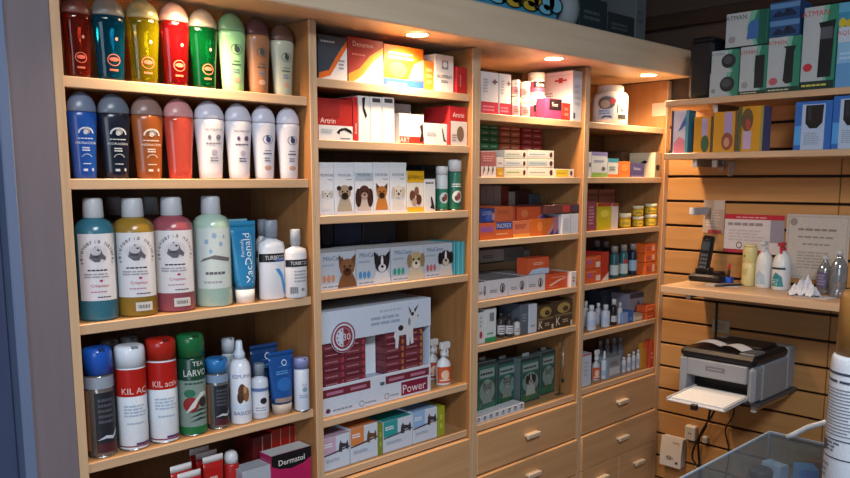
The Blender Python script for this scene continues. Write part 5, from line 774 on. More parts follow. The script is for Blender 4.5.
('box', 'tablet_carton', 'narrow white carton end with red print', 'carton', None, 2.4043, 0.064, 1.211, 0, 0.0331, 0.1, 0.0562, {'c': '#dcd4d0', 'o': [('l', 0.3, 0.3, 0.7, 0.7, 2, '#b4443c')]}),
('box', 'storage_carton', 'long beige carton at the back carrying grey boxes', 'carton', None, 2.2711, 0.2635, 1.211, 0, 0.2711, 0.057, 0.0849, {'c': '#b49c74', 'o': []}),
('box', 'storage_carton', 'grey white carton on the beige carton, left', 'carton', 'grey cartons on the beige carton at the back', 2.2034, 0.2635, 1.3014, 0, 0.133, 0.053, 0.0452, {'c': '#c4bcb6', 'o': [('l', 0.1, 0.3, 0.6, 0.6, 2, '#6a6462')]}),
('box', 'storage_carton', 'dark grey carton on the beige carton, middle', 'carton', 'grey cartons on the beige carton at the back', 2.3313, 0.2635, 1.2922, 0, 0.1086, 0.053, 0.0561, {'c': '#84807c', 'o': [('l', 0.1, 0.3, 0.6, 0.6, 2, '#6a6462')]}),
('box', 'storage_carton', 'small grey carton on the beige carton, right', 'carton', 'grey cartons on the beige carton at the back', 2.408, 0.2635, 1.2861, 0, 0.0319, 0.053, 0.0456, {'c': '#b4aca8', 'o': [('l', 0.1, 0.3, 0.6, 0.6, 2, '#6a6462')]}),
('box', 'medicine_carton', 'narrow white carton with red drop mark', 'carton', None, 1.9134, 0.07, 1.0654, 0, 0.0291, 0.08, 0.1047, {'c': '#d2d2d6', 'o': [('e', 0.5, 0.28, 0.25, 0.12, '#b03a48'), ('l', 0.3, 0.5, 0.7, 0.9, 3, '#a8a8b0')]}),
('box', 'medicine_carton', 'white carton with green base and dark emblem', 'carton', None, 1.9615, 0.08, 1.0654, 0, 0.0567, 0.1, 0.1116, {'c': '#cfd4d4', 'o': [('r', 0, 0, 1, 0.14, '#2a8a58'), ('r', 0.4, 0.62, 0.8, 0.88, '#7c8286'), ('l', 0.2, 0.22, 0.8, 0.3, 1, '#3a9a68')]}),
('vial', 'medicine_bottle', 'small dark bottle with white label, first of three', 'bottle', 'small brown bottles with white labels', 2.0491, 0.06, 1.0654, 0, 0.0274, 0.0274, 0.0835, {'c': '#3a3534', 'cap': '#2c2c30', 'capr': 0.6, 'caph': 0.2, 'band': ('#d0cdd0', 0.12, 0.62, ''), 'lines': 1}),
('vial', 'medicine_bottle', 'small dark bottle with white label, second of three', 'bottle', 'small brown bottles with white labels', 2.0817, 0.05, 1.0654, 0, 0.0285, 0.0285, 0.0773, {'c': '#3a3534', 'cap': '#2c2c30', 'capr': 0.6, 'caph': 0.2, 'band': ('#d0cdd0', 0.12, 0.62, ''), 'lines': 1}),
('vial', 'medicine_bottle', 'small white bottle with dark cap, third of three', 'bottle', 'small brown bottles with white labels', 2.117, 0.045, 1.0654, 0, 0.0225, 0.0225, 0.0596, {'c': '#c9c4c2', 'cap': '#2c2c30', 'capr': 0.6, 'caph': 0.2, 'band': ('#d0cdd0', 0.12, 0.62, ''), 'lines': 1}),
('box', 'medicine_carton', 'dark slate carton beside the small bottles', 'carton', None, 2.1482, 0.085, 1.0654, 0, 0.0459, 0.1, 0.1067, {'c': '#5a626c', 'o': [('l', 0.2, 0.4, 0.8, 0.7, 3, '#8a929c')]}),
('box', 'medicine_carton', 'pale blue white carton beside brown lettered cartons', 'carton', None, 2.1889, 0.08, 1.0654, 0, 0.0423, 0.1, 0.1028, {'c': '#c4ccd8', 'o': [('l', 0.2, 0.2, 0.8, 0.3, 1, '#8a92a0')]}),
('box', 'treatment_carton', 'brown and gold carton with letter K, left one', 'carton', 'dark brown cartons with gold print and letter K', 2.2604, 0.08, 1.0654, 0, 0.0933, 0.1, 0.0921, {'c': '#4a3828', 'o': [('e', 0.5, 0.72, 0.36, 0.2, '#a88c50'), ('e', 0.6, 0.68, 0.16, 0.1, '#4a3828'), ('r', 0, 0.42, 1, 0.5, '#7c6a48'), ('t', 'K', 0.2, 0.24, 0.3, '#e6dcc8'), ('l', 0.45, 0.15, 0.8, 0.3, 2, '#b8a888'), ('r', 0.88, 0, 1, 0.2, '#c9c0b0')]}),
('box', 'treatment_carton', 'brown and gold carton with letter K, right one', 'carton', 'dark brown cartons with gold print and letter K', 2.3662, 0.078, 1.0654, 0, 0.1101, 0.1, 0.0986, {'c': '#4a3828', 'o': [('e', 0.5, 0.72, 0.36, 0.2, '#a88c50'), ('e', 0.6, 0.68, 0.16, 0.1, '#4a3828'), ('r', 0, 0.42, 1, 0.5, '#7c6a48'), ('t', 'K', 0.2, 0.24, 0.3, '#e6dcc8'), ('l', 0.45, 0.15, 0.8, 0.3, 2, '#b8a888'), ('r', 0.88, 0, 1, 0.2, '#c9c0b0')]}),
('box', 'collar_pack', 'dark green pack with cat photo, first of four', 'pack', 'green blister packs with pet photos', 1.997, 0.0975, 0.798, 0, 0.0989, 0.045, 0.1869, {'c': '#5c6a6c', 'frame': '#27333a', 'o': [('r', 0.06, 0.04, 0.94, 0.92, '#2f6458'), ('e', 0.52, 0.44, 0.4, 0.22, '#b9c4bc'), ('p', [(0.06, 0.04), (0.94, 0.04), (0.94, 0.26), (0.5, 0.16), (0.06, 0.22)], '#22804f'), ('r', 0.12, 0.7, 0.88, 0.86, '#8a9a98'), ('l', 0.16, 0.74, 0.84, 0.81, 1, '#1c2e2a'), ('dog', 'cat', 0.52, 0.42, 0.4)]}),
('box', 'collar_pack', 'dark green pack with cat photo, second of four', 'pack', 'green blister packs with pet photos', 2.1335, 0.1225, 0.798, 0, 0.106, 0.045, 0.1662, {'c': '#5c6a6c', 'frame': '#27333a', 'o': [('r', 0.06, 0.04, 0.94, 0.92, '#2f6458'), ('e', 0.52, 0.44, 0.4, 0.22, '#b9c4bc'), ('p', [(0.06, 0.04), (0.94, 0.04), (0.94, 0.26), (0.5, 0.16), (0.06, 0.22)], '#22804f'), ('r', 0.12, 0.7, 0.88, 0.86, '#8a9a98'), ('l', 0.16, 0.74, 0.84, 0.81, 1, '#1c2e2a'), ('dog', 'cat', 0.52, 0.42, 0.4)]}),
('box', 'collar_pack', 'dark green pack with black and white dog, third of four', 'pack', 'green blister packs with pet photos', 2.2294, 0.0925, 0.798, 0, 0.1155, 0.045, 0.167, {'c': '#5c6a6c', 'frame': '#27333a', 'o': [('r', 0.06, 0.04, 0.94, 0.92, '#2f6458'), ('e', 0.52, 0.44, 0.4, 0.22, '#b9c4bc'), ('p', [(0.06, 0.04), (0.94, 0.04), (0.94, 0.26), (0.5, 0.16), (0.06, 0.22)], '#22804f'), ('r', 0.12, 0.7, 0.88, 0.86, '#8a9a98'), ('l', 0.16, 0.74, 0.84, 0.81, 1, '#1c2e2a'), ('dog', 'bernese', 0.52, 0.42, 0.4)]}),
('box', 'collar_pack', 'dark green pack with grey cat, fourth of four', 'pack', 'green blister packs with pet photos', 2.3622, 0.1125, 0.798, 0, 0.0869, 0.045, 0.1659, {'c': '#5c6a6c', 'frame': '#27333a', 'o': [('r', 0.06, 0.04, 0.94, 0.92, '#2f6458'), ('e', 0.52, 0.44, 0.4, 0.22, '#b9c4bc'), ('p', [(0.06, 0.04), (0.94, 0.04), (0.94, 0.26), (0.5, 0.16), (0.06, 0.22)], '#22804f'), ('r', 0.12, 0.7, 0.88, 0.86, '#8a9a98'), ('l', 0.16, 0.74, 0.84, 0.81, 1, '#1c2e2a'), ('dog', 'cat', 0.52, 0.42, 0.4)]}),
('box', 'dropper_box', 'small white dropper box, first in the row', 'box', 'small white dropper boxes in a row', 1.8965, 0.045, 0.798, 0, 0.0269, 0.05, 0.0219, {'c': '#c6cad2', 'top': '#d8dade', 'o': [('l', 0.2, 0.3, 0.8, 0.6, 2, '#4a5058'), ('e', 0.5, 0.75, 0.2, 0.12, '#3a4048')]}),
('box', 'dropper_box', 'small white dropper box, second in the row', 'box', 'small white dropper boxes in a row', 1.9269, 0.045, 0.798, 0, 0.0274, 0.05, 0.0225, {'c': '#c6cad2', 'top': '#d8dade', 'o': [('l', 0.2, 0.3, 0.8, 0.6, 2, '#4a5058'), ('e', 0.5, 0.75, 0.2, 0.12, '#3a4048')]}),
('box', 'dropper_box', 'small white dropper box, third in the row', 'box', 'small white dropper boxes in a row', 1.9579, 0.045, 0.798, 0, 0.0278, 0.05, 0.0231, {'c': '#c6cad2', 'top': '#d8dade', 'o': [('l', 0.2, 0.3, 0.8, 0.6, 2, '#4a5058'), ('e', 0.5, 0.75, 0.2, 0.12, '#3a4048')]}),
('box', 'dropper_box', 'small white dropper box, fourth in the row', 'box', 'small white dropper boxes in a row', 1.9893, 0.045, 0.798, 0, 0.0283, 0.05, 0.0237, {'c': '#c6cad2', 'top': '#d8dade', 'o': [('l', 0.2, 0.3, 0.8, 0.6, 2, '#4a5058'), ('e', 0.5, 0.75, 0.2, 0.12, '#3a4048')]}),
('box', 'dropper_box', 'small white dropper box, fifth in the row', 'box', 'small white dropper boxes in a row', 2.0212, 0.045, 0.798, 0, 0.0288, 0.05, 0.0243, {'c': '#c6cad2', 'top': '#d8dade', 'o': [('l', 0.2, 0.3, 0.8, 0.6, 2, '#4a5058'), ('e', 0.5, 0.75, 0.2, 0.12, '#3a4048')]}),
('box', 'dropper_box', 'small white dropper box, sixth in the row', 'box', 'small white dropper boxes in a row', 2.0537, 0.045, 0.798, 0, 0.0293, 0.05, 0.0249, {'c': '#c6cad2', 'top': '#d8dade', 'o': [('l', 0.2, 0.3, 0.8, 0.6, 2, '#4a5058'), ('e', 0.5, 0.75, 0.2, 0.12, '#3a4048')]}),
('box', 'dropper_box', 'small white dropper box, seventh in the row', 'box', 'small white dropper boxes in a row', 2.0867, 0.045, 0.798, 0, 0.0299, 0.05, 0.0255, {'c': '#c6cad2', 'top': '#d8dade', 'o': [('l', 0.2, 0.3, 0.8, 0.6, 2, '#4a5058'), ('e', 0.5, 0.75, 0.2, 0.12, '#3a4048')]}),
('box', 'dropper_box', 'small white dropper box, eighth in the row', 'box', 'small white dropper boxes in a row', 2.1202, 0.045, 0.798, 0, 0.0304, 0.05, 0.0262, {'c': '#c6cad2', 'top': '#d8dade', 'o': [('l', 0.2, 0.3, 0.8, 0.6, 2, '#4a5058'), ('e', 0.5, 0.75, 0.2, 0.12, '#3a4048')]}),
('bucket', 'feed_tub', 'white plastic tub with round dog photo and handle', 'tub', None, 2.7531, 0.11, 1.81, 0, 0.149, 0.1341, 0.1558, {'c': '#d8d4d2', 'cap': '#e2ddda'}),
('box', 'medicine_carton', 'thin white carton edge beside the lilac carton', 'carton', None, 2.5098, 0.08, 1.6107, 0, 0.0167, 0.1, 0.0899, {'c': '#d6d6d4', 'o': [('e', 0.5, 0.5, 0.3, 0.1, '#15161a')]}),
('box', 'medicine_carton', 'lilac topped white carton with green base', 'carton', None, 2.5729, 0.085, 1.6107, 0, 0.103, 0.11, 0.0932, {'c': '#cfd8dc', 'o': [('r', 0, 0.86, 1, 1, '#8a86c0'), ('r', 0, 0, 1, 0.18, '#8ab45a'), ('e', 0.75, 0.34, 0.12, 0.08, '#5a6a60'), ('l', 0.12, 0.6, 0.8, 0.7, 1, '#7c86a8')]}),
('box', 'medicine_carton', 'small white carton with teal top and orange base', 'carton', None, 2.665, 0.08, 1.6107, 0, 0.0728, 0.1, 0.0708, {'c': '#d0d6d4', 'o': [('r', 0, 0.82, 1, 1, '#3a9ab0'), ('r', 0, 0, 1, 0.16, '#d0703a'), ('l', 0.15, 0.35, 0.8, 0.6, 2, '#6a8a7c')]}),
('box', 'medicine_carton', 'small orange carton on the second shelf, fourth unit', 'carton', None, 2.747, 0.07, 1.6107, 0, 0.0821, 0.08, 0.0607, {'c': '#d8773a', 'o': [('e', 0.5, 0.6, 0.3, 0.25, '#e08f50')]}),
('box', 'medicine_carton', 'blue violet carton with pale lettering', 'carton', None, 2.843, 0.07, 1.6107, 0, 0.1007, 0.08, 0.0563, {'c': '#4a4a80', 'o': [('t', 'Robex', 0.46, 0.62, 0.24, '#c0c4e0'), ('r', 0, 0, 1, 0.12, '#7a70a0')]}),
('box', 'medicine_carton', 'cream carton with black bird silhouette', 'carton', None, 2.9744, 0.074, 1.6107, 0, 0.0512, 0.12, 0.1004, {'c': '#b09878', 'side': '#e0d0b0', 'o': [('e', 0.4, 0.4, 0.3, 0.12, '#15161a')], 'so': [('p', [(0.3, 0.5), (0.6, 0.7), (0.72, 0.62), (0.55, 0.52)], '#15161a')]}),
('box', 'storage_carton', 'brown carton behind the orange and violet cartons', 'carton', None, 2.9599, 0.2, 1.6107, 0, 0.0803, 0.1, 0.1066, {'c': '#6a4c34', 'o': []}),
('box', 'storage_carton', 'dusky pink carton at the back, left one', 'carton', 'dusky pink cartons at the back', 2.7109, 0.2, 1.4109, 0, 0.0711, 0.1, 0.1533, {'c': '#8a5550', 'o': [('r', 0, 0.8, 1, 0.9, '#6a3c38')]}),
('box', 'storage_carton', 'dusky pink carton at the back, right one', 'carton', 'dusky pink cartons at the back', 2.8148, 0.2, 1.4109, 0, 0.1156, 0.1, 0.1524, {'c': '#8a5550', 'o': [('r', 0, 0.8, 1, 0.9, '#6a3c38')]}),
('box', 'medicine_carton', 'narrow plum coloured carton with pale print', 'carton', None, 2.5303, 0.075, 1.4109, 0, 0.0644, 0.09, 0.111, {'c': '#8a3c50', 'o': [('l', 0.2, 0.2, 0.8, 0.85, 6, '#c08a96')]}),
('box', 'medicine_carton', 'lime yellow carton with red top edge', 'carton', None, 2.6162, 0.075, 1.4109, 0, 0.0951, 0.09, 0.1018, {'c': '#c2b41c', 'o': [('r', 0, 0.88, 1, 1, '#a8342c'), ('e', 0.5, 0.6, 0.3, 0.14, '#d8cc50')]}),
('box', 'medicine_carton', 'white carton standing beside the lime yellow carton', 'carton', None, 2.6905, 0.075, 1.4109, 0, 0.0453, 0.09, 0.1003, {'c': '#d6ccc4', 'o': [('r', 0, 0.88, 1, 1, '#a84a40')]}),
('pot', 'supplement_jar', 'yellow jar with white lid, lone one on the left', 'jar', 'yellow jars with white lids', 2.7946, 0.05, 1.4109, 0, 0.0479, 0.0479, 0.058, {'c': '#d0a41a', 'cap': '#e8e0bc', 'lab': '#e0bc30'}),
('pot', 'supplement_jar', 'yellow jar with white lid, lower of middle pair', 'jar', 'yellow jars with white lids', 2.8923, 0.05, 1.4109, 0, 0.0456, 0.0456, 0.0429, {'c': '#d0a41a', 'cap': '#e8e0bc', 'lab': '#e0bc30'}),
('pot', 'supplement_jar', 'yellow jar with white lid, upper of middle pair', 'jar', 'yellow jars with white lids', 2.8892, 0.05, 1.4546, 0, 0.0455, 0.0455, 0.042, {'c': '#d0a41a', 'cap': '#e8e0bc', 'lab': '#e0bc30'}),
('pot', 'supplement_jar', 'yellow jar with white lid, lower of right pair', 'jar', 'yellow jars with white lids', 2.975, 0.04, 1.4109, 0, 0.0501, 0.0501, 0.0488, {'c': '#d0a41a', 'cap': '#e8e0bc', 'lab': '#e0bc30'}),
('pot', 'supplement_jar', 'yellow jar with white lid, upper of right pair', 'jar', 'yellow jars with white lids', 2.9735, 0.04, 1.4606, 0, 0.05, 0.05, 0.0427, {'c': '#d0a41a', 'cap': '#e8e0bc', 'lab': '#e0bc30'}),
('box', 'tablet_carton', 'orange carton with white patch, lower of pair', 'carton', 'orange cartons on the fourth shelf, fourth unit', 2.551, 0.085, 1.2121, 0, 0.1094, 0.11, 0.0517, {'c': '#d65c30', 'o': [('r', 0.68, 0.1, 0.95, 0.5, '#e4d4cc'), ('e', 0.32, 0.55, 0.16, 0.2, '#b45a8c'), ('l', 0.1, 0.75, 0.7, 0.85, 1, '#f0a080')]}),
('box', 'tablet_carton', 'orange carton with white patch, upper of pair', 'carton', 'orange cartons on the fourth shelf, fourth unit', 2.5482, 0.085, 1.2653, 0, 0.109, 0.11, 0.0484, {'c': '#d65c30', 'o': [('r', 0.68, 0.1, 0.95, 0.5, '#e4d4cc'), ('e', 0.32, 0.55, 0.16, 0.2, '#b45a8c'), ('l', 0.1, 0.75, 0.7, 0.85, 1, '#f0a080')]}),
('box', 'tablet_carton', 'red carton between orange stack and teal bottles', 'carton', None, 2.6328, 0.08, 1.2121, 0, 0.0501, 0.1, 0.1116, {'c': '#b83228', 'o': [('p', [(0, 0), (1, 0), (1, 0.3)], '#d8d0c4')]}),
('vial', 'supplement_bottle', 'teal labelled bottle with grey cap, left of three', 'bottle', 'teal labelled bottles with grey caps', 2.7427, 0.06, 1.2121, 0, 0.0363, 0.0363, 0.1268, {'c': '#2a5a60', 'cap': '#8c8a88', 'capr': 0.75, 'caph': 0.2, 'band': ('#b9c8c4', 0.08, 0.5, ''), 'spot2': False}),
('vial', 'supplement_bottle', 'teal labelled bottle with red spot, middle of three', 'bottle', 'teal labelled bottles with grey caps', 2.8114, 0.06, 1.2121, 0, 0.0355, 0.0355, 0.1289, {'c': '#2c6268', 'cap': '#8c8a88', 'capr': 0.75, 'caph': 0.2, 'band': ('#b9c8c4', 0.08, 0.5, ''), 'spot2': True}),
('vial', 'supplement_bottle', 'dark navy bottle with pale label, right of three', 'bottle', 'teal labelled bottles with grey caps', 2.8807, 0.06, 1.2121, 0, 0.0347, 0.0347, 0.1292, {'c': '#1c2c40', 'cap': '#8c8a88', 'capr': 0.75, 'caph': 0.2, 'band': ('#9ab4c8', 0.15, 0.6, ''), 'spot2': False}),
('vial', 'supplement_bottle', 'dark bottle with grey cap behind orange cartons, left', 'bottle', 'teal labelled bottles with grey caps', 2.7972, 0.18, 1.2121, 0, 0.0366, 0.0366, 0.1415, {'c': '#23292c', 'cap': '#7c7876', 'capr': 0.75, 'caph': 0.2, 'band': ('#3a4a4c', 0.1, 0.5, '')}),
('vial', 'supplement_bottle', 'dark bottle with grey cap behind orange cartons, right', 'bottle', 'teal labelled bottles with grey caps', 2.8662, 0.18, 1.2121, 0, 0.035, 0.035, 0.1337, {'c': '#23292c', 'cap': '#7c7876', 'capr': 0.75, 'caph': 0.2, 'band': ('#3a4a4c', 0.1, 0.5, '')}),
('box', 'tablet_carton', 'orange carton at right end, bottom one', 'carton', 'orange cartons at the right end of the fourth shelf', 2.9537, 0.051, 1.2121, 0, 0.0869, 0.07, 0.0506, {'c': '#dd6428', 'o': [('r', 0.6, 0.2, 0.8, 0.8, '#e8c8a8'), ('l', 0.1, 0.3, 0.5, 0.7, 2, '#a8406a')]}),
('box', 'tablet_carton', 'orange carton at right end, middle one', 'carton', 'orange cartons at the right end of the fourth shelf', 2.9502, 0.051, 1.2648, 0, 0.0866, 0.07, 0.0356, {'c': '#dd6428', 'o': [('r', 0.6, 0.2, 0.8, 0.8, '#e8c8a8'), ('l', 0.1, 0.3, 0.5, 0.7, 2, '#a8406a')]}),
('box', 'tablet_carton', 'orange carton at right end, top one', 'carton', 'orange cartons at the right end of the fourth shelf', 2.9506, 0.053, 1.3021, 0, 0.0865, 0.07, 0.0375, {'c': '#dd6428', 'o': [('r', 0.6, 0.2, 0.8, 0.8, '#e8c8a8'), ('l', 0.1, 0.3, 0.5, 0.7, 2, '#a8406a')]}),
('vial', 'lotion_bottle', 'white bottle behind, first on the fifth shelf of the corner unit', 'bottle', 'white lotion bottles on the fifth shelf, fourth unit', 2.6129, 0.1, 1.022, 0, 0.0278, 0.0222, 0.104, {'c': '#b8bcc6', 'cap': '#d0d4da', 'capr': 0.5, 'caph': 0.22, 'band': ('#b4c4dc', 0.15, 0.55, '')}),
('vial', 'lotion_bottle', 'white bottle in front, second on the fifth shelf of the corner unit', 'bottle', 'white lotion bottles on the fifth shelf, fourth unit', 2.571, 0.045, 1.022, 0, 0.0416, 0.0333, 0.0988, {'c': '#ccd2dc', 'cap': '#d0d4da', 'capr': 0.5, 'caph': 0.22, 'band': ('#b4c4dc', 0.15, 0.55, '')}),
('vial', 'lotion_bottle', 'white bottle behind, third on the fifth shelf of the corner unit', 'bottle', 'white lotion bottles on the fifth shelf, fourth unit', 2.7004, 0.1, 1.022, 0, 0.0297, 0.0237, 0.0865, {'c': '#b6bcc6', 'cap': '#d0d4da', 'capr': 0.5, 'caph': 0.22, 'band': ('#b4c4dc', 0.15, 0.55, '')}),
('vial', 'lotion_bottle', 'white bottle in front, fourth on the fifth shelf of the corner unit', 'bottle', 'white lotion bottles on the fifth shelf, fourth unit', 2.6699, 0.045, 1.022, 0, 0.0403, 0.0322, 0.0899, {'c': '#c8ced8', 'cap': '#d0d4da', 'capr': 0.5, 'caph': 0.22, 'band': ('#b4c4dc', 0.15, 0.55, '')}),
('vial', 'lotion_bottle', 'slim white bottle beside the dark one', 'bottle', 'white lotion bottles on the fifth shelf, fourth unit', 2.7823, 0.05, 1.022, 0, 0.0239, 0.0191, 0.0852, {'c': '#c6cacc', 'cap': '#d0d4da', 'capr': 0.5, 'caph': 0.22, 'band': ('#b4c4dc', 0.15, 0.55, '')}),
('vial', 'lotion_bottle', 'dark brown bottle with white cap and label', 'bottle', 'white lotion bottles on the fifth shelf, fourth unit', 2.7358, 0.05, 1.022, 0, 0.0305, 0.0244, 0.1046, {'c': '#2a2624', 'cap': '#d0d0d0', 'capr': 0.6, 'caph': 0.22, 'band': ('#c4c0bc', 0.12, 0.45, '')}),
('box', 'storage_carton', 'dark slate carton behind the white bottles', 'carton', None, 2.8997, 0.21, 1.022, 0, 0.1457, 0.08, 0.1177, {'c': '#3c4654', 'o': [('l', 0.1, 0.5, 0.9, 0.8, 3, '#5c6878')]}),
('box', 'medicine_carton', 'grey violet carton with dark swirl', 'carton', None, 2.9447, 0.117, 1.022, 0, 0.1089, 0.09, 0.106, {'c': '#8a8494', 'o': [('r', 0, 0.8, 1, 1, '#3c3a44'), ('p', [(0.2, 0.1), (0.8, 0.5), (0.6, 0.7), (0.4, 0.4)], '#5a4a5a')]}),
('box', 'small_carton', 'tiny pale blue carton on the fifth shelf', 'carton', None, 2.7927, 0.055, 1.022, 0, 0.0378, 0.05, 0.0451, {'c': '#8aa4cc', 'o': []}),
('box', 'small_carton', 'tiny bright blue carton on the fifth shelf', 'carton', None, 2.8342, 0.055, 1.022, 0, 0.0385, 0.05, 0.0465, {'c': '#2f66b8', 'o': [('r', 0.2, 0.2, 0.8, 0.5, '#5a8ad0')]}),
('box', 'small_carton', 'tiny cream carton on the fifth shelf', 'carton', None, 2.8917, 0.055, 1.022, 0, 0.0656, 0.05, 0.0271, {'c': '#cfc8b8', 'o': [('r', 0, 0.7, 1, 1, '#a89c84')]}),
('box', 'small_carton', 'small orange carton by the upright, lower', 'carton', 'small orange cartons by the right upright', 2.9669, 0.039, 1.022, 0, 0.0662, 0.05, 0.0287, {'c': '#d25a2c', 'o': [('l', 0.1, 0.3, 0.7, 0.6, 1, '#f0a888')]}),
('box', 'small_carton', 'small orange carton by the upright, upper', 'carton', 'small orange cartons by the right upright', 2.9646, 0.039, 1.0524, 0, 0.0661, 0.05, 0.0283, {'c': '#d25a2c', 'o': [('l', 0.1, 0.3, 0.7, 0.6, 1, '#f0a888')]}),
('box', 'medicine_carton', 'tall pale blue white carton on the lowest open shelf', 'carton', None, 2.5245, 0.08, 0.8087, 0, 0.0695, 0.1, 0.1281, {'c': '#c4ccda', 'o': [('r', 0, 0.94, 1, 1, '#b06a6a'), ('l', 0.3, 0.3, 0.7, 0.8, 4, '#aab4c4')]}),
('trigger', 'trigger_spray_bottle', 'orange labelled pump bottle beside the tall carton', 'spray bottle', None, 2.637, 0.06, 0.8087, 0, 0.0383, 0.0306, 0.122, {'c': '#b8b8bc', 'lab': '#cc5a2c'}),
('vial', 'lotion_bottle', 'white pointed bottle on the lowest open shelf', 'bottle', None, 2.6796, 0.05, 0.8087, 0, 0.0304, 0.0243, 0.1131, {'c': '#c8ced6', 'cap': '#d4d8de', 'capr': 0.4, 'caph': 0.3, 'cone': 1, 'band': ('#9ab0cc', 0.15, 0.45, '')}),
('box', 'medicine_carton', 'grey pouch shaped pack beside pointed bottle', 'pack', None, 2.7241, 0.06, 0.8087, 0, 0.0961, 0.06, 0.0868, {'c': '#8c949c', 'o': [('r', 0.1, 0.15, 0.9, 0.5, '#c0c6cc'), ('l', 0.2, 0.6, 0.8, 0.8, 2, '#5c646c')]}),
('vial', 'lotion_bottle', 'slim white bottle on lowest shelf, first', 'bottle', 'slim white bottles on the lowest open shelf', 2.825, 0.05, 0.8087, 0, 0.0189, 0.0189, 0.0654, {'c': '#ccced2', 'cap': '#dadada', 'capr': 0.7, 'caph': 0.16, 'band': ('#a8b0bc', 0.2, 0.6, '')}),
('vial', 'lotion_bottle', 'slim white bottle on lowest shelf, second', 'bottle', 'slim white bottles on the lowest open shelf', 2.8631, 0.05, 0.8087, 0, 0.019, 0.019, 0.0722, {'c': '#ccced2', 'cap': '#dadada', 'capr': 0.7, 'caph': 0.16, 'band': ('#a8b0bc', 0.2, 0.6, '')}),
('vial', 'lotion_bottle', 'slim white bottle on lowest shelf, third', 'bottle', 'slim white bottles on the lowest open shelf', 2.9, 0.05, 0.8087, 0, 0.0171, 0.0171, 0.0773, {'c': '#ccced2', 'cap': '#dadada', 'capr': 0.7, 'caph': 0.16, 'band': ('#a8b0bc', 0.2, 0.6, '')}),
('vial', 'lotion_bottle', 'slim white bottle on lowest shelf, fourth', 'bottle', 'slim white bottles on the lowest open shelf', 2.9355, 0.05, 0.8087, 0, 0.0172, 0.0172, 0.0805, {'c': '#ccced2', 'cap': '#dadada', 'capr': 0.7, 'caph': 0.16, 'band': ('#a8b0bc', 0.2, 0.6, '')}),
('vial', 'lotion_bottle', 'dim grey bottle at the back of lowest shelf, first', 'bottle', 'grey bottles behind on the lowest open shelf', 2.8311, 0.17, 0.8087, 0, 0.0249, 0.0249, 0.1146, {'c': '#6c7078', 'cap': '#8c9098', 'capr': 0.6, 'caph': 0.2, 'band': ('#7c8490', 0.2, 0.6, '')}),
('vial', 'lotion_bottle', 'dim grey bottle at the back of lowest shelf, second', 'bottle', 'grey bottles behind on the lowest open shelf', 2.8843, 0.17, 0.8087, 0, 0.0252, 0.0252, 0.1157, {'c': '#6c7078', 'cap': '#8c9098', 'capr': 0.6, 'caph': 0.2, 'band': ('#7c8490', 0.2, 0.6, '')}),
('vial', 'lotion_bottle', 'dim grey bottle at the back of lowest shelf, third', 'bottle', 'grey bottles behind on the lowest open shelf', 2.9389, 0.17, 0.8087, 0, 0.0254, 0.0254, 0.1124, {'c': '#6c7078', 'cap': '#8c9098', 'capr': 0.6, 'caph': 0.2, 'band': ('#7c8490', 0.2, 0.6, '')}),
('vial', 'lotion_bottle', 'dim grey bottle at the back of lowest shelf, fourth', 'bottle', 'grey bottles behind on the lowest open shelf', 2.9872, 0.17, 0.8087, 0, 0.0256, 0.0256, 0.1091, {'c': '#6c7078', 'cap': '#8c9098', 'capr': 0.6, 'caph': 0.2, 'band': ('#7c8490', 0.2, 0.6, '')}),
('box', 'medicine_carton', 'orange and yellow carton on the lowest open shelf', 'carton', None, 2.964, 0.04, 0.8087, 0, 0.06, 0.02, 0.1098, {'c': '#c88a34', 'o': [('r', 0, 0.8, 1, 1, '#d8622c')]}),
('box', 'medicine_carton', 'small red carton by the right upright', 'carton', None, 2.9855, 0.029, 0.8087, 0, 0.029, 0.03, 0.1192, {'c': '#b4402c', 'o': [('l', 0.2, 0.3, 0.8, 0.6, 2, '#e09a80')]}),
('case', 'soft_case', 'tall black soft case at left end of top wall shelf', 'case', None, 2.88, -0.2371, 1.895, -90, 0.0922, 0.16, 0.2204, {'c': '#14161c'}),
('box', 'aquarium_pump_carton', 'small pump carton with dark lens, lower of small pair', 'carton', 'green and white pump cartons on the top wall shelf', 2.82, -0.3427, 1.895, -90, 0.1042, 0.09, 0.0823, {'c': '#2f7f68', 'o': [('p', [(0, 0), (0.72, 0), (0.5, 0.5), (0.6, 1), (0, 1)], '#a9b4b8'), ('p', [(0.72, 0), (0.8, 0), (0.62, 0.5), (0.75, 1), (0.6, 1), (0.5, 0.5)], '#6fae98'), ('e', 0.62, 0.5, 0.26, 0.32, '#20262c'), ('e', 0.6, 0.55, 0.16, 0.18, '#3c464e'), ('e', 0.14, 0.25, 0.08, 0.1, '#7c868c')]}),
('box', 'aquarium_pump_carton', 'small pump carton with dark lens, upper of small pair', 'carton', 'green and white pump cartons on the top wall shelf', 2.82, -0.3444, 1.9777, -90, 0.1011, 0.09, 0.0766, {'c': '#2f7f68', 'o': [('p', [(0, 0), (0.72, 0), (0.5, 0.5), (0.6, 1), (0, 1)], '#a9b4b8'), ('p', [(0.72, 0), (0.8, 0), (0.62, 0.5), (0.75, 1), (0.6, 1), (0.5, 0.5)], '#6fae98'), ('e', 0.62, 0.5, 0.26, 0.32, '#20262c'), ('e', 0.6, 0.55, 0.16, 0.18, '#3c464e'), ('t', 'ATMAN', 0.22, 0.84, 0.12, '#5c6a74')]}),
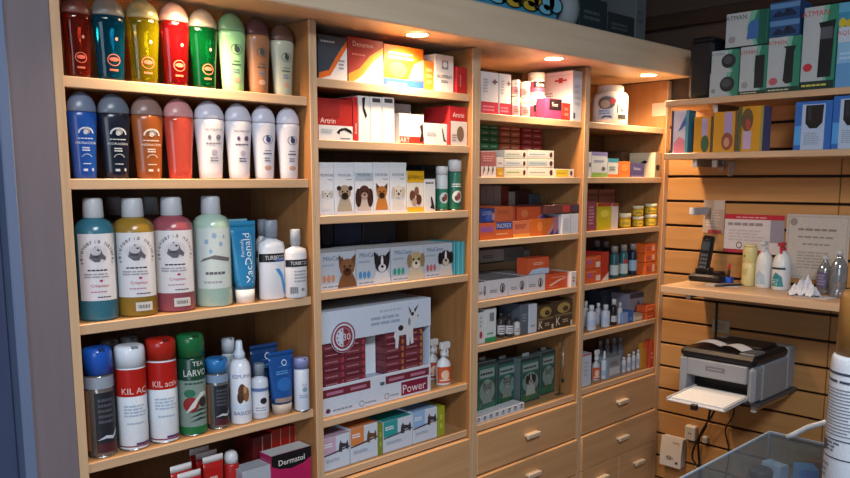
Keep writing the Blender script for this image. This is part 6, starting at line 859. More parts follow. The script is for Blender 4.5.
('box', 'aquarium_pump_carton', 'medium pump carton with black filter, beside small pair', 'carton', 'green and white pump cartons on the top wall shelf', 2.835, -0.4467, 1.895, -90, 0.0943, 0.12, 0.1614, {'c': '#2f7f68', 'o': [('p', [(0, 0), (0.72, 0), (0.5, 0.5), (0.6, 1), (0, 1)], '#a9b4b8'), ('p', [(0.72, 0), (0.8, 0), (0.62, 0.5), (0.75, 1), (0.6, 1), (0.5, 0.5)], '#6fae98'), ('r', 0.55, 0.12, 0.9, 0.8, '#1c2428'), ('t', 'ATMAN', 0.28, 0.88, 0.08, '#a83a3c'), ('e', 0.2, 0.2, 0.12, 0.07, '#8a9296'), ('r', 0, 0, 1, 0.07, '#1c3a32'), ('l', 0.05, 0.015, 0.7, 0.05, 1, '#c8c8a8')]}),
('box', 'aquarium_pump_carton', 'taller pump carton with black filter and red emblem', 'carton', 'green and white pump cartons on the top wall shelf', 2.835, -0.549, 1.895, -90, 0.1066, 0.12, 0.1803, {'c': '#2f7f68', 'o': [('p', [(0, 0), (0.72, 0), (0.5, 0.5), (0.6, 1), (0, 1)], '#a9b4b8'), ('p', [(0.72, 0), (0.8, 0), (0.62, 0.5), (0.75, 1), (0.6, 1), (0.5, 0.5)], '#6fae98'), ('p', [(0.5, 0.2), (0.55, 0.78), (0.46, 0.82), (0.86, 0.82), (0.8, 0.72), (0.8, 0.16), (0.6, 0.14)], '#1c2226'), ('t', 'ATMAN', 0.26, 0.9, 0.07, '#b03a3c'), ('e', 0.2, 0.2, 0.14, 0.07, '#b05a60'), ('r', 0, 0, 1, 0.09, '#1c3a32'), ('l', 0.05, 0.02, 0.75, 0.06, 1, '#c8c8a8')]}),
('box', 'aquarium_pump_carton', 'largest pump carton with tall black filter', 'carton', 'green and white pump cartons on the top wall shelf', 2.835, -0.6591, 1.895, -90, 0.1048, 0.12, 0.2622, {'c': '#2f7f68', 'o': [('p', [(0, 0), (0.72, 0), (0.5, 0.5), (0.6, 1), (0, 1)], '#a9b4b8'), ('p', [(0.72, 0), (0.8, 0), (0.62, 0.5), (0.75, 1), (0.6, 1), (0.5, 0.5)], '#6fae98'), ('p', [(0.5, 0.14), (0.52, 0.72), (0.46, 0.8), (0.96, 0.82), (0.92, 0.7), (0.9, 0.14)], '#171d22'), ('r', 0.52, 0.6, 0.88, 0.74, '#4c565e'), ('t', 'ATMAN', 0.34, 0.92, 0.065, '#b8383c'), ('e', 0.2, 0.27, 0.14, 0.05, '#b8323c'), ('r', 0, 0, 1, 0.1, '#18352c'), ('l', 0.05, 0.03, 0.85, 0.07, 1, '#c8c060')]}),
('box', 'aquarium_kit_carton', 'pale blue aquarium carton at right edge of top shelf', 'carton', None, 2.835, -0.7593, 1.895, -90, 0.086, 0.12, 0.1862, {'c': '#7fb0d4', 'o': [('r', 0, 0.75, 1, 1, '#b4c4d4'), ('t', 'AQUA', 0.3, 0.9, 0.09, '#b04a54'), ('r', 0, 0, 1, 0.4, '#5a94c4'), ('l', 0.1, 0.45, 0.6, 0.6, 2, '#a8c8e0')]}),
('box', 'aquarium_kit_carton', 'turquoise carton with yellow plants stacked on pale blue one', 'carton', None, 2.83, -0.7519, 2.0828, -90, 0.0902, 0.1, 0.0754, {'c': '#3a86a8', 'o': [('e', 0.2, 0.18, 0.12, 0.2, '#c0b02c'), ('e', 0.4, 0.14, 0.1, 0.16, '#b8a838'), ('r', 0, 0.6, 1, 1, '#5aa0c0')]}),
('box', 'aquarium_pump_carton', 'wide pump carton lying on the medium cartons', 'carton', 'green and white pump cartons on the top wall shelf', 2.825, -0.414, 2.0608, -90, 0.1448, 0.1, 0.1141, {'c': '#2f7f68', 'o': [('p', [(0, 0), (0.72, 0), (0.5, 0.5), (0.6, 1), (0, 1)], '#a9b4b8'), ('p', [(0.72, 0), (0.8, 0), (0.62, 0.5), (0.75, 1), (0.6, 1), (0.5, 0.5)], '#6fae98'), ('p', [(0.52, 0.18), (0.55, 0.6), (0.62, 0.72), (0.95, 0.72), (0.95, 0.18)], '#3a68a4'), ('t', 'ATMAN', 0.24, 0.86, 0.13, '#2c3438'), ('e', 0.16, 0.22, 0.09, 0.1, '#8a8c90'), ('r', 0.8, 0, 1, 1, '#1f5a4c')]}),
('box', 'aquarium_kit_carton', 'dark blue reef photo carton, lower of two', 'carton', 'blue reef photo cartons', 2.835, -0.5398, 2.0783, -90, 0.0983, 0.1, 0.0587, {'c': '#2a4f80', 'o': [('r', 0, 0.6, 1, 0.9, '#5a86b4'), ('p', [(0.1, 0.2), (0.3, 0.5), (0.45, 0.3), (0.7, 0.55), (0.9, 0.25), (0.9, 0.1), (0.1, 0.1)], '#1c2c48'), ('e', 0.6, 0.42, 0.08, 0.14, '#16202c')]}),
('box', 'aquarium_kit_carton', 'dark blue reef photo carton, upper of two', 'carton', 'blue reef photo cartons', 2.835, -0.5378, 2.138, -90, 0.098, 0.1, 0.0539, {'c': '#2a4f80', 'o': [('r', 0, 0.6, 1, 0.9, '#5a86b4'), ('p', [(0.1, 0.2), (0.3, 0.5), (0.45, 0.3), (0.7, 0.55), (0.9, 0.25), (0.9, 0.1), (0.1, 0.1)], '#1c2c48'), ('e', 0.6, 0.42, 0.08, 0.14, '#16202c')]}),
('box', 'puzzle_carton', 'white and blue carton with pink corner, first on lower shelf', 'carton', None, 2.8175, -0.1724, 1.7, -90, 0.0685, 0.055, 0.1569, {'c': '#c9c4d4', 'side': '#2a7a94', 'o': [('r', 0, 0, 0.14, 1, '#3c3450'), ('p', [(0.4, 0.5), (0.95, 0.98), (0.95, 0.7), (0.6, 0.55)], '#4a62b0'), ('p', [(0.2, 0), (0.85, 0), (0.85, 0.3), (0.5, 0.4), (0.2, 0.24)], '#d08090'), ('r', 0.86, 0, 1, 1, '#3f98a8')], 'so': []}),
('box', 'toy_carton', 'yellow carton with lilac strip and green bird, left of three', 'carton', 'yellow toy cartons with lilac strip', 2.8175, -0.2691, 1.7, -90, 0.0723, 0.065, 0.1292, {'c': '#c8901e', 'side': '#5c5a88', 'o': [('r', 0.42, 0.45, 0.72, 0.95, '#a896c0'), ('e', 0.62, 0.24, 0.22, 0.24, '#2f5a3c'), ('r', 0.9, 0, 1, 1, '#4c3a24')]}),
('box', 'toy_carton', 'yellow carton with lilac strip and brown bird, middle of three', 'carton', 'yellow toy cartons with lilac strip', 2.8175, -0.3526, 1.7, -90, 0.089, 0.065, 0.142, {'c': '#c8901e', 'side': '#5c5a88', 'o': [('r', 0.45, 0.4, 0.78, 0.98, '#a08cb8'), ('e', 0.6, 0.26, 0.24, 0.22, '#7a4438'), ('e', 0.58, 0.24, 0.12, 0.12, '#c08a70'), ('r', 0.9, 0, 1, 1, '#5c4a2c')]}),
('box', 'toy_carton', 'yellow carton with parrot picture, right of three', 'carton', 'yellow toy cartons with lilac strip', 2.8175, -0.4441, 1.7, -90, 0.0874, 0.065, 0.1553, {'c': '#c8901e', 'side': '#5c5a88', 'o': [('r', 0, 0.0, 0.14, 1, '#4c5a30'), ('e', 0.36, 0.7, 0.24, 0.26, '#5c4a34'), ('e', 0.4, 0.6, 0.1, 0.12, '#a8463c'), ('r', 0.22, 0.05, 0.55, 0.45, '#b4a0c0'), ('r', 0.9, 0, 1, 1, '#8c8c50')]}),
('box', 'filter_carton', 'bright blue carton with black round filter, left one', 'carton', 'bright blue filter cartons on the lower wall shelf', 2.85, -0.6542, 1.7, -90, 0.1178, 0.14, 0.1574, {'c': '#2a66b4', 'o': [('r', 0.2, 0.0, 0.82, 0.94, '#a8bcd4'), ('r', 0.02, 0.1, 0.2, 0.5, '#4c9ad8'), ('p', [(0.3, 0.92), (0.3, 0.55), (0.42, 0.44), (0.62, 0.44), (0.76, 0.55), (0.78, 0.92)], '#14181c'), ('p', [(0.36, 0.88), (0.36, 0.62), (0.46, 0.6), (0.44, 0.9)], '#2c3238'), ('l', 0.28, 0.1, 0.75, 0.36, 7, '#8a9cb4')]}),
('box', 'filter_carton', 'bright blue carton with black round filter, right one', 'carton', 'bright blue filter cartons on the lower wall shelf', 2.85, -0.7697, 1.7, -90, 0.109, 0.14, 0.1681, {'c': '#2a66b4', 'o': [('r', 0.2, 0.0, 0.82, 0.94, '#a8bcd4'), ('r', 0.02, 0.1, 0.2, 0.5, '#4c9ad8'), ('p', [(0.3, 0.92), (0.3, 0.55), (0.42, 0.44), (0.62, 0.44), (0.76, 0.55), (0.78, 0.92)], '#14181c'), ('p', [(0.36, 0.88), (0.36, 0.62), (0.46, 0.6), (0.44, 0.9)], '#2c3238'), ('l', 0.28, 0.1, 0.75, 0.36, 7, '#8a9cb4')]}),
('display', 'display_carton', 'white counter display carton with maroon packets and standing dog', 'display', None, 1.4748, 0.11, 0.9507, 0, 0.4152, 0.16, 0.294, {'c': '#c8d4e4'}),
('phone', 'cordless_phone', 'black cordless phone standing in its cradle on the desk', 'phone', None, 2.9425, -0.2434, 1.207, -90, 0.1369, 0.085, 0.1789, {}),
('roll', 'paste_bottle', 'tall pale yellow cylinder bottle with green mark on desk', 'bottle', None, 2.93, -0.4062, 1.207, -90, 0.052, 0.052, 0.1556, {'c': '#c9bd84', 'cap': '#d0c48c'}),
('jug', 'jug_bottle', 'white shouldered jug bottle with grey label on desk', 'bottle', 'white jug bottles on the desk', 2.92, -0.4657, 1.207, -90, 0.0576, 0.0576, 0.1706, {'c': '#cfd2d4', 'lab': '#9fb4c4', 'pump': '#c4c8cc'}),
('jug', 'jug_bottle', 'white shouldered jug bottle with teal label and red trigger', 'bottle', 'white jug bottles on the desk', 2.9, -0.5378, 1.207, -90, 0.064, 0.064, 0.172, {'c': '#cdd4d6', 'lab': '#2f7f8c', 'pump': '#b02a3c', 'lt': 1}),
('tissue', 'tissue_pile', 'crumpled white tissues heaped on the desk', 'tissue', None, 2.8, -0.6563, 1.207, -90, 0.0898, 0.08, 0.0746, {}),
('clearb', 'clear_bottle', 'clear plastic dispenser bottle beside the tissues', 'bottle', 'clear dispenser bottles at the right of the desk', 2.9, -0.6847, 1.207, -90, 0.0465, 0.0465, 0.1315, {'lab': 1}),
('clearb', 'clear_bottle', 'clear plastic dispenser bottle at far right of desk', 'bottle', 'clear dispenser bottles at the right of the desk', 2.85, -0.7466, 1.207, -90, 0.0537, 0.0537, 0.1593, {}),
('trinket', 'desk_trinket', 'tiny red and blue trinket beside the phone', 'trinket', None, 2.955, -0.3166, 1.207, -90, 0.0303, 0.03, 0.0769, {}),
('sheet', 'wall_notice', 'white notice with red top and bottom bands on slat wall', 'notice', None, 3.0293, -0.3708, 1.3191, -90, 0.2309, 0.0015, 0.1495, {'c': '#c9c2c4', 'o': [('r', 0, 0.87, 1, 1, '#b02436'), ('r', 0, 0, 0.75, 0.09, '#a83442'), ('r', 0.78, 0.3, 1, 0.87, '#8c8694'), ('l', 0.06, 0.68, 0.7, 0.82, 1, '#8a8288'), ('l', 0.08, 0.3, 0.7, 0.62, 4, '#b4acb0'), ('e', 0.27, 0.2, 0.05, 0.09, '#4a4448'), ('e', 0.27, 0.2, 0.035, 0.065, '#c9c2c4'), ('l', 0.2, 0.9, 0.75, 0.95, 1, '#d8a0a8')]}),
('sheet', 'wall_certificate', 'pale grey certificate with printed heading on slat wall', 'certificate', None, 3.0293, -0.6046, 1.2375, -90, 0.2203, 0.0015, 0.2381, {'c': '#b3ada6', 'o': [('r', 0.03, 0.03, 0.97, 0.97, '#a39c94'), ('r', 0.045, 0.045, 0.955, 0.955, '#b7b1aa'), ('e', 0.12, 0.88, 0.06, 0.06, '#8a847e'), ('l', 0.2, 0.74, 0.85, 0.8, 1, '#7c756e'), ('l', 0.2, 0.63, 0.8, 0.68, 1, '#8a837c'), ('l', 0.28, 0.52, 0.75, 0.57, 1, '#8f8881'), ('l', 0.2, 0.16, 0.8, 0.44, 6, '#9c968f')]}),
('sheet', 'wall_notice', 'small pinkish paper note hanging beside the red notice', 'note', None, 3.0293, -0.2081, 1.3902, -90, 0.0881, 0.0015, 0.1307, {'c': '#a89484', 'o': [('r', 0.25, 0, 0.9, 0.1, '#a03c40'), ('l', 0.15, 0.2, 0.85, 0.7, 6, '#bfb0a6'), ('r', 0.5, 0.72, 1, 1, '#b8aa9c')]}),
('sheet', 'wall_notice', 'pale paper label under the desk on slat wall', 'note', None, 3.0293, -0.2625, 0.9932, -90, 0.0732, 0.0015, 0.0506, {'c': '#a89a84', 'o': [('l', 0.2, 0.2, 0.8, 0.8, 3, '#857864')]}),
('socket', 'wall_socket', 'white socket box beside hanging black cables', 'socket', None, 3.019, -0.1639, 0.5242, -90, 0.0458, 0.028, 0.0619, {}),
('socket', 'wall_socket', 'smaller white socket right of the hanging cables', 'socket', None, 3.0215, -0.2265, 0.5252, -90, 0.0222, 0.023, 0.0295, {}),
('disp', 'wall_dispenser', 'white wall mounted box with curved cover, lowest on slat wall', 'dispenser', None, 3.014, -0.09, 0.3966, -90, 0.0968, 0.038, 0.1243, {}),
('sheet', 'wall_notice', 'pale square card on inner side of corner unit, top shelf', 'card', None, 3.0005, 0.0365, 1.86, -90, 0.062, 0.0015, 0.052, {'c': '#d8b8a4', 'o': [('r', 0.06, 0.06, 0.94, 0.94, '#d0ac98')]}),
]
KINDS = {k[2:]: v for k, v in globals().items() if k.startswith('k_')}
for row in ITEMS: KINDS[row[0]](row)
# ------------------------------------------------------------------ shelving units
def shelf_unit(label, x0, xi0, xi1, x1, shelves, drawers):
    o = thing('shelf_unit', label, 'shelving', (0, 0, 0), 0, 'built in beech shelving units')
    for a, b in ((x0, xi0), (xi1, x1)):
        m = MB(); m.box(a, b, .0035, .294, .06, 1.9985, wood('panel_face', '#96683e', '#aa7a4c', 'z'), .0005); m.box(a, b, 0, .0035, .06, 1.9985, beech('z'), .001); m.build('side_panel', o)
    m = MB(); m.box(x0, x1, .2945, .305, .06, 1.9985, wood('back_wood_shaded', '#6c4a2e', '#7c5838', 'z')); m.build('back_panel', o)  # back wood darkened: shade deep in the shelves is put into its colour
    for z in shelves:
        m = MB(); m.box(xi0+.0003, xi1-.0003, .0155, .294, z-.0225, z-.0002, wood('shelf_face', '#a87c50', '#bc8f60', 'x'), .0005); m.box(xi0+.0003, xi1-.0003, .012, .0155, z-.0225, z-.0002, beech('x'), .0015); m.build('shelf', o)
    m = MB(); m.box(x0, x1, .03, .29, 0, .0595, M('#4a3a2c')); m.build('plinth', o)
    bot = min(shelves)
    for k, (dx0, dx1, z0, z1, hz, wd) in enumerate(drawers):
        yo = -.009 if k else -.001
        d = MB(); d.box(dx0, dx1, yo, .018, z0, z1, wood('beech_front', '#b88c62', '#caa074', 'x', .42), .0025); dr = d.build('drawer_front', o)
        if hz:
            hx = (dx0+dx1)/2; h = MB(); mt = M('#c9b8a4', .3, .6)
            h.box(hx-.036, hx+.036, yo-.02, yo-.013, hz-.008, hz+.008, mt, .002)
            h.box(hx-.034, hx+.034, yo-.0128, yo-.0002, hz-.002, hz+.0075, mt, .001)
            h.build('handle', dr)
    return o
C = .0015
shelf_unit('leftmost beech shelving unit filled with grooming bottles and spray cans', .5985, .618, 1.2225, 1.2322, [1.8097, 1.6028, 1.2962, .9895, .683], [(.62, 1.218, .38, .657, .54, 0), (.62, 1.218, .07, .376, .25, 0)])
shelf_unit('second beech shelving unit from the left, holding dog portrait cartons', 1.2328, 1.2455, 1.8315, 1.8442, [1.8605, 1.7046, 1.5068, 1.3045, .9507, .7946], [(1.247, 1.83, .42, .768, .62, 0), (1.247, 1.83, .07, .416, .25, 0)])
shelf_unit('third beech shelving unit from the left, with orange tablet cartons', 1.8448, 1.8665, 2.4265, 2.4362, [1.8083, 1.6098, 1.4081, 1.211, 1.0654, .798], [(1.868, 2.425, .631, .772, .71, 0), (1.868, 2.425, .49, .6265, .567, 0), (1.868, 2.425, .28, .486, .42, 0), (1.868, 2.425, .07, .276, .2, 0)])
shelf_unit('beech shelving unit in the corner beside the slat wall', 2.4368, 2.4555, 3.002, 3.031, [1.81, 1.6107, 1.4109, 1.2121, 1.022, .8087], [(2.457, 3.0, .633, .783, .716, 0), (2.457, 3.0, .4895, .6285, .566, 0), (2.457, 2.72, .07, .4885, .433, 0), (2.721, 3.0, .07, .4885, .428, 0)])
# cornice with recessed lamps
m = MB(); m.box(.5985, 2.99, -.10, .305, 2.0, 2.104, wood('cornice_beech', '#c6b298', '#d6c4aa', 'x', .45, 18), .004)
tag(m.build('cornice'), 'long beech cornice running above the shelving with round lamps underneath', 'cornice')
LAMP = glow('#ffe2b8', 30)
for lx, lab in ((.89, 'recessed cornice lamp above the shampoo bottles'), (1.565, 'recessed cornice lamp above the orange and white cartons'), (2.19, 'recessed cornice lamp above the white pots'), (2.79, 'recessed cornice lamp above the corner unit, beside the slat wall')):
    o = thing('recessed_lamp', lab, 'lamp', (lx, -.034, 1.9995), 0, 'round recessed lamps under the cornice')
    r_ = MB(); r_.loft([(0, .036, .036), (-.003, .035, .035), (-.003, .031, .031), (-.0006, .03, .03)], metal('#d8d0c4', .3), 24, True, caps=False); r_.build('bezel', o)
    r_ = MB(); r_.loft([(-.0022, .03, .03), (-.0006, .03, .03)], LAMP, 24); r_.build('lamp_disc', o)
    L = bpy.data.lights.new('lamp_beam', 'SPOT'); L.energy = 27; L.color = (1, .68, .4); L.spot_size = math.radians(150); L.spot_blend = .7; L.shadow_soft_size = .03
    lo = bpy.data.objects.new('lamp_beam', L); COL.objects.link(lo); lo.parent = o; lo.location = (0, 0, -.008)
o = thing('wire_hook', 'bent metal wire hook hanging at right of the green packs', 'hook', (2.385, .05, .7985))
m = MB(); mt = metal('#b8b4ae', .3); m.box(-.02, .02, -.012, .012, 0, .004, mt, .001); m.tube([(0, 0, .003), (0, 0, .17), (.002, -.004, .2), (-.012, -.02, .207), (-.045, -.03, .208)], .002, mt); m.tube([(-.012, -.02, .207), (-.014, -.022, .1), (-.012, -.02, .07)], .0016, mt); m.build('wire', o)
m = MB(); m.ellipsoid((-.012, -.02, .06), (.006, .006, .009), M('#23242a')); m.build('weight', o)
# ------------------------------------------------------------------ room
m = MB(); m.box(-2.5, 3.3, -4.2, .5, -.05, 0, wood('floor_tile', '#5a4a40', '#6e5c50', 'x', .5, 4)); struct('floor', m)
m = MB(); m.box(-2.5, 3.3, -4.2, .5, 2.85, 2.9, M('#6a5c50', .8)); struct('ceiling', m)
m = MB(); m.box(.6, 3.3, .31, .4, 0, 2.85, wood('dark_panel', '#3a2418', '#4a3020', 'z', .6)); struct('wall_back', m)
# slatted wall: horizontal boards with dark grooves
m = MB(); sw = wood('slat_wood', '#a87a48', '#bb8a56', 'y', .4, 22); z = 1.614-1.7
m.box(3.05, 3.2, -2.6, .305, 0, 2.85, M('#2a170c', .8)); m.box(3.0335, 3.0502, -2.6, .305, 1.92, 2.85, wood('upper_wall', '#3c2f28', '#473830', 'y', .7))
while z < 1.85:
    a = max(0, z+.005); b = min(2.85, z+.095)
    if b > a:
        m.box(3.0335, 3.0502, -.668, .305, a, b, sw, .002); m.box(3.0335, 3.0502, -2.6, -.671, a, b, sw, .002)
    z += .1
struct('wall_right', m)
m = MB(); m.box(3.0, 3.033, -2.6, .3, 2.205, 2.26, wood('beam_wood', '#2c1d14', '#38261a', 'y', .6), .003); struct('trim_2', m)
m = MB(); m.box(.513, .5975, 0, .305, 0, 2.85, wood('pillar_paint', '#6c6268', '#766c72', 'z', .6, 10)); struct('wall_left', m)
m = MB(); m.box(.489, .5115, -.012, .2, 0, 2.85, wood('jamb_daylight_blue', '#62708e', '#6a7896', 'z', .5, 8), .003); struct('trim_1', m)  # white jamb, with the blue of the daylight put into its colour
m = MB(); m.box(-.35, .488, .03, .07, 0, 2.2, wood('door_daylight_blue', '#39415c', '#434c68', 'z', .4, 8), .003)  # cool daylight tint is mixed into the door colour
p = Prt(m, Flat((-.35, .03, 0), (1, 0, 0), (0, 0, 1), .838, 2.2)); p.rect(.9, .44, .955, .485, M('#a0aac0')); struct('door_1', m)
m = MB(); m.box(-.35, .488, .2, .24, 0, 2.85, M('#39415c')); struct('wall_front', m)
# ------------------------------------------------------------------ wall shelves and desk
def wall_shelf(name, label, x0, y1, z, th, ys, yl, cat='shelf'):
    o = thing(name, label, cat, (3.033, 0, 0))
    m = MB(); m.box(x0-3.033, -.0005, y1, yl, z-th, z, beech('y'), .0015); m.build('board', o)
    for y in ys:
        b = MB(); mt = metal('#a09a94', .4)
        b.box(-.22, -.001, y-.006, y+.006, z-th-.028, z-th-.0005, mt, .001); b.box(-.008, -.001, y-.012, y+.012, z-th-.045, z-th-.001, mt, .001); b.build('bracket', o)
        c = MB(); c.box(-.228, -.2195, y-.009, y+.009, z-th-.031, z-th-.001, M('#cfc8c0', .4), .003); c.build('end_cap', o)
    return o
wall_shelf('wall_shelf', 'upper beech wall shelf on slat wall carrying pump cartons', 2.77, -2.2, 1.8945, .022, (-.3, -.95, -1.6), -.119)
wall_shelf('wall_shelf', 'lower beech wall shelf on slat wall carrying yellow and blue cartons', 2.775, -2.2, 1.6995, .022, (-.23, -.95, -1.6), -.121)
wall_shelf('wall_desk', 'beech wall desk with phone and white bottles below the notices', 2.7, -2.2, 1.2065, .026, (-.23, -.95, -1.6), -.172, 'desk')
# peg hooks with price plates
for y, z, l, lab in ((-.185, 1.474, .135, 'metal peg hook with silver price plate beside paper note'), (-.27, 1.655, .14, 'metal peg hook with pale price plate under lower wall shelf')):
    o = thing('hanging_peg_hook', lab, 'hook', (3.033, y, z), 0, 'metal peg hooks on the slat wall')
    m = MB(); m.box(-.006, -.0005, -.012, .012, -.03, .016, metal('#b0aca8', .35), .001); m.tube([(-.004, 0, 0), (-l, 0, 0), (-l-.01, 0, .006)], .004, metal('#b0aca8', .35)); m.build('peg', o)
    m = MB(); m.box(-l-.014, -l+.002, -.009, .009, -.008, .02, M('#e0dcd8'), .003); m.build('tip', o)
    m = MB(); m.box(-l*.97, -.02, -.0075, -.0052, -.01, .02, M('#a4a6ae', .3), .001) if z < 1.6 else m.box(-.06, -.02, -.014, -.0115, -.04, .004, M('#b8a898', .5), .001); m.build('price_plate', o)
# ------------------------------------------------------------------ printer on its shelf
o = thing('printer_shelf', 'thin dark grey board on slat wall under the printer', 'shelf', (3.033, 0, 0))
m = MB(); m.box(-.34, -.0005, -.572, -.28, .815, .8265, M('#4c4c50', .4)); m.build('board', o)
for y in (-.35, -.54):
    b = MB(); b.box(-.3, -.001, y-.006, y+.006, .788, .8145, metal('#b8b4ae', .35), .001); b.build('bracket', o)
    b = MB(); b.box(-.312, -.2995, y-.01, y+.01, .784, .814, M('#d4cec6', .4), .003); b.build('end_cap', o)
px0, px1, py0, py1, pz, ph = 2.66, 3.015, -.565, -.285, .827, .182
o = thing('laser_printer', 'grey and black laser printer with open paper tray', 'printer', ((px0+px1)/2, (py0+py1)/2, pz), -90)
w, d = py1-py0, px1-px0
g1 = M('#8c9098', .4); g2 = M('#17181c', .35); g3 = M('#8c9098', .4)
m = MB(); hb = ph*.72
m.box(-w/2, w/2, -d*.3, d*.3, 0, hb, g3, .006); m.box(-w/2, w/2, d*.3005, d/2, 0, ph*.9, g3, .008)
m.box(-w/2, -w*.4, -d/2, -d*.3, 0, hb, g1, .004); m.box(w*.4, w/2, -d/2, -d*.3, 0, hb, g1, .012)
m.box(-w*.4, w*.4, -d/2, -d*.3, hb*.52, hb, g1, .004); m.box(-w*.4, w*.4, -d*.47, -d*.3, 0, hb*.12, g1, .003)
m.box(-w*.39, w*.39, -d*.32, -d*.29, hb*.1, hb*.54, M('#0c0c0e'), .001)
p = Prt(m, Flat((-w/2, -d/2, 0), (1, 0, 0), (0, 0, 1), w, hb)); p.rect(.36, .72, .62, .86, M('#6c6e74')); p.l = 1; p.lines(.39, .77, .59, .81, 1, M('#9a9ca2'))
m.build('printer_body', o)
m = MB(); m.box(-w/2-.001, w/2+.001, -d/2-.002, d*.2995, hb+.0005, ph*.92, g2, .012); m.box(-w*.3, w*.36, -d*.1, d*.28, ph*.9, ph*.97, g2, .006); m.box(w*.26, w*.46, -d*.46, -d*.2, ph*.9, ph*.96, M('#5c5e64'), .004); m.build('top_cover', o)
m = MB(); m.T = Matrix.Translation((w*.04, -d*.44, hb*.1)) @ Matrix.Rotation(.04, 4, 'X')
m.box(-w*.38, w*.38, -.19, .02, 0, .007, M('#c4c8ce', .4), .002); m.box(-w*.38, -w*.355, -.19, .02, .007, .013, M('#b4b8be'), .001); m.box(w*.355, w*.38, -.19, .02, .007, .013, M('#b4b8be'), .001); m.box(-.012, .012, -.2, -.185, -.012, .008, g2, .002); m.build('paper_tray', o)
TR = Matrix.Rotation(math.radians(-90), 4, 'Z')
def on_printer(lx, ly, lz): q = TR @ Vector((lx, ly, lz)); return ((px0+px1)/2+q.x, (py0+py1)/2+q.y, pz+q.z)
m = MB(); m.T = Matrix.Rotation(.04, 4, 'X'); m.box(-w*.34, w*.34, -.085, .085, 0, .004, M('#dcdfe4', .7), .0005)
tag(m.build('paper_sheets', None, on_printer(w*.04, -d*.44-.09, hb*.1+.0048), -90), 'white paper sheets lying in the open printer tray', 'paper')
for lx, ly, lab, a in ((-w*.22, -d*.28, 'folded white paper lying on the printer, left one', -84), (w*.12, -d*.3, 'folded white paper lying on the printer, right one', -101)):
    m = MB(); n = 8
    vs = []; fs = []
    for i in range(n+1):
        t = i/n; xx = -.05+.1*t; zz = .001+.012*abs(math.sin(t*PI*1.0))
        vs += [(xx, -.032, zz), (xx, .032, zz)]
    for i in range(n): fs.append([2*i, 2*i+2, 2*i+3, 2*i+1])
    m.add(vs, fs, M('#c9ccd4', .6), True)
    tag(m.build('paper_slip', None, on_printer(lx, ly, ph*.965), a), lab, 'paper')
# cables behind and below the printer
def cable(label, pts, r, col, name='power_cable', cat='cable'):
    P = [Vector(q) for q in pts]; out = []
    for i in range(len(P)-1):
        a, b, c, e = P[max(i-1, 0)], P[i], P[i+1], P[min(i+2, len(P)-1)]
        for k in range(6):
            t = k/6; out.append(.5*((2*b)+(c-a)*t+(2*a-5*b+4*c-e)*t*t+(3*b-a-3*c+e)*t**3))
    out.append(P[-1]); m = MB(); m.tube(out, r, M(col, .5), 6); tag(m.build(name), label, cat)
cable('black cable hanging straight down behind the printer tray', [(3.02, -.245, 1.12), (3.015, -.25, .8), (3.015, -.235, .62), (3.015, -.2, .52), (3.02, -.22, .36), (3.02, -.26, .15), (3.02, -.27, .006)], .0045, '#141416')
cable('black cable looping beside the white socket box', [(2.985, -.292, .80), (2.98, -.285, .7), (2.985, -.225, .58), (2.985, -.19, .47), (2.985, -.225, .4), (2.985, -.2, .2), (2.985, -.21, .006)], .004, '#141416')
cable('thin dark cable sagging along the slat wall', [(3.02, -.325, .8), (3.018, -.34, .68), (3.018, -.31, .6), (3.02, -.33, .5), (3.02, -.31, .3), (3.02, -.33, .006)], .003, '#1c1a1a')
# desk papers and pen
for pts, lab, a in (((2.86, -.34), 'white paper slip under the pen on desk', 12), ((2.80, -.69), 'white card lying at right of desk', -6)):
    m = MB(); m.box(-.035, .035, -.06, .06, 0, .0012, M('#cfcdd0', .7), .0003); tag(m.build('desk_paper', None, (pts[0], pts[1], 1.207), a), lab, 'paper')
o = thing('pen', 'dark pen lying across the paper slip', 'pen', (2.85, -.37, 1.2125), -30)
m = MB(); m.tube([(-.06, 0, 0), (.05, 0, 0)], .004, M('#23242c')); m.build('barrel', o)
m = MB(); m.tube([(.0505, 0, 0), (.062, 0, 0)], .0025, metal('#b0b0b4')); m.build('tip', o)
# ------------------------------------------------------------------ counter, acrylic case and big bottle in front
o = thing('shop_counter', 'dark shop counter under the clear acrylic case', 'counter', (0, 0, 0))
m = MB(); m.box(1.22, 1.9, -2.6, -.91, .82, .852, M('#3c3432', .4), .004); m.build('counter_top', o)
m = MB(); m.box(1.26, 1.86, -2.56, -.95, 0, .8195, wood('counter_wood', '#5a3c26', '#6c4a30', 'z', .5)); m.build('cabinet', o)
AC = clear('acrylic', '#d8e4ee', .034, .035); AE = clear('acrylic_edge', '#cfe0ee', .4, .1)
o = thing('acrylic_case', 'clear acrylic display case on the counter', 'display case', (0, 0, 0))
ax0, ax1, ay0, ay1, az0, az1 = 1.25, 1.88, -1.62, -.935, .853, 1.0
for nm, bb in (('side_sheet', (ax0, ax1, ay1-.004, ay1, az0, az1-.005)), ('side_sheet', (ax0, ax1, ay0, ay0+.004, az0, az1-.005)), ('side_sheet', (ax1-.004, ax1, ay0+.004, ay1-.004, az0, az1-.005)), ('side_sheet', (ax0, ax0+.004, ay0+.004, ay1-.004, az0, az1-.005)), ('lid', (ax0, ax1, ay0, ay1, az1-.0048, az1))):
    m = MB(); m.box(*bb, AC, .0004); m.build(nm, o)
for bb in ((ax0, ax1, ay1-.003, ay1+.001, az1-.003, az1+.001), (ax1-.003, ax1+.001, ay0, ay1-.0035, az1-.003, az1+.001), (ax1-.003, ax1+.001, ay1-.003, ay1+.001, az0, az1-.0035)):
    m = MB(); m.box(*bb, AE, .0004); m.build('edge', o)
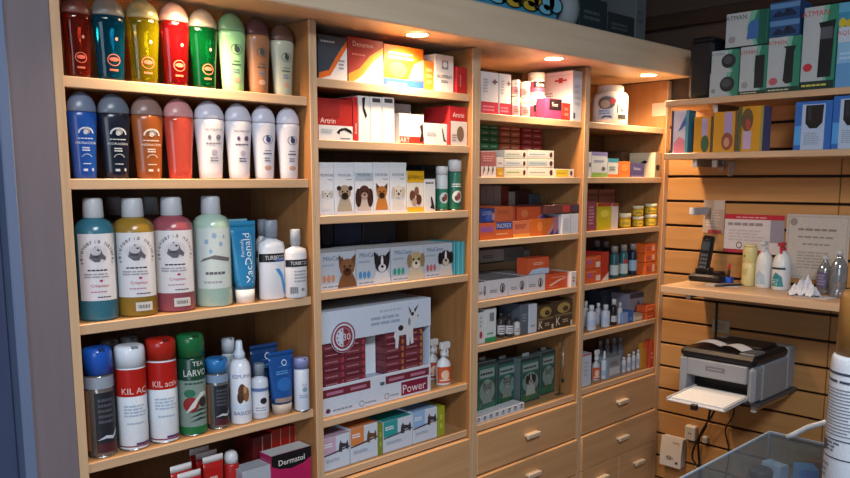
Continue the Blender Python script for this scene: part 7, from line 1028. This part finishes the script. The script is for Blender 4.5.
m = MB(); hp = [(1.86, -.985, 1.0015), (1.86, -1.0, 1.012), (1.86, -1.03, 1.036), (1.86, -1.065, 1.055), (1.86, -1.1, 1.062), (1.86, -1.15, 1.06), (1.86, -1.185, 1.04), (1.86, -1.21, 1.0015)]; m.tube(hp, .0065, M('#c4ccd4', .35), 10); m.build('handle', o)
for lab, x, y, rz, w, d, h, c in (('blue folded carton inside the acrylic case', 1.765, -1.065, 35, .05, .04, .122, '#58a8e8'), ('brown carton inside the acrylic case', 1.66, -.975, 60, .05, .03, .1, '#7a5040'), ('pale carton inside the acrylic case', 1.815, -1.15, 10, .05, .05, .115, '#b4c4d0'), ('white carton inside the acrylic case', 1.80, -.985, 75, .05, .03, .1, '#c4ccd4'), ('orange brown carton inside the acrylic case', 1.835, -1.07, 20, .03, .05, .118, '#9a5a34')):
    k_box(('box', 'small_carton', lab, 'carton', 'cartons inside the acrylic case', x, y, .8535, rz, w, d, h, {'c': c, 'top': c, 'o': [('l', .15, .3, .85, .7, 2, '#8a94a0')]}))
o = thing('dark_jar', 'dark round jar inside the acrylic case', 'jar', (1.72, -.985, .8535))
m = MB(); m.loft([(0, .024, .024), (.004, .028, .028), (.08, .028, .028), (.085, .024, .024)], M('#201c20', .3), 20); m.build('jar_body', o)
m = MB(); m.loft([(.0855, .026, .026), (.105, .026, .026), (.108, .023, .023)], M('#3a3438', .3), 20); m.build('lid', o)
R = .05; bx_, by_ = 1.55, -1.222
o = thing('lotion_bottle', 'large white bottle with tan cap and printed label in the foreground', 'bottle', (bx_, by_, 1.0005), -90)
m = MB(); P = [(0, R*.95), (.004, R), (.265, R), (.278, R*.97), (.285, R*.9)]; m.loft([(z, q, q) for z, q in P], M('#c6ccd6', .35), 32); m.build('bottle_body', o)
m = MB(); m.loft([(.2855, R*.86, R*.86), (.39, R*.84, R*.84), (.402, R*.7, R*.7)], M('#9a6c34', .4), 28); m.build('cap', o)
m = MB(); p = Prt(m, Curv(rfun(P), 1, .03, .262, 200, -30)); ink = M('#3c4250')
p.rect(.03, .955, .97, .975, ink); p.lines(.06, .885, .9, .92, 1, ink); [p.rect(.04, .47+.026*i, .93-.09*((i*7) % 4), .479+.026*i, M('#6c7280')) for i in range(15)]; p.rect(.03, .43, .97, .44, ink); p.lines(.1, .33, .62, .42, 3, M('#5a6070')); p.rect(.03, .28, .97, .29, ink); p.ell(.36, .37, .07, .05, ink); p.lines(.1, .1, .5, .24, 3, M('#7a8090')); m.build('label', o)
# ------------------------------------------------------------------ things on top of the cabinets
zt = 2.1045
o = thing('painted_box', 'turquoise painted box with yellow petal pattern on top of the cabinets', 'box', (1.965, .05, zt))
m = MB(); m.box(-.29, .27, -.06, .12, 0, .2, M('#3a8ab0', .4), .004); p = Prt(m, Flat((-.29, -.06, 0), (1, 0, 0), (0, 0, 1), .56, .2))
rnd = random.Random(4)
for i in range(7):
    cx = .06+.145*i
    for s, c in ((1.25, '#1a1c20'), (1, '#b09a34' if i % 3 else '#6ab0c8')):
        p.l += 1
        for a in (25, 80, 135, 190):
            q = math.radians(a); p.ell(cx+.05*math.cos(q), .28+.16*math.sin(q), .045*s*abs(math.cos(q))+.018*s, .15*s*abs(math.sin(q))+.05*s, M(c), 12)
    p.l += 1; p.ell(cx, .26, .014, .05, M('#14161a'))
m.build('box_body', o)
m = MB(); m.box(-.295, .275, -.065, .125, .2005, .23, M('#2c7090', .4), .004); m.build('lid', o)
o = thing('rounded_bag', 'grey rounded bag on top of the cabinets beside painted box', 'bag', (2.318, .02, zt))
m = MB(); m.ellipsoid((0, 0, .075), (.045, .05, .0745), M('#7c868c', .6), 12, 18); m.build('bag_body', o)
m = MB(); m.tube([(-.025, 0, .145), (-.02, 0, .175), (.02, 0, .175), (.025, 0, .145)], .004, M('#5c666c')); m.build('handle', o)
for x, w, h, c, lab in ((2.46, .17, .13, '#1f3038', 'dark teal storage carton on top of the cabinets'), (2.64, .18, .1, '#2a3034', 'dark grey storage carton on top of the cabinets'), (2.775, .07, .2, '#5c6468', 'upright grey carton at corner end of cabinets')):
    k_box(('box', 'storage_carton', lab, 'carton', None, x, .08, zt, 0, w, .16, h, {'c': c, 'o': [('l', .15, .4, .85, .7, 2, '#46545a')]}))
# ------------------------------------------------------------------ light
def area(name, loc, rot, size, e, c, sy=None):
    L = bpy.data.lights.new(name, 'AREA'); L.energy = e; L.color = c; L.size = size
    if sy: L.shape = 'RECTANGLE'; L.size_y = sy
    o = bpy.data.objects.new(name, L); COL.objects.link(o); o.location = loc; o.rotation_euler = [math.radians(a) for a in rot]
    return o
area('ceiling_panel', (.35, -2.1, 2.8), (0, -8, 0), 1.2, 84, (.9, .95, 1), .6)
area('shop_window', (-1.8, -2.6, 1.6), (90, 0, -50), 1.6, 34, (.72, .84, 1), 1.6)
w = bpy.data.worlds.new('world'); scene.world = w; w.use_nodes = True
w.node_tree.nodes['Background'].inputs[0].default_value = (.5, .55, .65, 1); w.node_tree.nodes['Background'].inputs[1].default_value = .12
# ------------------------------------------------------------------ camera
cam = bpy.data.cameras.new('camera'); co = bpy.data.objects.new('camera', cam); COL.objects.link(co)
co.location = (0, -1.67957, 1.6); co.rotation_euler = (math.radians(90-8.26815), 0, math.radians(-44.1107))
cam.sensor_width = 36; cam.lens = 791.1175/850*36; cam.shift_y = 56/850; cam.clip_start = .05
scene.camera = co
scene.view_settings.view_transform = 'Standard'; scene.view_settings.look = 'None'; scene.view_settings.exposure = 0.15
